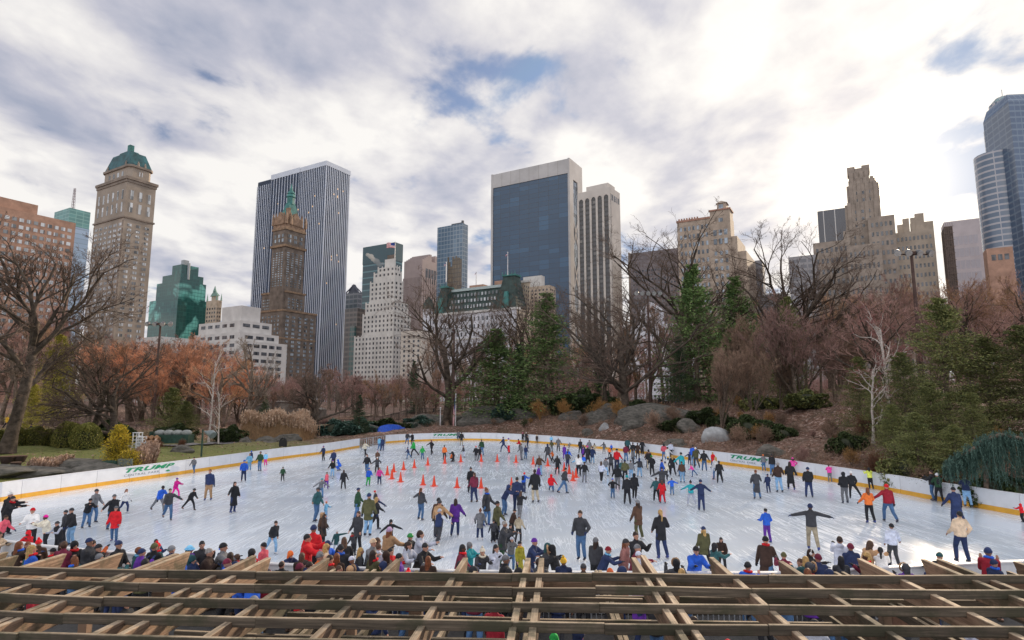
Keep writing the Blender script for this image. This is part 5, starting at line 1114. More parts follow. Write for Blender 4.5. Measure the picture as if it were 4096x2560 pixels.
for px, Y, hh, lb, m_ in [(2160, 92, 3.6, 'orange-stemmed willow shrub below the tallest spruce', WILL), (2260, 90, 3.4, 'orange-stemmed willow shrub right of the first one', WILL), (2390, 86, 3.8, 'tawny willow shrub leaning over the rocks', WILL), (2480, 82, 3.4, 'thin tawny shrub by the yellow plank', WILL), (2950, 62, 2.6, 'tangled brown bramble above the boards', TWIG), (3060, 58, 2.4, 'brown leafless shrub left of the green lettering', TWIG), (3200, 50, 1.8, 'reddish brown shrub above the right boards', TWIGP), (3700, 33, 2.2, 'leafless brown shrub near the right corner of the boards', TWIG), (1290, 100, 2.6, 'brown shrub thicket behind the domed tree', TWIGP), (1020, 90, 2.6, 'brown shrub thicket behind the reeds', TWIGP), (2700, 76, 3.0, 'grey shrub tangle on the rocky bank', TWIG), (2620, 74, 3.0, 'brown brush hanging over the big rock', TWIG), (640, 58, 1.2, 'low brown bracken by the footpath', BRACK), (730, 60, 1.3, 'rust-coloured bracken beside the path bend', BRACK), (3500, 42, 2.4, 'copper-leaved shrub on the leafy bank', BRACK), (3960, 38, 2.6, 'brown shrub under the weeping blue cedar', TWIG)]:
    x, Y = office(px, Y, 2, .9 * hh / 3 + .6); plant(PS[int(px) % 2], x, Y, hh / 3, px, lb, 'shrub', crown_mat=m_, trunk_mat=m_)
# undergrowth on the slopes: nobody could count it
ug = MB(); npt = 26000; X = RG.uniform(-75, 75, npt); Y_ = RG.uniform(28, 125, npt); D_ = dist_poly(X, Y_, ringc); ins = in_poly(X, Y_, ringc)
dens_ = np.sin(X * .31 + 2 * np.sin(Y_ * .13)) + np.sin(Y_ * .37 + X * .11) + RG.normal(0, .5, npt); ok = (~ins) & (D_ > 1.2) & (dens_ > .3) & ((X > -2) | (Y_ > 95)) ; X, Y_ = X[ok], Y_[ok]; Z = hill(X, Y_)
n_ = len(X); st = np.repeat(np.stack([X, Y_, Z], 1), 7, 0) + RG.normal(0, .16, (n_ * 7, 3)) * [1, 1, 0]; d_ = RG.normal(0, .5, (n_ * 7, 3)); d_[:, 2] = 1; d_ /= np.linalg.norm(d_, axis=1)[:, None]
P, r_ = grow(st, d_, RG.uniform(.25, 1.0, n_ * 7), np.full(n_ * 7, .011), RG, K=3, wig=.25); tubes(ug, P, r_, 3)
tag(ug.obj('undergrowth', TWIG), 'dry brown undergrowth on the banks round the rink', 'undergrowth', kind='stuff')
lv = MB(); npt = 60000; X = RG.uniform(-75, 62, npt); Y_ = RG.uniform(26, 110, npt); D_ = dist_poly(X, Y_, ringc); ins = in_poly(X, Y_, ringc); ok = (~ins) & (D_ > .4) & ((X > 0) | (RG.random(npt) < .35)); X, Y_ = X[ok], Y_[ok]; Z = hill(X, Y_) + .03; n_ = len(X)
a = RG.uniform(0, 6.28, n_); s_ = RG.uniform(.05, .13, n_); dx = np.stack([np.cos(a) * s_, np.sin(a) * s_, RG.normal(0, .03, n_)], 1); dy = np.stack([-np.sin(a) * s_ * .6, np.cos(a) * s_ * .6, RG.normal(0, .03, n_)], 1); C_ = np.stack([X, Y_, Z], 1)
lv.add(np.stack([C_ - dx, C_ + dy, C_ + dx, C_ - dy], 1).reshape(-1, 3), np.arange(4 * n_).reshape(-1, 4))
tag(lv.obj('fallen_leaves', leaf_mat('fallen_leaf', (.14, .06, .04), (.42, .28, .22), scale=3)), 'fallen brown leaves scattered over the banks', 'leaves', kind='stuff')
# reed bed and plume grass
def reeds(xa, xb, Ya, Yb, n, hmin, hmax, m1, m2, seed, zfix=None):
    rng = np.random.default_rng(seed); x = rng.uniform(xa, xb, n); y = rng.uniform(Ya, Yb, n); z = hill(x, y); ed = np.clip(np.minimum(x - xa, xb - x) / (xb - xa) * 9, .35, 1); hh = rng.uniform(hmin, hmax, n) * ed ** .5 * (1 + .14 * np.sin(x * 1.9 + y) + .08 * np.sin(x * 4.3)); ok_ = rng.random(n) < ed; x, y, z, hh = x[ok_], y[ok_], z[ok_], hh[ok_]; n = len(x); d_ = rng.normal(0, .10, (n, 3)); d_[:, 2] = 1
    P, r_ = grow(np.stack([x, y, z], 1), d_ / np.linalg.norm(d_, axis=1)[:, None], hh, np.full(n, .014), rng, K=4, wig=.05, up=.02); st = MB(); tubes(st, P, r_, 3)
    pl = MB(); k = 14; T = P[:, -1] - P[:, -2]; T /= np.linalg.norm(T, axis=1)[:, None]; base = np.repeat(P[:, -1], k, 0) + np.repeat(T, k, 0) * rng.uniform(-.34, .24, (n * k, 1)); tt_ = np.repeat(T, k, 0) + rng.normal(0, .5, (n * k, 3)); tt_[:, 0] += .4; tt_ /= np.linalg.norm(tt_, axis=1)[:, None]; U, V = orth(tt_); s2 = rng.uniform(.12, .30, (n * k, 1))
    pl.add(np.stack([base, base + U * s2 * .3, base + tt_ * s2, base - U * s2 * .3], 1).reshape(-1, 3), np.arange(4 * n * k).reshape(-1, 4)); return st, pl
STR = mat('reed_stem', (.42, .27, .15), var=.25, vscale=3, rough=.9)
st, pl = reeds(xat(950, 76, 1), xat(1250, 78, 1), 75, 80, 4600, 2.1, 3.1, STR, STRAW, 70); r = empty('reed_bed', (0, 0, 0), label='bed of tall straw-coloured reeds with feathery plumes behind the left boards', cat='reeds', kind='stuff'); st.obj('stems', STR, r); pl.obj('plumes', STRAW, r)
st, pl = reeds(xat(560, 47, 1), xat(620, 48, 1), 46.2, 48.2, 900, 1.1, 2.0, STR, STRAW, 71); r = empty('plume_grass', (0, 0, 0), label='clump of pinkish plume grass right of the golden conifer', cat='grass clump', kind='stuff'); st.obj('stems', STR, r); pl.obj('plumes', leaf_mat('pink_straw', (.42, .28, .20), (.70, .54, .44)), r)
st, pl = reeds(xat(150, 45, 1), xat(275, 46, 1), 44, 46.5, 900, .2, .5, STR, STRAW, 72); r = empty('dried_perennials', (0, 0, 0), label='flattened dried pink-brown perennials on the rock garden', cat='dried plants', kind='stuff'); st.obj('stems', STR, r); pl.obj('plumes', leaf_mat('pink_straw', (.42, .28, .20), (.70, .54, .44)), r)
# weeping blue cedar
wc = empty('weeping_cedar', (xat(3950, 33, 3), 33, gz(xat(3950, 33, 3), 33) - .3), label='weeping blue cedar hanging in long blue-green curtains at the right', cat='conifer')
m_ = MB(); L_ = 330 / 4 / F * 33
ridge = [(-L_ * .5, 0, 2.6), (-L_ * .35, .1, 3.0), (-L_ * .15, 0, 3.6), (0, 0, 4.1), (L_ * .2, .1, 4.3), (L_ * .45, 0, 4.1), (L_ * .6, .1, 3.8)]; m_.tube(ridge, [.05, .08, .1, .13, .12, .1, .07], 7); m_.tube([(0, .5, 0), (.1, .4, 2), (0, 0, 4.1)], [.13, .11, .09], 8); m_.obj('trunk', BARK, wc, True)
rl = np.array(ridge); n_ = 800; tt_ = RG.uniform(0, 6, n_); i = np.clip(tt_.astype(int), 0, 5); s_ = rl[i] * (1 - (tt_ - i))[:, None] + rl[i + 1] * (tt_ - i)[:, None] + RG.normal(0, .16, (n_, 3)); le = RG.uniform(.8, 3.6, n_) * np.clip((s_[:, 0] + L_ * .7) / L_, .25, 1) * np.where(np.sin(s_[:, 0] * 5) > -.2, 1, .5)
d_ = RG.normal(0, .12, (n_, 3)); d_[:, 2] = -1; P, r_ = grow(s_, d_, le, np.full(n_, .012), RG, K=5, wig=.05, up=0); cr = MB(); tubes(cr, P, r_, 3)
k = 60; u = RG.uniform(0, 4, (n_, k)); i = np.clip(u.astype(int), 0, 3); bi = np.arange(n_)[:, None]; C_ = (P[bi, i] * (1 - (u - i))[..., None] + P[bi, i + 1] * (u - i)[..., None]).reshape(-1, 3) + RG.normal(0, .03, (n_ * k, 3)); T = RG.normal(0, .6, C_.shape); T[:, 2] -= .8; T /= np.linalg.norm(T, axis=1)[:, None]; U, V = orth(T); cr.add(np.stack([C_, C_ + U * .018, C_ + T * .09, C_ - U * .018], 1).reshape(-1, 3), np.arange(4 * n_ * k).reshape(-1, 4)); cr.obj('crown', BLUEG, wc)
# ---- rocks ----
ROCK = mat('schist', (.055, .055, .048), rough=.92, vscale=1.7, bump=1.0, bscale=4, col2=(.19, .175, .155), detail=12, stretch=(1, 1, 2.6)); ROCKP = mat('pale_boulder', (.36, .37, .38), rough=.85, var=.15, vscale=1.5, bump=.5, bscale=5)
def rock(px, Y, sx, sy, sz, label, m=ROCK, seed=0, rz=0., dz=0., name='rock', group=None, px_is_x=False):
    rng = np.random.default_rng(seed + int(abs(px) * 7)); m_ = MB(); nu, nv = 48, 28; th = np.linspace(0, math.pi, nv + 1); ph = np.arange(nu) * 2 * math.pi / nu
    d_ = np.stack([np.sin(th)[:, None] * np.cos(ph), np.sin(th)[:, None] * np.sin(ph), np.cos(th)[:, None] * np.ones(nu)], -1).reshape(-1, 3); rad = np.ones(len(d_))
    for _ in range(9): pl_ = rng.normal(0, 1, 3); pl_ /= np.linalg.norm(pl_); c_ = rng.uniform(.62, .92); dp = d_ @ pl_; rad = np.where(dp * rad > c_, c_ / np.maximum(dp, .05), rad)
    ks = rng.normal(0, 5, (6, 3)); rad = rad * (1 + .045 * sum(np.sin(d_ @ k_ + i_) for i_, k_ in enumerate(ks)) / 2 + .03 * sum(np.abs(np.sin(d_ @ k_ * 2.3 + i_)) for i_, k_ in enumerate(ks)) / 3); V = d_ * rad[:, None] * np.array([sx / 2, sy / 2, sz])
    i = np.arange(nv)[:, None] * nu; j = np.arange(nu)[None, :]; j2 = (j + 1) % nu; m_.add(V, np.stack([i + j, i + nu + j, i + nu + j2, i + j2], -1).reshape(-1, 4))
    x, Y = office(px, Y, 1, sy / 2 + .3); o = m_.obj(name, m, None, True, (x, Y, gz(x, Y) + dz)); o.rotation_euler = (0, 0, rz); return tag(o, label, 'rock', group)
for a in [(60, 42.5, 8, 3, .6, 'broad layered rock shelf at the left edge below the bushes'), (-60, 41, 7, 3, .6, 'rock shelf running out of the left edge'), (200, 43.5, 5, 2.4, .5, 'low cracked rock left of the green cabinet'), (330, 46, 5.5, 3, .8, 'smooth flat rock slab behind the green cabinet'), (390, 44.0, 4, 1.6, .9, 'cracked rock face beside the green cabinet'), (480, 41.2, 2.0, .8, .35, 'small flat rock behind the left lettering'), (730, 57.5, 2.4, 1.2, .55, 'low rock beside the footpath bend'),
        (1060, 71, 2.6, 1.4, .8, 'grey boulder in front of the reeds'), (1150, 74, 4.0, 1.8, .9, 'long grey boulder at the right end of the reeds'), (985, 70, 1.6, 1.2, .7, 'dark boulder at the left end of the reeds'), (1250, 84, 3, 1.6, .8, 'rock heap behind the wooden frame'), (1460, 92, 5, 2, 1.4, 'rocks under the blue-green juniper'), (1650, 98, 5, 2, 1.0, 'rock ledge behind the blue tarpaulin'), (1760, 106, 11, 4, 2.0, 'broad worn outcrop beyond the lawn fence'), (1960, 97, 11, 5, 2.6, 'dark sloping outcrop right of the flagpoles'), (2080, 95.5, 5, 2, 1.6, 'dark boulder pile behind the far boards'),
        (2290, 90, 4, 2.2, 1.6, 'dark boulder under the orange willow shrubs'), (2440, 86, 9, 5, 2.1, 'big smooth-topped outcrop, left one of two'), (2640, 80, 12, 5, 2.4, 'big smooth-topped outcrop, right one of two'), (2760, 71.5, 3.0, 2, 1.5, 'dark upright boulder on the bank'), (2530, 77.0, 3, 1.6, 1.0, 'low boulder at the yellow plank'), (3090, 54.5, 2.8, 1.6, 1.0, 'dark rounded boulder right behind the boards'), (2700, 66, 3, 1.4, .9, 'low boulder behind the skaters in black'), (3330, 46, 1.8, .9, .5, 'low rocks edging the leafy bank')]:
    rock(*a)
rock(2865, 66, 3.6, 2.2, 1.3, 'pale grey boulder standing out on the dark bank', ROCKP)
for i, px in enumerate((1985, 2060, 2140, 2350, 2420, 2480)): rock(px, 80, 1.6, 1.0, .8, 'grey stone in the line behind the far boards, %s' % ('left of all', 'second from left', 'third from left', 'third from right', 'second from right', 'right of all')[i], ROCKP if i in (1, 4) else ROCK)

rb = random.Random(77); cb = 0
for k in range(64):
    px = 1950 + 2150 * (k + rb.random()) / 64; Y = {0: 96, 1: 90, 2: 78, 3: 66, 4: 50, 5: 42, 6: 36}[min(6, int((px - 1950) / 340))] + rb.uniform(-8, 9)
    hh = rb.uniform(1.0, 2.4); x, Y = office(px, Y, 2, .9 * hh / 3 + .8); cb += 1
    plant(PS[k % 2], x, Y, hh / 3, rb.uniform(0, 6), '%s brushwood clump from the %s on the right bank' % ((ORDW[cb - 1], 'left') if cb <= 30 else (ORDW[max(0, 64 - cb)], 'right edge') if cb > 34 else (('middle', 'just past middle', 'central', 'nearly central')[cb - 31], 'left')), 'shrub', crown_mat=rb.choice([TWIG, TWIGP, BRACK, IVY, WILL]), group='brushwood on the right bank')
# ================= PERGOLA =================
WOODT = bpy.data.materials.new('weathered_timber'); WOODT.use_nodes = True; t = NT(WOODT.node_tree); b = WOODT.node_tree.nodes['Principled BSDF']
tc = t.n('ShaderNodeTexCoord'); g = t.n('ShaderNodeNewGeometry'); at_ = t.n('ShaderNodeAttribute', attribute_name='grain')
mp = t.n('ShaderNodeMapping', i={'Vector': (at_, 1), 'Scale': (1.2, 34, 34)})
gr = t.n('ShaderNodeTexNoise', i={'Vector': mp, 'Scale': 1.0, 'Detail': 6.0, 'Roughness': .7}); bl = t.n('ShaderNodeTexNoise', i={'Vector': (tc, 3), 'Scale': 1.3, 'Detail': 6.0, 'Roughness': .7})
c1 = t.ramp((gr, 0), [(.3, (.04, .031, .024)), (.5, (.085, .068, .05)), (.7, (.17, .135, .10))])
# upward faces painted lighter as sunlit, brown-stained sides darkened as turned from the sun
sp = t.n('ShaderNodeSeparateXYZ', i={0: (g, 1)}); upf = t.m('MULTIPLY', (sp, 2), 1.0, clamp=True)
c2 = t.mix(t.m('MULTIPLY', upf, .8), c1, t.ramp((gr, 0), [(.25, (.15, .11, .08)), (.5, (.36, .285, .20)), (.72, (.60, .49, .37))]))
mos = t.mix(t.ramp((bl, 0), [(.48, (0, 0, 0)), (.62, (.8, .8, .8))]), c2, (.045, .045, .026)); oi = t.n('ShaderNodeObjectInfo')
hs = t.n('ShaderNodeHueSaturation', i={'Value': t.m('MULTIPLY_ADD', (oi, 5), .7, .75), 'Color': mo(mos)}); WOODT.node_tree.links.new(hs.outputs[0], b.inputs['Base Color']); b.inputs['Roughness'].default_value = .88
bp = t.n('ShaderNodeBump', i={'Height': (gr, 0), 'Strength': .6, 'Distance': .01}); WOODT.node_tree.links.new(bp.outputs[0], b.inputs['Normal'])
STAIN = WOODT.copy(); STAIN.name = 'stained_timber'
for nd in STAIN.node_tree.nodes:
    if nd.bl_idname == 'ShaderNodeValToRGB' and abs(nd.color_ramp.elements[0].color[0] - .04) < .001:
        for e, c in zip(nd.color_ramp.elements, [(.10, .06, .04, 1), (.21, .135, .09, 1), (.34, .235, .165, 1)]): e.color = c
def board(a, b_, w_, h_, name, parent, m=WOODT, cut=0.0, drop=0.0, wob=0.0):
    """timber from a to b, top edge on that line; grain runs along it; the end b may be cut back below"""
    a = np.array(a, float); b_ = np.array(b_, float); d = b_ - a; L = np.linalg.norm(d); d /= L; sd_ = np.cross(d, (0, 0, 1)); sd_ /= np.linalg.norm(sd_); up = np.cross(sd_, d); n_ = max(2, int(L / .5)); V = []; G = []; rg = random.Random(int(a[0] * 1000 + b_[1] * 77)); ph = rg.random() * 9
    for i in range(n_ + 1):
        s_ = L * i / n_; dv = wob * math.sin(ph + s_ * 1.7)
        for q, (sx, sz) in enumerate(((-1, 0), (1, 0), (1, -1), (-1, -1))):
            sh = -cut if (i == n_ and sz == -1) else 0; V.append(a + d * (s_ + sh) + sd_ * (sx * w_ / 2 + dv) + up * (sz * h_ - drop + dv * .6)); G.append((s_ + ph, sx * w_ / 2 + ph, sz * h_ + a[0]))
    Fq = [[4 * i + j, 4 * i + (j + 1) % 4, 4 * i + 4 + (j + 1) % 4, 4 * i + 4 + j] for i in range(n_) for j in range(4)] + [[0, 3, 2, 1], [4 * n_, 4 * n_ + 1, 4 * n_ + 2, 4 * n_ + 3]]
    m_ = MB(); m_.add(V, Fq); o = m_.obj(name, m, parent); at = o.data.attributes.new('grain', 'FLOAT_VECTOR', 'POINT'); at.data.foreach_set('vector', np.array(G, np.float32).ravel())
    bv = o.modifiers.new('bevel', 'BEVEL'); bv.width = .006; bv.segments = 1
    return o
PZ = 3.3; pg = empty('pergola', (0, 9, 0), label='weathered timber pergola of crossing rafters and battens along the bottom of the picture', cat='pergola'); PO = np.array([0, 9, 0])
def pz(x, y, z=PZ): return atZ(x, y, z) - PO
# rafters, single and in pairs (far end as seen, column their line runs to)
for i, (x, y, vp) in enumerate([(28, 2207, 2330), (68, 2221, 2330), (260, 2214, 2330), (486, 2211, 2320), (706, 2213, 2310), (755, 2206, 2310), (1018, 2221, 2300), (1076, 2229, 2300), (1310, 2231, 2290), (1594, 2234, 2280), (1862, 2230, 2270), (2112, 2231, 2250), (2166, 2231, 2245), (2534, 2229, 2140), (2571, 2220, 2140), (2845, 2228, 2130), (3122, 2243, 2128), (3437, 2233, 2127), (3693, 2236, 2127), (3753, 2234, 2127), (-200, 2215, 2330), (-260, 2215, 2330), (4060, 2245, 2127), (4330, 2245, 2127), (-520, 2215, 2330), (-800, 2215, 2330), (4600, 2245, 2127)]):
    e = pz(x, y, PZ); d_ = ray(vp, 1598.5); d_ = np.array([d_[0] / d_[1], 1, 0]); st_ = e - d_ * (e[1] + 9 - 3.6); board(st_, e, .085, .26, 'rafter', pg, STAIN, cut=.14)
# battens laid across the rafters, each row made of overlapping lengths
rows = [[(-900, 2252), (0, 2266), (672, 2280)], [(672, 2279), (1024, 2285), (2048, 2293), (2368, 2292)], [(2368, 2290), (3072, 2300), (4096, 2301), (5000, 2302)],
        [(-900, 2293), (0, 2312), (557, 2330)], [(557, 2329), (1024, 2337), (2048, 2349), (2382, 2351)], [(2382, 2341), (3006, 2354)], [(3006, 2354), (4096, 2360), (5000, 2362)],
        [(-900, 2350), (0, 2371), (410, 2388)], [(410, 2385), (1024, 2397), (2048, 2409), (2396, 2413)], [(2396, 2411), (3072, 2420), (4096, 2429), (5000, 2434)],
        [(-1000, 2415), (0, 2443), (256, 2454)], [(256, 2452), (1024, 2467), (2048, 2484), (2418, 2492)], [(2418, 2495), (3072, 2498), (4096, 2506), (5200, 2512)],
        [(-1000, 2510), (0, 2530), (75, 2533)], [(75, 2528), (1024, 2552), (2048, 2568)], [(2048, 2572), (3072, 2583), (4300, 2592), (5200, 2598)], [(-1400, 2610), (0, 2640), (2048, 2668), (5000, 2690)]]
for rw in rows:
    for (x0, y0), (x1, y1) in zip(rw[:-1], rw[1:]):
        L_ = board(pz(x0, y0, PZ + .055), pz(x1, y1, PZ + .055), .045, .115, 'batten', pg, wob=.012)
# lower roof behind and below, seen through the gaps
lo = empty('lower_pergola', (0, 11, 0), label='second, lower timber lattice seen through the gaps of the big pergola', cat='pergola'); PO = np.array([0, 11, 0])
for x0, y0, x1, y1 in [(1400, 2372, 4096, 2400), (2056, 2326, 2892, 2330), (1230, 2374, 2048, 2392), (1150, 2448, 2048, 2470), (2048, 2474, 3330, 2490), (1024, 2536, 2048, 2556), (700, 2520, 1100, 2538), (3400, 2396, 3900, 2399), (2200, 2386, 2570, 2394)]:
    board(atZ(x0, y0, 2.55) - PO, atZ(x1, y1, 2.55) - PO, .05, .12, 'batten', lo)
for x, y in [(1338, 2274), (1470, 2276), (1500, 2276), (1668, 2280), (2384, 2280), (2400, 2280), (3090, 2292), (3340, 2286), (3370, 2286), (3710, 2288), (4030, 2283), (4070, 2281), (1900, 2284), (2150, 2286)]:
    e = atZ(x, y, 2.5) - PO; vp = 2280 if x < 2300 else 2140; d_ = ray(vp, 1598.5); d_ = np.array([d_[0] / d_[1], 1, 0]); board(e - d_ * (e[1] + 11 - 6.5), e, .07, .15, 'rafter', lo, cut=.05)
PO = np.array([0, 9, 0])
for x in (-9.5, -5.5, -1.5, 2.5, 6.5, 10.5):
    for yy in (5.4, 9.9): m_ = MB(); m_.box((x, yy - 9, 1.44), (.10, .10, 1.44)); m_.obj('post', STAIN, pg)
for yy in (5.4, 9.9): board((-14, yy - 9, PZ - .21), (14, yy - 9, PZ - .27), .12, .14, 'beam', pg, STAIN)
for x in (-8, -3, 2, 7, 12): m_ = MB(); m_.box((x, .9, 1.17), (.08, .08, 1.17)); m_.obj('post', STAIN, lo)

# ================= FENCES, POLES, CONES AND SMALL THINGS =================
IRON = mat('black_iron', (.02, .02, .022), rough=.55, var=.1); STEEL = mat('galvanised', (.42, .44, .47), rough=.4, metal=.6); MASTB = mat('mast_brown', (.085, .05, .042), rough=.7, var=.15)
def railing(pts, h_, label, step=.16, post=2.4, m=IRON, th=.012, zoff=0.0, name='railing', cat='fence', onground=True):
    L = resample(np.array(pts, float), post); z = hill(L[:, 0], L[:, 1]) + zoff if onground else np.full(len(L), zoff); r = empty(name, (L[0][0], L[0][1], z[0]), label=label, cat=cat); o0 = np.array([L[0][0], L[0][1], z[0]])
    for i in range(len(L)):
        m_ = MB(); m_.box(np.array([L[i][0], L[i][1], z[i] + h_ / 2]) - o0, (th * 2.2, th * 2.2, h_ / 2 + .03)); m_.obj('post', m, r)
    for i in range(len(L) - 1):
        a = np.array([*L[i], z[i]]) - o0; e = np.array([*L[i + 1], z[i + 1]]) - o0; m_ = MB(); m_.beam(a + [0, 0, h_], e + [0, 0, h_], th * 2, th * 2); m_.beam(a + [0, 0, .14], e + [0, 0, .14], th * 2, th * 2); n_ = int(post / step)
        for k in range(1, n_): q = a + (e - a) * k / n_; m_.box(q + [0, 0, h_ / 2 + .06], (th, th, h_ / 2 - .07))
        m_.obj('panel', m, r)
def W2(px, Y): return (xat(px, Y, 3), Y)
railing([W2(-60, 62), W2(180, 62), W2(390, 66)], 1.1, 'black iron railing behind the round bushes at the left', th=.014)
railing([W2(380, 74), W2(700, 80)], 1.1, 'black iron railing behind the golden conifer', th=.014)
railing([W2(1270, 98), W2(1500, 108), W2(1620, 116), W2(1790, 124), W2(1850, 130)], 1.5, 'black iron fence crossing the lawn beyond the far boards', th=.02)
railing([W2(2240, 104), W2(2560, 97), W2(2850, 90), W2(3150, 84)], 1.4, 'black iron fence along the top of the right bank', th=.02)
railing([W2(3500, 70), W2(3800, 64), W2(4150, 60)], 1.4, 'black iron fence behind the hemlocks at the right', th=.016)
# crowd barrier between the onlookers and the boards
nb2 = np.array(near_b[::-1]); nbn = nb2 - np.array([0, 1.1])
railing(nbn, 1.0, 'grey tubular crowd barrier along the near boards', step=.13, post=2.2, m=STEEL, th=.012, zoff=-.02, name='crowd_barrier', cat='barrier', onground=False)
# gate opening in the boards
railing([lineA[-1], np.array(gate_b)], 1.05, 'open tubular gate between the left and far boards', step=.5, post=1.6, m=STEEL, th=.025, name='gate', cat='gate', onground=False)
def mast(px, Y, ptop, label, arms, zb=None):
    x = xat(px, Y, 12); z = gz(x, Y) if zb is None else zb; h_ = zat(ptop, Y) - z; r = empty('floodlight_mast', (x, Y, z), label=label, cat='floodlight'); m_ = MB(); m_.tube([(0, 0, -.2), (0, 0, h_ * .5), (0, 0, h_)], [.26, .20, .14], 10); m_.obj('pole', MASTB, r, True)
    m_ = MB(); m_.box((0, 0, h_ - .15), (1.75, .06, .06)); m_.box((0, 0, h_ - .05), (.42, .35, .16)); m_.obj('crossarm', MASTB, r)
    for i in range(arms):
        a = -1.7 + 3.4 * i / (arms - 1) if arms > 1 else 0; m_ = MB(); dy = -.35; m_.tube([(a, 0, h_ - .1), (a, -.12, h_ + .05)], .05, 6); c = np.array([a, dy, h_ - .02]); d_ = np.array([.15 * (i - arms / 2), -.75, -.62]); d_ /= np.linalg.norm(d_)
        m_.tube([c - d_ * .38, c - d_ * .25, c + d_ * .05, c + d_ * .28], [.10, .24, .32, .34], 12); lo_ = m_.obj('lamp', mat('lamp_housing', (.10, .10, .11), rough=.4), r, True); m_ = MB(); m_.tube([c + d_ * .281, c + d_ * .30], [.33, .33], 12); m_.obj('lens', mat('lamp_lens', (.55, .56, .56), rough=.1, spec=.8), lo_)
    return r
mast(632, 88, 1295, 'tall brown floodlight mast with four lamps in the left part of the park', 4); mast(1815, 100, 1320, 'thin dark floodlight mast rising beside the flagpoles', 4); mast(2598, 90, 1172, 'tall brown floodlight mast right of the great spreading elm', 5); mast(3676, 62, 1012, 'floodlight mast with big round lamps among the purple trees at right', 4)
def lamp_post(px, Y, label, h_=3.6):
    x = xat(px, Y, 4); r = empty('street_lamp', (x, Y, gz(x, Y)), label=label, cat='street lamp'); m_ = MB(); m_.tube([(0, 0, 0), (0, 0, .5), (0, 0, h_ - .6)], [.12, .07, .05], 8); m_.obj('pole', IRON, r, True); m_ = MB(); m_.tube([(0, 0, h_ - .6), (0, 0, h_ - .35), (0, 0, h_ - .1), (0, 0, h_)], [.1, .2, .17, .04], 8); m_.obj('lantern', mat('lantern_glass', (.5, .5, .46), rough=.3), r, True)
lamp_post(2675, 100, 'old-fashioned park lamp behind the fence on the right bank'); lamp_post(1900, 112, 'small park lamp by the foot of the left pine')
# traffic cones (foot pixel in the zone windows)
ORANGE = mat('cone_orange', (.85, .075, .03), rough=.45, var=.04); m_ = MB(); m_.box((0, 0, .02), (.19, .19, .02)); m_.tube([(0, 0, .041), (0, 0, .10), (0, 0, .66), (0, 0, .71)], [.14, .13, .035, .03], 16); CONEM = m_.mesh('traffic_cone', ORANGE, False)
cones = [(1549, 1900, 'standing just right of the girl in the pink jacket'), (1575, 1888, 'behind the leftmost pair on the left side of the ring'), (1567, 1916, 'in front of the second on the left side of the ring'), (1614, 1879, 'third along the back left of the ring'), (1602, 1928, 'at the front left corner of the ring'), (1657, 1871, 'fourth along the back left of the ring'), (1711, 1861, 'in the back row below the green-hooded child'), (1779, 1854, 'in front of the person in the orange jacket'), (1843, 1848, 'in the back row below the child in dark jacket'),
         (1692, 1940, 'left one of the close pair at the front'), (1736, 1945, 'right one of the close pair at the front'), (1828, 1951, 'alone at the middle of the front row'), (1924, 1953, 'behind the person in the maroon jacket at the front'), (1925, 1846, 'in the back row below the child in red hat'), (1989, 1847, 'middle of the back row standing alone'), (2064, 1850, 'in the back row left of the grey jacket skater'), (2133, 1857, 'in the back row right of the grey jacket skater'), (2191, 1864, 'right part of the back row, first after the gap'), (2228, 1875, 'right part of the ring before the cluster'), (2257, 1884, 'partly hidden behind the charcoal jacket skater'), (2277, 1895, 'in the right-hand cluster, upper left'), (2304, 1910, 'in the right-hand cluster, outermost right'), (2292, 1923, 'in the right-hand cluster, nearest of all'), (2046, 1953, 'half hidden behind the group in navy in the centre')]
for i, (x, y, lb) in enumerate(cones):
    p = atZ(x, y, 0); o = bpy.data.objects.new('traffic_cone', CONEM); COL.objects.link(o); o.location = (p[0], p[1], .001); o.rotation_euler = (0, 0, i * .7); tag(o, 'orange cone ' + lb, 'traffic cone', 'ring of orange cones on the ice')
# green cabinet, green post with lamp, pots
GRNC = mat('cabinet_green', (.02, .06, .045), rough=.5, var=.2)
x, y_ = office(455, 43.2, 1, 1.45); r = empty('equipment_cabinet', (x, y_, gz(x, y_)), .15, label='dark green slatted cabinet open at one side behind the left boards', cat='cabinet'); m_ = MB(); m_.box((.75, 0, .62), (.50, .04, .62)); m_.obj('door', mat('cabinet_panel', (.14, .17, .15), rough=.6, var=.15), r); m_ = MB(); m_.box((-.25, .1, .55), (.48, .3, .55)); [m_.box((-.25, -.24, .12 + .2 * k), (.46, .05, .06)) for k in range(5)]; m_.obj('cabinet_body', GRNC, r)
x = xat(806, 56, 1); r = empty('lamp_post', (x, 56, gz(x, 56)), label='short dark green post with a drum spotlight by the footpath', cat='post'); m_ = MB(); m_.box((0, 0, 1.25), (.06, .06, 1.25)); m_.obj('post', GRNC, r); m_ = MB(); m_.tube([(.1, 0, 2.3), (.9, -.2, 2.1), (1.1, -.3, 1.95)], [.05, .35, .36], 12); m_.obj('spotlight', mat('spot_grey', (.20, .24, .25), rough=.5), r, True)
for px, Y, sx, lb in [(25, 44.0, .52, 'large dark round flower pot at the left edge'), (75, 44.6, .48, 'dark flower pot behind the large one'), (62, 43.4, .36, 'small dark flower pot in front of the others')]:
    x = xat(px, Y, 1); r = empty('flower_pot', (x, Y, gz(x, Y) + .3), label=lb, cat='flower pot'); m_ = MB(); m_.tube([(0, 0, 0), (0, 0, .02), (0, 0, sx * .9), (0, 0, sx)], [sx * .5, sx * .62, sx * .95, sx], 14); m_.obj('pot', mat('pot_brown', (.06, .04, .035), rough=.6), r, True); m_ = MB(); m_.tube([(0, 0, sx + .002), (0, 0, sx + .03)], [sx * .93, sx * .8], 14); m_.obj('soil', mat('pot_soil', (.12, .07, .045)), r)
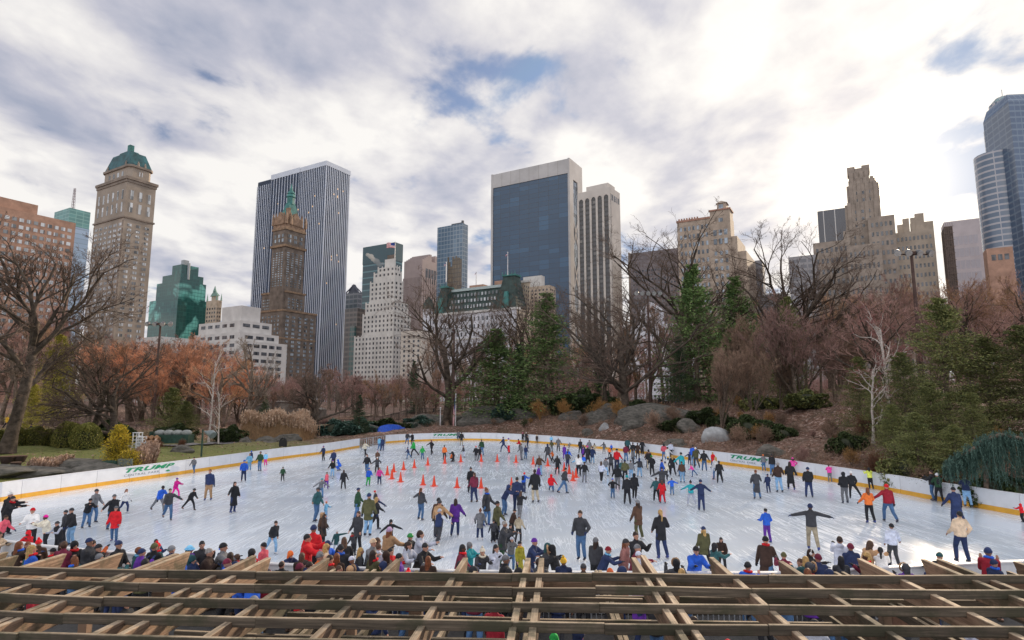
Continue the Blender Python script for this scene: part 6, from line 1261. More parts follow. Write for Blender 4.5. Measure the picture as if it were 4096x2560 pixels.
for i, (px, Y) in enumerate([(233, 49), (252, 49.3), (276, 49)]):
    x = xat(px, Y, 1); m_ = MB(); m_.tube([(0, 0, 0), (0, 0, .3), (0, 0, .32), (0, 0, .36)], [.16, .24, .27, .27], 12); tag(m_.obj('terracotta_pot', mat('terracotta', (.42, .12, .06)), None, True, (x, Y, gz(x, Y))), 'small terracotta pot on the rock, %s of three' % ('left', 'middle', 'right')[i], 'flower pot', 'terracotta pots on the rock')
# white lanterns, lumber and rubbish behind the golden conifer
for i, (px, Y, h_) in enumerate([(550, 60, 1.5), (566, 59.6, 1.1)]):
    x = xat(px, Y, 2); r = empty('white_lantern', (x, Y, gz(x, Y)), label='%s white wooden lantern frame behind the golden conifer' % ('taller', 'shorter')[i], cat='lantern'); m_ = MB()
    for sx in (-1, 1):
        for sy in (-1, 1): m_.box((sx * .28, sy * .28, h_ / 2), (.04, .04, h_ / 2))
    for k in range(4): m_.box((0, -.28, h_ * (k + .2) / 4), (.24, .03, .03)); m_.box((-.28, 0, h_ * (k + .2) / 4), (.03, .24, .03)); m_.box((.28, 0, h_ * (k + .2) / 4), (.03, .24, .03))
    m_.obj('frame', WHITE, r); m_ = MB(); m_.box((0, 0, h_ + .03), (.34, .34, .03)); m_.obj('lid', WHITE, r)
x = xat(600, 59, 2); z = gz(x, 59); m_ = MB(); m_.box((0, 0, .3), (.6, .4, .26)); m_.box((0, -.42, .3), (.64, .02, .3)); tag(m_.obj('plastic_crate', mat('crate_grey', (.45, .46, .48)), None, False, (x, 59, z)), 'pale grey crate beside the white lanterns', 'crate')
x = xat(625, 61, 2); z = gz(x, 61); r = empty('log_pile', (x, 61, z), label='stack of cut tree trunks behind the pale crate', cat='log pile')
for k in range(6): m_ = MB(); m_.tube([(-.9 + .5 * (k % 3), .3, .25 + .4 * (k // 3)), (-.7 + .5 * (k % 3), -.5, .5 + .4 * (k // 3))], .2, 9); m_.obj('log', [mat('log_wood', (.40, .22, .12))], r, True)
x = xat(690, 62, 2); z = gz(x, 62); r = empty('garden_cart', (x, 62, z), label='green covered garden cart heaped with sacks behind the path', cat='cart'); m_ = MB(); m_.box((0, 0, .75), (1.9, .6, .42)); m_.box((-2.0, 0, .9), (.05, .55, .6)); m_.obj('cart_body', GRNC, r); m_ = MB(); [m_.tube([(sx, -.65, .3), (sx, -.55, .3)], .3, 12) for sx in (-1.3, 1.3)]; m_.obj('wheel', IRON, r); m_ = MB(); [m_.ell((-1.3 + .9 * k, 0, 1.35), (.55, .45, .3), 10, 6) for k in range(4)]; m_.obj('sacks', mat('sack_grey', (.30, .32, .31)), r, True)
# wooden frame structure and planks, tarpaulin
WD = mat('raw_timber', (.42, .30, .20), var=.15); xa, xb = xat(1235, 82, 1), xat(1395, 88, 1); r = empty('timber_frame', (xa, 82, gz(xa, 82)), label='raw timber handrail frame behind the left boards near the gate', cat='frame'); m_ = MB(); dx, dy = xb - xa, 6
for k in range(9): f_ = k / 8; m_.box((dx * f_, dy * f_, .75), (.05, .05, .75))
m_.obj('posts', WD, r); m_ = MB(); m_.beam((0, 0, 1.5), (dx, dy, 1.5), .1, .1); m_.beam((0, 0, .75), (dx, dy, .75), .06, .08); [m_.beam((dx * k / 8, dy * k / 8, 1.45), (dx * (k + 1) / 8, dy * (k + 1) / 8, .1), .05, .06) for k in (1, 4)]; m_.obj('rail', WD, r)
p0, p1 = atY(1508, 1755, 90.5), atY(1612, 1748, 94); r = None; m_ = MB(); n_ = 16
for k in range(n_): 
    f0, f1 = k / n_, (k + 1) / n_; a = p0 + (p1 - p0) * f0; e = p0 + (p1 - p0) * f1; hh = [1.25 + .5 * math.sin(math.pi * min(1, f * 1.15)) ** .5 for f in (f0, f1)]
    V = []
    for q, h2 in ((a, hh[0]), (e, hh[1])): V += [(q[0], q[1] - .2, .3), (q[0], q[1] + .4, h2 + .35), (q[0], q[1] + 1.8, h2 + .3), (q[0], q[1] + 2.4, .3)]
    m_.add(V, [[0, 4, 5, 1], [1, 5, 6, 2], [2, 6, 7, 3]] + ([[0, 1, 2, 3]] if k == 0 else []) + ([[7, 6, 5, 4]] if k == n_ - 1 else []))
tag(m_.obj('tarpaulin', mat('tarp_blue', (.03, .11, .60), rough=.4, bump=.5, bscale=6), None, True), 'bright blue tarpaulin over stacked panels behind the far boards', 'tarpaulin')
a = atY(2570, 1764, 77); e = atY(2617, 1735, 77); m_ = MB(); m_.beam(a, e, .35, .08); tag(m_.obj('plank', mat('plank_yellow', (.55, .55, .22)), None), 'yellow-green plank leaning up behind the far right boards', 'plank')
for i, (px, py, Y) in enumerate([(3622, 1885, 31), (3996, 1938, 27.8)]):
    x, Y = office(px, Y, 1, .7); z = max(gz(x, Y), .3); r = empty('spotlight_box', (x, Y, z), .4, label='dark ground spotlight box behind the right boards, %s one' % ('left', 'right')[i], cat='spotlight'); m_ = MB(); m_.box((0, 0, .38), (.28, .16, .13), ax=[(1, 0, 0), (0, .9, .43), (0, -.43, .9)]); m_.obj('housing', mat('spot_black', (.05, .055, .06), rough=.4), r); m_ = MB(); m_.box((-.3, 0, .2), (.02, .05, .2)); m_.box((.3, 0, .2), (.02, .05, .2)); m_.obj('bracket', IRON, r)
x = xat(1132, 67, 1); m_ = MB(); P_ = [(.35 * math.cos(a_), 0, .45 + .5 * math.sin(a_)) for a_ in np.linspace(0, math.pi, 10)]; m_.tube([(.35, 0, 0)] + P_ + [(-.35, 0, 0)], .09, 8); m_.box((0, 0, .4), (.3, .05, .4)); tag(m_.obj('utility_box', IRON, None, False, (x, 67, gz(x, 67))), 'black arched box standing in front of the reeds', 'box')
# stone bridge far left of centre
BR = mat('bridge_stone', (.17, .15, .13), var=.3, vscale=.8, bump=.6, bscale=3); x0, x1 = xat(960, 112, 2), xat(1280, 118, 2); r = empty('stone_bridge', (x0, 112, 1.5), label='old grey stone arch bridge behind the reed bed', cat='bridge'); m_ = MB(); n_ = 20; wd_ = x1 - x0
for k in range(n_):
    f0, f1 = k / n_, (k + 1) / n_; V = []
    for f in (f0, f1):
        zt_ = 2.4 + 1.5 * math.sin(math.pi * f); u_ = (f - .52) / .2; zb_ = -1.0 if abs(u_) > 1 else 1.5 * math.sqrt(1 - u_ * u_) - .4
        V += [(wd_ * f, 6 * f, zb_), (wd_ * f, 6 * f, zt_), (wd_ * f, 6 * f + 4, zt_), (wd_ * f, 6 * f + 4, zb_)]
    m_.add(V, [[0, 4, 5, 1], [1, 5, 6, 2], [2, 6, 7, 3], [3, 7, 4, 0]] + ([[0, 1, 2, 3]] if k == 0 else []) + ([[7, 6, 5, 4]] if k == n_ - 1 else []))
m_.obj('arch', BR, r); m_ = MB(); [m_.beam((wd_ * k / n_, 6 * k / n_ - .05, 2.6 + 1.5 * math.sin(math.pi * k / n_)), (wd_ * (k + 1) / n_, 6 * (k + 1) / n_ - .05, 2.6 + 1.5 * math.sin(math.pi * (k + 1) / n_)), .4, .18) for k in range(n_)]; m_.obj('coping', mat('coping_stone', (.34, .31, .28)), r)
st_ = MB(); c = atY(1518, 1040, 400)
for dx, dz, r_ in ((0, 0, 2.2), (-2.0, 2.2, 2.4), (-4.2, 3.6, 2.0), (-6.0, 5.6, 2.2), (-8.2, 6.8, 1.6), (2.0, .4, 1.5)): st_.ell((c[0] + dx, c[1], zat(1058, 400) + dz), (r_, r_, r_ * .8), 10, 8)
VM = bpy.data.materials.new('steam'); VM.use_nodes = True; vn = NT(VM.node_tree); VM.node_tree.nodes.clear(); pvv = vn.n('ShaderNodeVolumePrincipled', i={'Color': (.95, .95, .95, 1), 'Density': .28}); vn.t.links.new(pvv.outputs[0], vn.n('ShaderNodeOutputMaterial').inputs['Volume'])
so = st_.obj('steam', VM); rm = so.modifiers.new('merge', 'REMESH'); rm.mode = 'VOXEL'; rm.voxel_size = .5; tag(so, 'puff of white steam drifting from the stepped tower top', 'steam', kind='stuff')
# ================= PEOPLE =================
CLR = dict(black=(.016, .017, .021), charcoal=(.04, .042, .05), grey=(.14, .145, .16), palegrey=(.40, .43, .52), white=(.70, .72, .76), cream=(.62, .55, .45), navy=(.018, .03, .085), blue=(.02, .10, .52), skyblue=(.16, .40, .72), jeans=(.06, .13, .26), palejeans=(.17, .31, .48), teal=(.02, .26, .30), darkteal=(.02, .075, .085), green=(.02, .30, .06), darkgreen=(.02, .06, .03), olive=(.075, .075, .035), neon=(.55, .80, .10), mustard=(.55, .33, .03), ochre=(.30, .27, .03), yellow=(.75, .52, .05), orange=(.80, .14, .03), red=(.55, .012, .02), darkred=(.24, .012, .025), maroon=(.12, .015, .035), pink=(.80, .05, .28), magenta=(.60, .01, .25), coral=(.75, .10, .14), purple=(.10, .025, .26), lilac=(.40, .28, .44), brown=(.085, .045, .03), tan=(.36, .22, .12), beige=(.50, .38, .27), khaki=(.34, .29, .21), rust=(.42, .09, .03), darkbrown=(.035, .02, .016), blonde=(.46, .29, .11), auburn=(.18, .06, .025), greyhair=(.30, .28, .27), plaid=(.28, .13, .12))
WORDS = dict(palegrey='pale grey', skyblue='light blue', palejeans='light jeans', darkteal='dark teal', darkgreen='dark green', neon='neon yellow', ochre='olive-yellow', darkred='dark red', darkbrown='dark brown', greyhair='grey', coral='coral red', plaid='plaid')
def word(c): return WORDS.get(c, c)
def cloth(c): return mat('cloth_' + c, tuple(min(.85, v * 1.25) for v in CLR[c]), rough=.85, var=.18, vscale=5, bump=.5, bscale=8, objvar=.22)
def hairm(c): return mat('hair_' + c, CLR[c], rough=.6, var=.25, vscale=14)
SKIN = [mat('skin_light', (.55, .30, .22), rough=.6, var=.05), mat('skin_tan', (.34, .18, .12), rough=.6, var=.05), mat('skin_dark', (.10, .05, .035), rough=.6, var=.05)]
SKB = mat('skate_black', (.02, .025, .05), rough=.4, var=.1); SKW = mat('skate_white', (.62, .62, .64), rough=.4); SKN = mat('skate_blue', (.03, .05, .22), rough=.4); SHO = mat('shoe_brown', (.08, .05, .035)); BLADE = mat('blade_steel', (.5, .52, .55), rough=.25, metal=1.0, var=.02); EYEM = mat('eye_dark', (.02, .015, .012), rough=.3)
def cap2(mb, a, b, ra, rb, n=10, ea=1.0, eb=1.0, wv=None, flat=False):
    """closed tapered capsule from a to b; wv: direction in which the section is widened by ea, eb"""
    a = np.array(a, float); b = np.array(b, float); d = b - a; L = np.linalg.norm(d) + 1e-9; d /= L
    if wv is None: wv = np.array([1., 0, 0]) if abs(d[0]) < .9 else np.array([0, 1., 0])
    u = np.array(wv, float); u -= d * (u @ d); u /= np.linalg.norm(u) + 1e-9; v = np.cross(d, u)
    rings = []
    for th in ((-1.2, -.75, -.3, 0) if not flat else (-.28, 0)): rings.append((a + d * math.sin(th) * ra, ra * (math.cos(th) if not flat else 1.0 + th * .1), ea))
    for th in (0, .3, .75, 1.2): rings.append((b + d * math.sin(th) * rb, rb * math.cos(th), eb))
    an = np.arange(n) * 2 * math.pi / n; V = []
    for c, r, e in rings: V.append(c + r * (np.cos(an)[:, None] * u * e + np.sin(an)[:, None] * v))
    k = len(V); i = np.arange(k - 1)[:, None] * n; j = np.arange(n)[None, :]; j2 = (j + 1) % n
    f = np.stack([i + j, i + j2, i + n + j2, i + n + j], -1).reshape(-1, 4); V = np.vstack(V); m0 = len(V)
    mb.add(np.vstack([V, rings[0][0] - d * ra * .05, rings[-1][0] + d * rb * .05]), f)
    tri = [[(q + 1) % n, q, m0] for q in range(n)] + [[(k - 1) * n + q, (k - 1) * n + (q + 1) % n, m0 + 1] for q in range(n)]
    mb.f.append((np.array(tri) + mb.n - m0 - 2).ravel()); mb.k.append(np.full(len(tri), 3)); mb.m.append(np.full(len(tri), 0))
ARMS = dict(d=((10, 4, 14), (10, 4, 14)), h=((21, 5, 26), (21, 5, 26)), o=((54, 6, 22), (54, 6, 22)), O=((78, 5, 8), (78, 5, 8)), f=((12, 55, 30), (12, 55, 30)), p=((24, -14, 60), (24, -14, 60)), x=((16, 48, 50), (16, 48, 50)), l=((52, 8, 18), (12, 6, 16)), r=((12, 6, 16), (52, 8, 18)), w=((14, 30, 20), (14, -28, 10)), b=((20, -25, 40), (20, -25, 40)), c=((10, 25, 105), (10, 25, 105)), u=((95, 10, 5), (20, 5, 20)), t=((24, 60, 75), (24, 60, 75)))
LEGS = dict(s=((0, 4, 4), (0, 4, 4)), w=((20, 4, 10), (-24, 4, 8)), W=((30, 6, 22), (-38, 8, 4)), b=((0, 15, 4), (0, 15, 4)), k=((70, 6, 140), (25, 6, 115)), c=((80, 14, 120), (70, 14, 120)), q=((14, 7, 24), (2, 6, 14)), K=((62, 10, 4), (2, 6, 20)), L=((8, 4, 8), (-30, 26, 6)))
def joints(pose, sd=None):
    """unit figure 1.75 m tall, facing +y, standing at the origin"""
    am, lg = ARMS[pose[0]], LEGS[pose[1]]; tau = R(float(pose[2:] or 0)); J = {}
    if sd is not None:
        rj = random.Random(sd); am = [(a + rj.uniform(-9, 9), f + rj.uniform(-12, 14), e + rj.uniform(-6, 26)) for a, f, e in am]
        if pose[1] in 'swb': k_ = rj.uniform(2, 12); lg = [(p + k_ * .7 + rj.uniform(-7, 7), s_ + rj.uniform(-2, 4), b + k_ * 1.5 + rj.uniform(0, 8)) for p, s_, b in lg]; tau += R(rj.uniform(-2, 8))
    feet = []
    for sd_, (ph, ps, kb) in zip((-1, 1), lg):
        ph, ps, kb = R(ph), R(ps), R(kb); hip = np.array([sd_ * .085, 0, 0]); th = np.array([sd_ * math.sin(ps), math.sin(ph), -math.cos(ph) * math.cos(ps)]); th /= np.linalg.norm(th)
        p2 = ph - kb; sh = np.array([sd_ * math.sin(ps) * .8, math.sin(p2), -math.cos(p2)]); sh /= np.linalg.norm(sh); kn = hip + th * .43; an = kn + sh * .41; feet.append((hip, kn, an, p2))
    low = min(f[2][2] for f in feet); up = np.array([0, 0, .09 - low])
    J['legs'] = [(h_ + up, k_ + up, a_ + up, p2) for h_, k_, a_, p2 in feet]
    ct, st = math.cos(tau), math.sin(tau)
    def T(x, y, z): return np.array([x, y * ct + z * st, -y * st + z * ct]) + up
    J['T'] = T; J['pel'] = T(0, 0, .02); J['waist'] = T(0, 0, .17); J['chest'] = T(0, .0, .36); J['neck'] = T(0, -.01, .56); ht = tau * .35
    hd = np.array([0, math.sin(tau - ht), math.cos(tau - ht)]); J['hd'] = hd; J['hf'] = np.array([0, math.cos(tau - ht), -math.sin(tau - ht)]); J['head'] = J['neck'] + hd * .128
    J['arms'] = []
    for sd_, (ab, fl, el) in zip((-1, 1), am):
        ab, fl, el = R(ab), R(fl) + tau * .3, R(el); s_ = T(sd_ * .168, 0, .462); ua = np.array([sd_ * math.sin(ab), math.sin(fl) * math.cos(ab), -math.cos(fl) * math.cos(ab)]); ua /= np.linalg.norm(ua)
        f2 = fl + el; inw = -.25 if el > R(40) else 1.0; fa = np.array([sd_ * math.sin(ab) * inw * .9, math.sin(f2) * math.cos(ab), -math.cos(f2) * math.cos(ab)]); fa /= np.linalg.norm(fa); e_ = s_ + ua * .28; w_ = e_ + fa * .25; J['arms'].append((s_, e_, w_, fa))
    J['top'] = max(J['head'][2] + .125, .1); return J
def remesh(o, vox):
    m = o.modifiers.new('surface', 'REMESH'); m.mode = 'VOXEL'; m.voxel_size = vox; m.use_smooth_shade = True
def person(loc, s, A, pose, jc, jk, pc, head, near, skin, skate, opts='', sd=None):
    J = joints(pose, sd); N = near; T = J['T']; gl = ['black', 'navy', None, 'charcoal', None, 'black', None][int(abs(loc[0] * 37 + loc[1] * 11)) % 7]
    mb = MB(); hd, hf = J['hd'], J['hf']; hr = np.cross(hf, hd); H_ = J['head']; axh = np.array([hr, hf, hd])
    mb.ell(H_ + hd * .012, (.078, .098, .108), 14, 10, ax=axh); cap2(mb, H_ - hd * .055 + hf * .025, H_ - hd * .075 + hf * .045, .055, .045)
    cap2(mb, J['neck'] - hd * .03, H_ - hd * .04, .058, .055)
    if N:
        cap2(mb, H_ + hf * .09 + hd * .02, H_ + hf * .112 - hd * .012, .012, .018, 6)
        for q in (-1, 1): mb.ell(H_ + hr * q * .078 - hd * .005, (.014, .022, .032), 6, 6, ax=axh)
        cap2(mb, H_ + hf * .088 - hd * .05 - hr * .018, H_ + hf * .088 - hd * .05 + hr * .018, .010, .010, 6)
    cap2(mb, J['pel'], J['waist'], .12, .10, ea=1.25, eb=1.2); cap2(mb, J['waist'], T(0, 0, .46), .10, .09, ea=1.2, eb=1.7)
    for (h_, k_, a_, p2) in J['legs']:
        cap2(mb, h_, k_, .07, .045, 8); cap2(mb, k_, a_, .045, .032, 8); cap2(mb, a_ + [0, -.02, -.045], a_ + [0, .11, -.055], .035, .03, 8)
    for (s_, e_, w_, fa) in J['arms']:
        cap2(mb, T(0, 0, .47), s_, .055, .05, 8); cap2(mb, s_, e_, .048, .036, 8); cap2(mb, e_, w_, .036, .026, 8)
        ph = w_ + fa * .045; cap2(mb, w_, ph + fa * .02, .026, .024, 8, ea=1.3, eb=1.5)
        if N:
            sx_ = np.cross(fa, [0, 0, 1.]); sx_ = sx_ / (np.linalg.norm(sx_) + 1e-6) if np.linalg.norm(sx_) > .2 else np.array([1., 0, 0]); cv = np.cross(sx_, fa)
            if gl: continue
            for q, ln in zip((-1.5, -.5, .5, 1.5), (.060, .072, .068, .052)):
                p0 = ph + fa * .03 + sx_ * q * .019; p1 = p0 + fa * ln * .55 - cv * .012; cap2(mb, p0, p1, .0095, .009, 6); cap2(mb, p1, p1 + fa * ln * .4 - cv * .022, .009, .008, 6)
            cap2(mb, w_ + fa * .03 + sx_ * .03, w_ + fa * .075 + sx_ * .058, .011, .009, 6)
    o = mb.obj('person', SKIN[skin], None, True, loc); o.rotation_euler = (0, 0, math.pi + R(A)); o.scale = (s, s, s); remesh(o, .0135 if N else .022); vx = .024 if N else .036
    def cl(name, m_, col, v=None, mt=None):
        c = m_.obj(name, mt or cloth(col), o, True); remesh(c, v or vx); return c
    # upper garment
    puf = 1.34 if 'P' in opts else 1.2; m_ = MB()
    cap2(m_, T(0, 0, .0), J['waist'], .142 * puf, .133 * puf, ea=1.18, eb=1.18, flat=True); cap2(m_, J['waist'], T(0, 0, .38), .133 * puf, .128 * puf, ea=1.18, eb=1.24); cap2(m_, T(-.10, 0, .45), T(.10, 0, .45), .082 * puf, .082 * puf); cap2(m_, T(-.06, 0, .50), T(.06, 0, .50), .07, .07)
    if jk in 'cC':
        k = .5 if jk == 'c' else .75
        kn = [J['legs'][0][0] * (1 - k) + J['legs'][0][1] * k, J['legs'][1][0] * (1 - k) + J['legs'][1][1] * k]
        if jk == 'C': kn = [l[1] * .85 + l[2] * .15 for l in J['legs']]
        mid = (kn[0] + kn[1]) / 2; wdt = np.linalg.norm(kn[0] - kn[1]) / 2; cap2(m_, mid, J['pel'], .155 + wdt * .3, .14, ea=1.12, eb=1.2, flat=True)
    for (s_, e_, w_, fa) in J['arms']:
        if jk == 'v': break
        cap2(m_, T(math.copysign(.09, s_[0]), 0, .45), s_ - [0, 0, .012], .078 * puf, .070 * puf); cap2(m_, s_, e_, .072 * puf, .058 * puf); cap2(m_, e_, w_ - fa * .015, .058 * puf, .046 * puf)
    cap2(m_, T(0, -.01, .50), T(0, -.005, .565), .098, .078)
    if 'h' in opts: cap2(m_, T(-.05, -.10, .54), T(.05, -.10, .54), .062, .062)
    cl('coat' if jk in 'cC' else ('vest' if jk == 'v' else 'jacket'), m_, jc)
    if jk == 'v':
        m_ = MB()
        for (s_, e_, w_, fa) in J['arms']: cap2(m_, s_, e_, .062, .05); cap2(m_, e_, w_ - fa * .015, .05, .042)
        cap2(m_, J['arms'][0][0], J['arms'][1][0], .06, .06); cl('sweater', m_, 'palegrey' if 'S' not in opts else 'grey')
    # trousers
    m_ = MB(); wl = 1.18 if 'B' in opts else 1.0
    cap2(m_, J['pel'] + [0, 0, .06], J['pel'] - [0, 0, .02], .125, .125, ea=1.2, eb=1.2)
    for (h_, k_, a_, p2) in J['legs']: cap2(m_, h_, k_, .112 * wl, .078 * wl); cap2(m_, k_, a_ + (k_ - a_) * .1, .078 * wl, .066 * wl)
    cl('trousers', m_, pc)
    # skates or shoes
    for (h_, k_, a_, p2) in J['legs']:
        m_ = MB(); t_ = R(0) + max(-.9, min(.9, -p2 * .6)); fw = np.array([0, math.cos(t_), -math.sin(t_) if p2 < -.3 else 0]); fw /= np.linalg.norm(fw)
        b0 = a_ + np.array([0, -.03, -.035]); cap2(m_, b0, b0 + fw * .14 - [0, 0, .012], .042, .036, 8, ea=1.0, eb=1.15); cap2(m_, a_ - [0, .01, .02], a_ + (k_ - a_) * .28, .050, .056, 8)
        if skate: c_ = b0 + fw * .055 - [0, 0, .058]; m_.box(c_, (.004, .155, .024), mi=1); m_.box(c_ + [0, -.07, .022], (.012, .014, .018), mi=1); m_.box(c_ + [0, .07, .022], (.012, .014, .018), mi=1)
        sm_ = {'K': SKB, 'W': SKW, 'N': SKN, 'S': SHO}[skate or 'S'] if skate else SHO
        m_.obj('skate' if skate else 'shoe', [sm_, BLADE], o, True)
    if gl:
        for (s_, e_, w_, fa) in J['arms']:
            m_ = MB(); ph = w_ + fa * .045; cap2(m_, w_ - fa * .02, ph + fa * .02, .034, .030, 8, ea=1.2, eb=1.45)
            sx_ = np.cross(fa, [0, 0, 1.]); sx_ = sx_ / (np.linalg.norm(sx_) + 1e-6) if np.linalg.norm(sx_) > .2 else np.array([1., 0, 0]); cv = np.cross(sx_, fa)
            for q, ln in zip((-1.5, -.5, .5, 1.5), (.060, .072, .068, .052)):
                p0 = ph + fa * .03 + sx_ * q * .019; p1 = p0 + fa * ln * .55 - cv * .012; cap2(m_, p0, p1, .012, .012, 6); cap2(m_, p1, p1 + fa * ln * .4 - cv * .022, .012, .010, 6)
            cap2(m_, w_ + fa * .03 + sx_ * .03, w_ + fa * .075 + sx_ * .058, .014, .012, 6)
            g_o = m_.obj('glove', cloth(gl), o, True); remesh(g_o, .011 if N else .02)
    # head covering
    kind, hc = head.split(':'); c = H_ + hd * .018; kind0 = kind[0]
    def dome(mb, rad, cut, off=0.0, tilt=0.0, n=14):
        """cap over the head open downwards; tilt > 0 brings its rim down at the back"""
        ra = np.array(rad); th = np.linspace(0, cut, 8); an = np.arange(n) * 2 * math.pi / n; V = []
        up_ = hd * math.cos(tilt) - hf * math.sin(tilt); fr_ = hf * math.cos(tilt) + hd * math.sin(tilt)
        for t_ in th:
            for a_ in an: V.append(c - hf * off + hr * ra[0] * math.sin(t_) * math.cos(a_) + fr_ * ra[1] * math.sin(t_) * math.sin(a_) + up_ * ra[2] * math.cos(t_))
        V.append(c - hf * off + up_ * ra[2] * math.cos(cut) * .9); i = np.arange(7)[:, None] * n; j = np.arange(n)[None, :]; j2 = (j + 1) % n
        mb.add(V, np.stack([i + j, i + n + j, i + n + j2, i + j2], -1).reshape(-1, 4)); m0 = len(V) - 1; mb.f.append(np.array([[7 * n + q, m0, 7 * n + (q + 1) % n] for q in range(n)]).ravel() + mb.n - len(V)); mb.k.append(np.full(n, 3)); mb.m.append(np.full(n, 0))
    hairc = None
    if kind in ('short', 'long', 'pony', 'bun', 'curly', 'bald'):
        m_ = MB(); dome(m_, (.088, .110, .122) if kind != 'bald' else (.083, .104, .10), 1.75, .012, .42)
        if kind == 'long': cap2(m_, c - hf * .05, c - hf * .075 - hd * .30, .078, .055, ea=1.0, eb=1.35, wv=hr); cap2(m_, c - hf * .02 - hr * .06, c - hd * .22 - hr * .085 + hf * .01, .03, .03); cap2(m_, c - hf * .02 + hr * .06, c - hd * .22 + hr * .085 + hf * .01, .03, .03)
        if kind == 'pony': cap2(m_, c - hf * .10, c - hf * .14 - hd * .10, .035, .042); cap2(m_, c - hf * .14 - hd * .10, c - hf * .12 - hd * .32, .042, .02)
        if kind == 'bun': m_.ell(c - hf * .06 + hd * .11, (.05, .05, .05), 8, 6)
        if kind == 'curly': m_.ell(c - hf * .02 + hd * .03, (.115, .12, .115), 12, 8) if False else cap2(m_, c - hf * .04 + hd * .03, c - hf * .05 - hd * .03, .10, .105)
        h_o = m_.obj('hair', hairm(hc), o, True); remesh(h_o, .02 if N else .03)
    else:
        m_ = MB()
        if kind in ('beanie', 'pompom', 'longbeanie', 'ponybeanie'):
            dome(m_, (.096, .116, .128), 1.52, .006, .30); an = np.arange(12) * 2 * math.pi / 12
            up_ = hd * .955 - hf * .295; fr_ = hf * .955 + hd * .295; P_ = [c - hf * .006 + hr * .095 * math.cos(a_) + fr_ * .114 * math.sin(a_) + up_ * .012 for a_ in an]; P_.append(P_[0]); m_.tube(P_, .011, 5)
            if kind == 'pompom': m_.ell(c + up_ * .15, (.042, .042, .042), 8, 6)
            hn = 'hat'
        elif kind == 'cap': dome(m_, (.09, .11, .115), 1.55, .004, .12); q = c + hf * .10 + hd * .02; m_.box(q + hf * .045, (.065, .05, .006), ax=[hr, hf, hd]); hn = 'cap'
        elif kind == 'brim': dome(m_, (.095, .115, .12), 1.5, 0, .1); P_ = [c + hr * .12 * math.cos(a_) + hf * .135 * math.sin(a_) + hd * .0 for a_ in np.linspace(0, 2 * math.pi, 13)]; m_.tube(P_, .026, 5); hn = 'hat'
        elif kind == 'helmet': dome(m_, (.112, .135, .135), 1.62, 0, .18); hn = 'helmet'
        elif kind in ('hood', 'furhood'):
            dome(m_, (.112, .128, .140), 2.25, .028, .62); cap2(m_, c - hf * .06 - hd * .08, T(0, -.05, .53), .09, .095); hn = 'hood'
        elif kind == 'muffs': hn = 'hair'; dome(m_, (.088, .110, .122), 1.75, .012, .42); cap2(m_, c - hf * .05, c - hf * .075 - hd * .30, .078, .055, ea=1.0, eb=1.35, wv=hr)
        h_o = m_.obj(hn, cloth(hc) if hn != 'helmet' else mat('helmet_' + hc, CLR[hc], rough=.3), o, True)
        if hn in ('hood',): remesh(h_o, .022 if N else .034)
        if kind == 'furhood':
            m2 = MB(); P_ = [c - hf * .0 + hr * .112 * math.cos(a_) + (hf * .10) + (hd * .125) * math.sin(a_) + hd * .0 for a_ in np.linspace(0, 2 * math.pi, 14)]; m2.tube(P_, .028, 6); m2.obj('fur_trim', hairm('tan'), o, True)
        if kind == 'muffs':
            m2 = MB(); m2.tube([c + hr * .10 * math.cos(a_) + hd * .125 * math.sin(a_) for a_ in np.linspace(0, math.pi, 9)], .012, 5); [m2.ell(c + hr * q * .10 - hd * .01, (.03, .045, .045), 8, 6, ax=axh) for q in (-1, 1)]; m2.obj('earmuffs', cloth('white'), o, True)
        if kind in ('longbeanie', 'ponybeanie') or 'L' in opts:
            m2 = MB(); cap2(m2, c - hf * .06 - hd * .04, c - hf * .08 - hd * .32, .07, .05, ea=1.0, eb=1.3, wv=hr); cap2(m2, c - hr * .07 - hd * .05, c - hd * .24 - hr * .09 + hf * .02, .028, .028); cap2(m2, c + hr * .07 - hd * .05, c - hd * .24 + hr * .09 + hf * .02, .028, .028)
            m2.obj('hair', hairm('auburn' if 'R' in opts else ('blonde' if 'Y' in opts else 'darkbrown')), o, True)
    for key, col in (('1', 'blue'), ('2', 'mustard'), ('3', 'cream'), ('4', 'red'), ('5', 'skyblue')):
        if key in opts:
            m2 = MB(); P_ = [T(.088 * math.cos(a_), .01 + .09 * math.sin(a_), .565 + .01 * math.sin(2 * a_)) for a_ in np.linspace(0, 2 * math.pi, 12)]; m2.tube(P_, .038, 7); m2.obj('scarf', cloth(col), o, True)
    if 'k' in opts: m2 = MB(); cap2(m2, T(0, -.20, .22), T(0, -.20, .42), .10, .09, ea=1.3, eb=1.2); m2.obj('backpack', cloth('black'), o, True)
    if N:
        for q in (-1, 1): m2 = MB(); m2.ell(H_ + hf * .091 + hr * q * .032 + hd * .022, (.013, .010, .008), 6, 6, ax=axh); m2.obj('eye', EYEM, o, True)
    return o
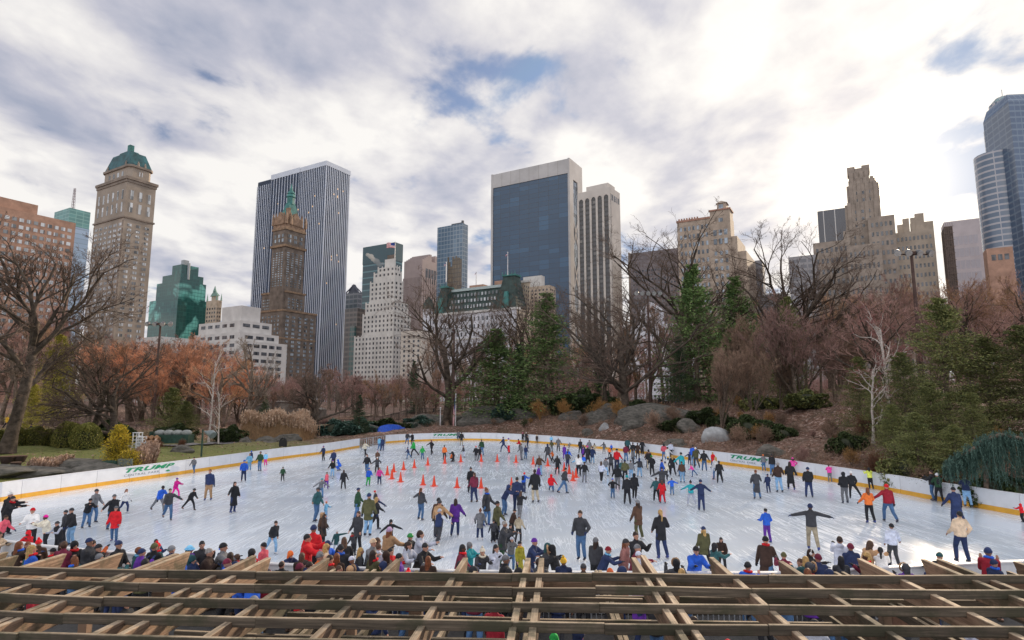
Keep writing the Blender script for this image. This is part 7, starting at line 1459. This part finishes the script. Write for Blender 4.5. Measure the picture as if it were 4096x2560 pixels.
# zone  x  ytop  yfoot(or h=height)  facing  jacket kind  trousers  head  pose  skate  opts   (zones are windows of the photograph, 2.52x)
ZO = dict(A=(0, 1700), B=(600, 1700), C=(1200, 1700), D=(1800, 1700), E=(2400, 1700), F=(2900, 1700), G=(3396, 1700))
PEOPLE = '''
A 12 680 1110 90 black j black pompom:white fs10 K -
A 65 712 1115 90 black j black short:black fs20 K 4
A 28 905 h1.35 90 coral j black short:darkbrown rs10 K -
A 300 832 1262 15 white j black beanie:red xs8 K P
A 455 900 1275 -30 cream j black beanie:magenta xq12 K P
A 312 1055 h1.25 0 red j navy hood:red xs15 K -
A 578 960 1325 -10 black v black beanie:charcoal xq18 K -
A 640 855 1185 -60 charcoal j black beanie:charcoal ds5 K -
A 712 832 1225 -20 black j palejeans beanie:charcoal ds5 K -
A 925 645 1000 80 grey j jeans beanie:charcoal hq12 K -
A 862 735 1045 60 black j jeans beanie:black fq25 K -
A 1113 697 1060 60 black c jeans beanie:grey rs4 K R
A 1145 815 1185 10 red c jeans beanie:grey hs0 N LP
A 1250 642 895 80 white j navy pony:auburn rw4 W -
A 1598 608 880 60 blue j grey beanie:black hW28 K -
A 1690 637 968 40 charcoal j jeans short:darkbrown lw8 K -
B 437 322 490 0 grey j jeans beanie:black hw0 K -
B 250 530 735 80 magenta j magenta beanie:purple fw4 K P
B 400 638 860 70 black j black helmet:black bW30 S -
B 588 447 765 10 navy j tan short:auburn ds0 N -
B 835 570 890 60 black C navy long:darkbrown rs0 N -
B 925 258 400 150 navy j jeans beanie:blue ds0 K -
B 998 285 468 10 skyblue j palejeans long:brown hs0 W -
B 1105 265 468 -10 darkgreen j jeans short:darkbrown hs0 K -
B 1162 273 418 10 skyblue j pink beanie:white ds0 W -
B 940 350 575 20 blue j navy beanie:blue hs5 K -
B 1335 418 572 10 darkgreen j black helmet:charcoal hq5 K -
B 1225 958 1312 60 black j palejeans short:darkbrown bw22 W -
B 1632 1018 h1.85 170 red j black beanie:navy ps4 K P
B 1545 1112 h1.8 100 red j black short:black fs5 K P
C 235 208 362 -20 navy j black beanie:purple hq8 K -
C 335 252 440 0 navy j black short:black hs0 K -
C 655 165 322 -20 cream j black long:brown lw0 K -
C 800 118 262 160 skyblue j jeans short:brown ds0 K -
C 828 125 268 170 navy j navy short:brown ds0 K -
C 778 255 400 20 brown j black beanie:lilac hs0 K R
C 325 352 530 10 black j palejeans beanie:purple hs0 K R
C 405 345 462 -90 blue j blue hood:blue uc30 K -
C 265 470 652 20 coral v purple long:black lw0 N -
C 435 450 655 10 black c black long:black hs0 K -
C 205 530 745 30 grey j jeans beanie:teal oq30 K -
C 672 295 495 0 black j jeans short:black hw0 K -
C 775 322 495 10 charcoal j black beanie:white ow0 K -
C 690 430 618 30 blue j green beanie:blue hs10 K -
C 798 425 608 10 pink j navy long:auburn hs0 K -
C 1080 70 205 20 charcoal j jeans long:brown hw0 K -
C 1130 80 200 -10 black j black short:darkbrown ds0 K -
C 1145 150 325 -70 green j black beanie:darkgreen hW5 K P
C 1092 222 345 -60 navy j jeans beanie:navy hW15 K -
C 1232 212 352 10 green j jeans hood:green hs0 K -
C 1325 150 300 -30 black j black long:maroon ow4 K -
C 1455 203 355 170 orange j charcoal beanie:black ds0 K P
C 1522 275 372 80 orange j black short:brown fc10 K -
C 1548 250 376 -40 black j black helmet:white xq30 K -
C 1595 55 162 10 grey j navy short:brown hw0 K -
C 1627 70 210 170 black c khaki short:darkbrown ds0 K -
C 1650 205 330 -60 charcoal j palegrey beanie:navy hs0 K -
C 160 627 980 70 darkteal j jeans cap:charcoal rs4 K -
C 255 765 960 70 skyblue j palejeans beanie:orange fs8 K -
C 197 880 1180 120 brown c black furhood:tan ds8 K -
C 232 892 1195 100 darkbrown C black long:darkbrown ds0 K L
C 572 632 950 90 darkgreen c jeans beanie:navy ds4 K P
C 680 690 1128 170 olive c palejeans beanie:navy ds0 K -
C 762 725 1070 120 black j black long:blonde rw4 K -
C 765 657 880 80 charcoal j navy beanie:red rK-10 K -
C 575 868 1290 -20 charcoal c black long:brown ds0 K L
C 365 1050 1300 20 darkteal c palegrey helmet:white uw0 K -
C 537 1072 1320 -30 charcoal j black long:black ds10 K 4
C 900 945 1250 30 black j black hood:black ow15 K -
C 1215 632 965 150 charcoal j jeans pony:auburn lq0 K L
C 1375 745 1150 160 brown j charcoal beanie:black hw4 K -
C 1405 750 1155 170 tan j charcoal beanie:charcoal rw0 K h
C 1393 845 1215 150 navy v charcoal beanie:palegrey rw0 K -
C 1565 740 1125 175 purple c navy long:darkbrown hs0 K P
C 885 1035 h1.72 150 tan c black beanie:lilac fs8 K LPR
C 1190 1065 h1.7 80 palegrey j jeans curly:darkbrown fs10 K h
C 1085 1090 h1.5 60 black j black helmet:green xs10 K -
C 705 1145 h1.7 60 grey j black beanie:beige xs12 K -
C 752 1140 h1.6 120 darkbrown j black long:brown xs8 K L
D 320 145 310 -160 darkgreen j jeans short:black ds0 K -
D 262 210 365 -20 black c grey beanie:red hs4 K -
D 300 218 350 -30 black j black hood:black hs0 K -
D 540 120 272 -120 navy j navy beanie:navy lW6 K -
D 592 132 288 -120 white j red beanie:purple hs0 K -
D 706 140 255 -80 red j black beanie:navy hw20 K -
D 722 185 358 -60 grey j grey short:brown dq10 K -
D 762 205 348 150 navy j jeans short:black ds4 K -
D 770 75 175 160 black j black beanie:pink ds0 K -
D 800 72 178 170 black j black beanie:white ds0 K -
D 785 105 240 -70 black j navy short:black dq4 K -
D 1025 155 282 160 olive j grey beanie:black hs4 K -
D 1075 95 182 -170 darkbrown j black beanie:mustard ds0 K -
D 1093 125 272 175 grey c black beanie:palegrey hs0 K -
D 1182 105 195 170 skyblue j navy short:black hw0 K -
D 1192 180 228 90 grey j grey short:black fc40 K -
D 1035 255 378 -60 orange j black beanie:black ow12 K -
D 1155 200 350 -160 purple c purple short:brown ds0 K -
D 1190 240 392 160 blue j black long:brown hw0 K -
D 1315 145 290 170 black c black beanie:black ds0 K -
D 1405 150 298 -170 grey C grey short:brown hw0 K -
D 1458 180 292 150 khaki C beige long:brown hs0 K -
D 1345 195 332 170 navy j palegrey beanie:navy hq0 K -
D 1388 210 395 175 black C black beanie:pink dw4 K -
D 1553 170 295 160 grey j grey long:black lq0 K -
D 1608 225 325 170 orange j black short:brown ds4 K -
D 1628 200 275 150 blue j navy beanie:red ds0 K -
D 1350 305 420 175 blue j palegrey beanie:pink hs0 W -
D 1300 312 505 170 skyblue j jeans long:black os0 K -
D 1357 370 585 165 black j grey short:darkbrown hs0 K -
D 1528 365 585 150 palegrey j black long:brown hw0 W -
D 1625 290 490 170 charcoal j black long:darkbrown ow0 K -
D 1690 400 660 160 black j grey hood:black hw6 K -
D 1737 352 535 175 darkteal j jeans short:grey hs0 K -
D 208 425 685 20 black j black pompom:black ds0 K -
D 242 478 775 -150 maroon j navy pony:brown ds0 S -
D 203 475 680 30 red j black beanie:red ds0 K -
D 885 405 620 90 purple j black cap:grey ow10 K -
D 858 448 785 -160 black c khaki short:darkbrown ds0 K -
D 1022 495 672 170 red j jeans hood:red hk0 K -
D 1150 430 700 110 charcoal j jeans short:darkbrown bW14 K -
D 742 478 690 150 blue j navy beanie:red fq15 K k
D 365 635 1025 60 charcoal c jeans bun:auburn rs4 N 1
D 543 602 925 80 navy j jeans furhood:navy fq28 K -
D 670 530 900 170 navy j navy short:black hw20 K P
D 703 670 960 160 black j grey long:brown fw12 K L
D 462 768 1180 60 olive c black beanie:black ds4 K -
D 303 838 1162 -170 grey c navy bun:auburn hs0 W -
D 437 945 1190 10 charcoal j black helmet:black hs6 K -
D 620 845 1150 110 darkbrown j black cap:black hs12 K -
D 690 905 1190 160 khaki j black beanie:grey hs4 K h
D 522 965 1440 70 charcoal c darkgreen short:greyhair xs10 K -
D 590 990 1290 40 black j black short:black xs15 K -
D 615 1120 1485 20 grey j jeans beanie:palegrey xs8 K L
D 697 1170 1560 40 ochre C navy beanie:black ds5 S 2
D 805 1135 h1.6 60 navy j navy beanie:purple xs10 K -
D 938 1190 h1.6 70 charcoal j black hood:darkteal xs14 K -
D 1078 1215 h1.6 -100 black j black furhood:black xs14 K -
D 1325 858 1375 -25 charcoal j jeans short:darkbrown ps0 K -
D 1465 1135 h1.6 150 charcoal j black longbeanie:grey ds4 K -
D 1525 1225 h1.5 90 navy j black beanie:darkred xs15 K 5
D 440 1195 h1.6 40 palegrey j black long:black xs8 K L
D 310 1228 h1.5 20 charcoal j black pompom:cream xs14 K 3
D 195 1180 h1.35 60 teal j black hood:grey xs5 K -
D 95 1200 h1.6 70 maroon j black long:black ds6 K 4
E 130 535 745 0 black j jeans beanie:blue os0 K -
E 278 505 810 170 black j black beanie:teal hq0 K -
E 352 485 755 160 black c black hood:black dw0 K -
E 315 352 552 170 grey j palejeans short:black ds0 K -
E 262 195 370 160 maroon j jeans short:black hs0 K -
E 280 130 300 170 darkteal j black short:brown hs0 K -
E 335 175 350 170 black j palejeans short:black ds0 K -
E 382 180 348 160 darkbrown c black short:darkbrown hs0 K -
E 428 150 300 170 black j black short:brown hs0 K -
E 497 180 292 120 black v black beanie:red xq10 K -
E 497 260 455 175 black j khaki cap:black ds0 K -
E 525 305 512 175 black j black beanie:green hs0 K -
E 648 185 355 175 coral j jeans long:black hs0 K P
E 745 170 332 150 palegrey j black short:black lw0 K -
E 690 315 500 170 white j black beanie:mustard ds0 K L
E 735 300 515 175 black c black long:blonde hw0 K -
E 820 295 430 165 darkgreen j black beanie:black hs0 K -
E 905 270 402 175 navy c navy short:black os10 K -
E 975 220 395 165 charcoal j palejeans beanie:navy hs0 K -
E 1055 255 468 165 black j jeans short:black hs0 K -
E 662 365 562 175 cream j charcoal beanie:navy hs0 K h
E 830 365 585 175 brown j palejeans short:brown hs0 K -
E 940 392 525 -120 pink j jeans short:brown hL30 K -
E 630 425 705 165 charcoal j charcoal beanie:navy os10 K -
E 572 525 780 170 darkteal j black short:darkbrown hw0 K -
E 630 550 795 175 red c red long:brown ds0 K -
E 728 530 712 170 blue j jeans short:black os0 K -
E 922 560 820 175 teal j palegrey pompom:black ob0 W -
E 1025 548 870 165 navy j navy beanie:navy os0 K -
E 1208 360 595 165 black j black short:black hw4 K -
E 393 755 1165 -150 brown c olive beanie:grey ds0 W L
E 622 852 1350 -170 black c navy pony:blonde ps0 N LY
E 1062 1020 1480 -170 olive c black cap:navy dw0 K LY
E 1235 1120 1480 -20 darkbrown c black long:black hw12 K L
E 1137 1190 h1.4 110 darkteal j black hood:black xs8 K -
E 900 1240 h1.7 5 blue j navy beanie:black xs16 K P
E 355 1075 h1.75 20 black j black short:darkbrown xs5 K -
E 228 1145 h1.65 60 plaid c grey beanie:charcoal ds4 K LR
E 345 1225 h1.6 60 maroon j black beanie:grey xs5 S -
E 372 1285 h1.5 60 palegrey j black beanie:palegrey ds0 S -
E 770 1350 h1.6 175 charcoal j black furhood:black tq5 S -
E 1690 838 1195 -170 blue j purple short:black ps0 N -
E 1662 1128 h1.72 150 darkbrown c jeans beanie:black dw6 K 4
F 325 452 750 175 charcoal C jeans short:auburn hs0 K -
F 437 490 685 175 navy j navy beanie:navy hs0 K -
F 547 378 682 175 darkbrown j palejeans short:greyhair hs0 K -
F 667 370 660 165 black C black long:darkbrown hw0 N -
F 757 328 515 175 pink j cream beanie:pink os0 K L
F 852 425 738 165 black j navy beanie:navy hs0 K P
F 482 292 512 170 black j jeans short:black ds0 K -
F 430 295 465 175 grey j jeans beanie:orange ds0 K -
F 587 308 480 170 darkbrown c black long:darkbrown ds0 K L
F 1112 395 575 165 pink j grey short:darkbrown xs12 K P
F 1215 475 795 175 black j grey hood:black ps0 K P
F 1290 468 750 160 black j black beanie:white hL10 K -
F 1608 430 655 170 neon j black long:black xs4 K -
F 1462 630 990 175 orange j black long:auburn hs0 N L
F 1657 597 990 170 darkred j jeans beanie:red lw0 K -
F 887 795 1270 160 charcoal j khaki beanie:navy Ow0 N -
F 1175 1140 h1.75 150 palegrey j charcoal short:darkbrown xs8 K h
F 1288 1242 h1.65 170 navy j black beanie:maroon ds0 S -
F 1425 1178 h1.65 100 tan j black long:brown xs20 K LP
F 1570 1238 h1.5 150 white j black pony:black xs10 K h
F 1707 990 1435 175 palegrey j charcoal beanie:black hs0 K h
F 815 1245 h1.55 60 black j black muffs:darkbrown xs14 K -
F 795 1335 h1.55 -70 white j black long:brown ds5 S L
F 1105 1310 h1.6 175 charcoal c black long:black ds0 S L
F 550 1305 h1.45 160 maroon j black beanie:olive xs5 K -
G 897 460 775 -140 black j jeans short:darkbrown xs-5 K -
G 1130 485 780 160 darkgreen j black helmet:white xq8 K k
G 1262 510 835 150 navy j palejeans short:black xs4 K -
G 1098 630 1030 165 navy C navy beanie:black hw6 K -
G 1150 865 1395 175 beige j navy short:black hq-4 K -
G 940 1252 h1.6 -60 charcoal j black beanie:darkteal xs18 K -
G 1755 795 985 -90 red j black hood:red fs5 K -
A 20 1065 h1.5 90 beige j brown short:brown xs8 S -
A 288 1165 h1.62 50 black j black long:auburn xs8 S L
A 342 1232 h1.65 -80 darkteal j black cap:black ds5 S -
A 572 1190 h1.6 80 black c black long:darkbrown ds4 S L
A 742 1165 h1.65 60 black j black hood:black xs4 S P4
A 832 1180 h1.6 160 rust j black short:darkbrown xs18 S P
A 902 1135 h1.75 80 charcoal j black beanie:navy ds0 S -
A 985 1195 h1.65 80 black j black beanie:black ds0 S -
A 1010 1290 h1.6 150 grey j black beanie:grey ds0 S -
A 1182 1160 h1.75 80 black j black beanie:navy ds0 S -
A 1392 1225 h1.62 150 darkteal j black short:auburn ds0 S 5
A 1525 1198 h1.7 165 black j black beanie:olive ds0 S -
A 1562 1162 h1.3 60 navy j black short:darkbrown xs5 S -
B 250 1198 h1.68 150 navy j black beanie:grey ds0 S -
B 410 1198 h1.65 90 purple j black brim:skyblue ds0 S L
B 532 1172 h1.68 40 charcoal j black short:black xs6 S -
B 585 1228 h1.75 100 darkbrown j black short:greyhair cs4 S P
B 715 1222 h1.3 150 navy j black brim:blue xs8 K -
B 402 1300 h1.62 80 navy j black hood:darkteal cs6 S P
B 1000 1258 h1.55 150 red j black hood:black ds0 S -
B 1108 1210 h1.5 -100 coral j black beanie:black ds6 S -
B 1375 1262 h1.35 60 navy j black hood:orange xs18 K -
B 1330 1360 h1.6 170 black j black bald:darkbrown ds0 S -
B 1510 1295 h1.65 175 darkbrown j black long:brown ds0 S L
B 1622 1345 h1.6 120 blue j black short:darkbrown ds0 S -
B 1682 1285 h1.65 80 orange j black beanie:grey ds4 S -
B 1722 1225 h1.6 120 beige j jeans long:blonde ds0 S L
C 245 1190 h1.62 60 blue j black cap:navy xs6 S -
C 390 1270 h1.66 165 darkbrown j black long:auburn ds0 S L
C 450 1140 h1.7 -160 black c black long:brown ds8 K L
C 490 1262 h1.5 100 charcoal j black long:blonde ds4 S L
C 385 1395 h1.5 80 red j black short:brown ds0 S -
C 690 1240 h1.6 165 palegrey v navy short:brown rs4 S h
C 820 1275 h1.5 60 red j black pony:black xs5 S -
C 940 1255 h1.65 -120 darkbrown j black hood:darkbrown ds8 S -
C 1070 1170 h1.65 60 palegrey c jeans long:darkbrown xs12 K h
C 1195 1180 h1.72 60 black j black short:black xs22 K -
C 1258 1255 h1.3 0 charcoal j black beanie:navy xs8 K -
C 1300 1300 h1.65 170 darkbrown j black long:auburn ds0 S L
C 1360 1330 h1.4 -20 grey j neon beanie:grey xs14 K -
C 520 1400 h1.5 150 black j black furhood:tan ds0 S -
C 545 1310 h1.5 60 navy j black beanie:palegrey xs6 S -
C 60 1345 h1.55 100 navy j black short:darkbrown ds0 S -
C 165 1290 h1.6 80 orange j black beanie:grey ds0 S -
D 1145 1325 h1.62 170 navy j black pompom:mustard ds0 S -
D 1345 1395 h1.6 175 black j black cap:charcoal ds0 S -
D 1610 1440 h1.55 160 brown j black beanie:rust ds0 S -
'''
def parse(lines):
    out = []
    for ln in lines.strip().split('\n'):
        z, x, yt, yf, fa, jc, jk, pc, hd, po, sk, op = ln.split(); ox, oy = ZO[z]; sx = ox + float(x) / 2.52; sy = oy + float(yt) / 2.52; sd = int(sx * 3 + sy)
        J = joints(po, sd); ut = J['top']; sk_h = .055 if sk != 'S' else 0
        if yf[0] == 'h':
            hh = float(yf[1:]); zt_ = hh * ut / 1.75 + sk_h; p = atZ(sx, sy, zt_); X, Y = p[0], p[1]; s_ = hh / 1.75; hid = True
        else:
            fy = oy + float(yf) / 2.52; p = atZ(sx, fy, 0.0); X, Y = p[0], p[1]; zt_ = zat(sy, Y); s_ = (zt_ - sk_h) / ut; s_ = min(1.12, max(.5, s_)); hid = False
        out.append(dict(x=X, y=Y, s=s_, A=float(fa), jc=jc, jk=jk, pc=pc, hd=hd, po=po, sk=sk, op=op.replace('-', ''), px=sx, py=sy, hid=hid, Z=z, sd=sd))
    return out
FOLK = parse(PEOPLE)
# a second row of the crowd, half hidden below the pergola
rq = random.Random(21)
for i in range(26):
    px = 120 + 3800 * (i + rq.random() * .8) / 26; Y = rq.uniform(11.2, 15.8); hh = rq.uniform(1.5, 1.8)
    FOLK.append(dict(x=xat(px, Y, 1.4), y=Y, s=hh / 1.75, A=rq.choice([175, 160, -160, 90, -90, 120]), jc=rq.choice(['black', 'navy', 'charcoal', 'darkred', 'darkteal', 'jeans', 'brown', 'purple', 'palegrey', 'black', 'navy']), jk=rq.choice('jjc'), pc=rq.choice(['black', 'jeans', 'charcoal', 'navy']), hd=rq.choice(['beanie:black', 'beanie:red', 'long:darkbrown', 'short:brown', 'beanie:grey', 'hood:navy', 'beanie:palegrey', 'beanie:green']), po='ds0', sk='S', op='', px=px, py=2400, hid=True, Z='U', sd=i))
NEARL = near_b[::-1]
for i in range(58):
    px = (40 + 2500 * rq.random()) if i % 4 else 2500 + 1500 * rq.random(); kx = xat(px, 18, 1.5); yb = float(np.interp(kx, [p[0] for p in NEARL], [p[1] for p in NEARL])); Y = yb - rq.uniform(.6, 2.9); hh = rq.uniform(1.45, 1.82)
    FOLK.append(dict(x=xat(px, Y, 1.5), y=Y, s=hh / 1.75, A=rq.choice([175, 160, -165, 100, -100, 140, 180]), jc=rq.choice(['black', 'navy', 'charcoal', 'darkred', 'darkteal', 'blue', 'brown', 'purple', 'grey', 'black', 'navy', 'maroon', 'olive', 'black', 'darkbrown']), jk=rq.choice('jjc'), pc=rq.choice(['black', 'jeans', 'charcoal', 'navy']), hd=rq.choice(['beanie:black', 'beanie:maroon', 'long:darkbrown', 'long:auburn', 'short:brown', 'beanie:grey', 'hood:navy', 'short:darkbrown', 'long:blonde', 'furhood:charcoal', 'beanie:navy', 'pompom:red', 'hood:black', 'cap:black', 'short:black']), po=rq.choice(['ds0', 'xs6', 'cs4', 'ds4']), sk='S', op=rq.choice(['', 'P', 'L', '4', '1', 'P']), px=px, py=2300, hid=True, Z='V', sd=i + 100))
# more of the dense far band right of the cones
for i in range(20):
    sx = 2130 + 760 * (i + rq.random()) / 20; fy = 1815 + (sx - 2130) * .055 + rq.uniform(0, 95); p = atZ(sx, fy, 0); hh = rq.uniform(1.3, 1.85)
    FOLK.append(dict(x=p[0], y=p[1], s=hh / 1.75, A=rq.choice([170, 160, -160, 90, 20, 175]), jc=rq.choice(['black', 'navy', 'charcoal', 'teal', 'blue', 'brown', 'purple', 'grey', 'red', 'white', 'olive', 'pink']), jk=rq.choice('jjc'), pc=rq.choice(['black', 'jeans', 'charcoal', 'palejeans', 'navy']), hd=rq.choice(['beanie:black', 'beanie:white', 'long:darkbrown', 'short:brown', 'beanie:grey', 'hood:navy', 'long:blonde', 'beanie:navy', 'short:black']), po=rq.choice(['hw4', 'dw2', 'hs0', 'rs4', 'lq6', 'hq8']), sk='K', op='', px=sx, py=fy, hid=False, Z='D', sd=i + 300))
# keep everybody clear of the boards and of each other
RA = np.array([[q['x'], q['y']] for q in FOLK]); Dd = dist_poly(RA[:, 0], RA[:, 1], ring); Ii = in_poly(RA[:, 0], RA[:, 1], ring)
for q, d_, i_ in zip(FOLK, Dd, Ii):
    q['in'] = bool(i_) or not q['hid']
    want = .40
    if d_ < want or q['in'] != bool(i_):
        best = None
        for a_ in np.linspace(0, 2 * math.pi, 24, endpoint=False):
            for m_ in (.15, .3, .45, .6, .8, 1.0, 1.3, 1.7, 2.2, 2.8):
                xx, yy = q['x'] + m_ * math.cos(a_), q['y'] + m_ * math.sin(a_)
                if bool(in_poly(np.array([xx]), np.array([yy]), ring)[0]) == q['in'] and dist_poly(np.array([xx]), np.array([yy]), ring)[0] >= want and (best is None or m_ < best[0]): best = (m_, xx, yy)
        if best: q['x'], q['y'] = best[1], best[2]
    if not q['in']: q['sk'] = 'S'
    elif q['sk'] == 'S' and q['Z'] != 'U' and q['hid']: q['sk'] = 'K'
for _ in range(30):
    for i in range(len(FOLK)):
        for j in range(i + 1, len(FOLK)):
            a_, b_ = FOLK[i], FOLK[j]; dx, dy = b_['x'] - a_['x'], b_['y'] - a_['y']
            if abs(dx) < .5 and abs(dy) < .5 and a_['in'] == b_['in']:
                dd = math.hypot(dx, dy); mn = .40 * min(a_['s'], b_['s']) + .06
                if dd < mn: k = (mn - dd) / 2 / (dd + 1e-6); sg = 1 if not (dx == 0 and dy == 0) else 0; b_['y'] += dy * k + (.02 if dy >= 0 else -.02); a_['y'] -= dy * k + (.02 if dy >= 0 else -.02)
# labels
def garment(q): return {'j': 'jacket', 'c': 'coat', 'C': 'long coat', 'v': 'vest', 's': 'jacket'}[q['jk']]
def hatword(q):
    k, c = q['hd'].split(':'); n = {'beanie': 'knit hat', 'pompom': 'bobble hat', 'longbeanie': 'knit hat', 'ponybeanie': 'knit hat', 'cap': 'cap', 'brim': 'brimmed hat', 'helmet': 'helmet', 'hood': 'hood', 'furhood': 'fur-edged hood', 'muffs': 'earmuffs', 'short': 'short hair', 'long': 'long hair', 'pony': 'ponytail', 'bun': 'hair bun', 'curly': 'curly hair', 'bald': 'thin hair'}[k]
    if k == 'muffs': return 'white earmuffs'
    return word(c) + ' ' + n
def place(q):
    if q['Z'] == 'U': return 'under the pergola'
    if not q['in']: return 'in the near crowd'
    if q['y'] < 22: return 'at the near boards'
    p = (q['px'] + 0) / 4096; d_ = dist_poly(np.array([q['x']]), np.array([q['y']]), ring)[0]
    if d_ < 2.0: return 'by the left boards' if p < .33 else ('by the far boards' if p < .62 else 'by the right boards')
    band = 'far ' if q['y'] > 50 else ''
    return 'on the %sice %s' % (band, 'at left' if p < .25 else 'left of centre' if p < .42 else 'in the centre' if p < .56 else 'right of centre' if p < .75 else 'at right')
from collections import defaultdict
dd_ = defaultdict(list)
for q in FOLK:
    who = 'child' if q['s'] < .80 else 'person'; t_ = word(q['pc']); t_ = t_ + ('' if 'jeans' in t_ else ' trousers')
    q['lab'] = '%s in %s %s, %s, %s' % (who, word(q['jc']), garment(q), hatword(q), place(q)); q['tr'] = t_; dd_[q['lab']].append(q)
ORD = ['leftmost', 'second from left', 'third from left', 'fourth from left', 'fifth from left', 'sixth from left', 'seventh from left', 'eighth from left']
for k_, v_ in dd_.items():
    if len(v_) > 1:
        ts = [q['tr'] for q in v_]
        if len(set(ts)) == len(ts):
            for q in v_: q['lab'] = q['lab'].replace(', ', ' and ' + q['tr'] + ', ', 1)
        else:
            for q, o_ in zip(sorted(v_, key=lambda q: q['px']), ORD): q['lab'] = q['lab'] + ', ' + o_ + ''
for q in FOLK:
    z0 = 0.0 if q['in'] else -.02; base = .045 * 0 + (.012 if q['sk'] != 'S' else 0)
    nr_ = q['y'] < 30; hf_ = q['s']
    J = joints(q['po']); lift = (.055 if q['sk'] != 'S' else .0) - 0.0
    rs = random.Random(int(q['px'] * 7)).random(); o = person((q['x'], q['y'], z0 + lift * hf_ - .0), hf_, q['A'], q['po'], q['jc'], q['jk'], q['pc'], q['hd'], nr_, 0 if rs < .72 else (1 if rs < .9 else 2), None if q['sk'] == 'S' else q['sk'], q['op'], q['sd'])
    if len(q['lab'].split()) > 16: q['lab'] = q['lab'].replace('on the ', 'on ').replace(' trousers', '').replace('in the near', 'near')
    tag(o, q['lab'], 'person', ('skaters on the ice' if q['in'] else 'onlookers behind the near boards'))

# strollers far off in the park
for i, (px, Y, hh, A, jc, pc, lb) in enumerate([(165, 63, 1.7, 60, 'red', 'jeans', 'person in red jacket by the railing near the huge bare tree'), (125, 66, 1.7, -80, 'black', 'black', 'person in black walking left past the huge bare tree'), (28, 74, 1.7, 90, 'mustard', 'black', 'person in yellow jacket far off at the left edge'), (172, 65, 1.7, 120, 'mustard', 'charcoal', 'person in mustard jacket beside the one in red'), (82, 64, 1.3, 90, 'neon', 'blue', 'child in neon top behind the left railing'),
        (2640, 103, 1.7, 160, 'black', 'black', 'leftmost of the dark figures by the bank fence'), (2655, 104, 1.7, 100, 'charcoal', 'black', 'second dark figure from the left by the bank fence'), (2668, 102, 1.7, 170, 'palegrey', 'black', 'figure in pale coat among those by the bank fence'), (2690, 103, 1.6, -90, 'maroon', 'black', 'figure in maroon coat by the bank fence'), (2712, 103, 1.7, 60, 'black', 'jeans', 'dark figure in jeans by the bank fence'), (2745, 101, 1.7, 0, 'black', 'black', 'dark figure standing apart right of the bank fence group'),
        (3010, 93, 1.7, 90, 'navy', 'black', 'person in navy walking on the sandy path'), (3075, 92, 1.7, -90, 'white', 'jeans', 'person in white far off on the sandy path'), (1735, 126, 1.7, 90, 'black', 'black', 'dark figure sitting area beyond the lawn fence'), (1910, 112, 1.7, 90, 'red', 'black', 'person in red at the foot of the left pine')]):
    x = xat(px, Y, 3); s_ = hh / 1.75; tag(person((x, Y, gz(x, Y) + .03), s_, A, 'dw0', jc, 'j', pc, ['short:darkbrown', 'beanie:black', 'long:brown'][i % 3], False, 0, None), lb, 'person', 'strollers in the park')
bpy.context.view_layer.update()
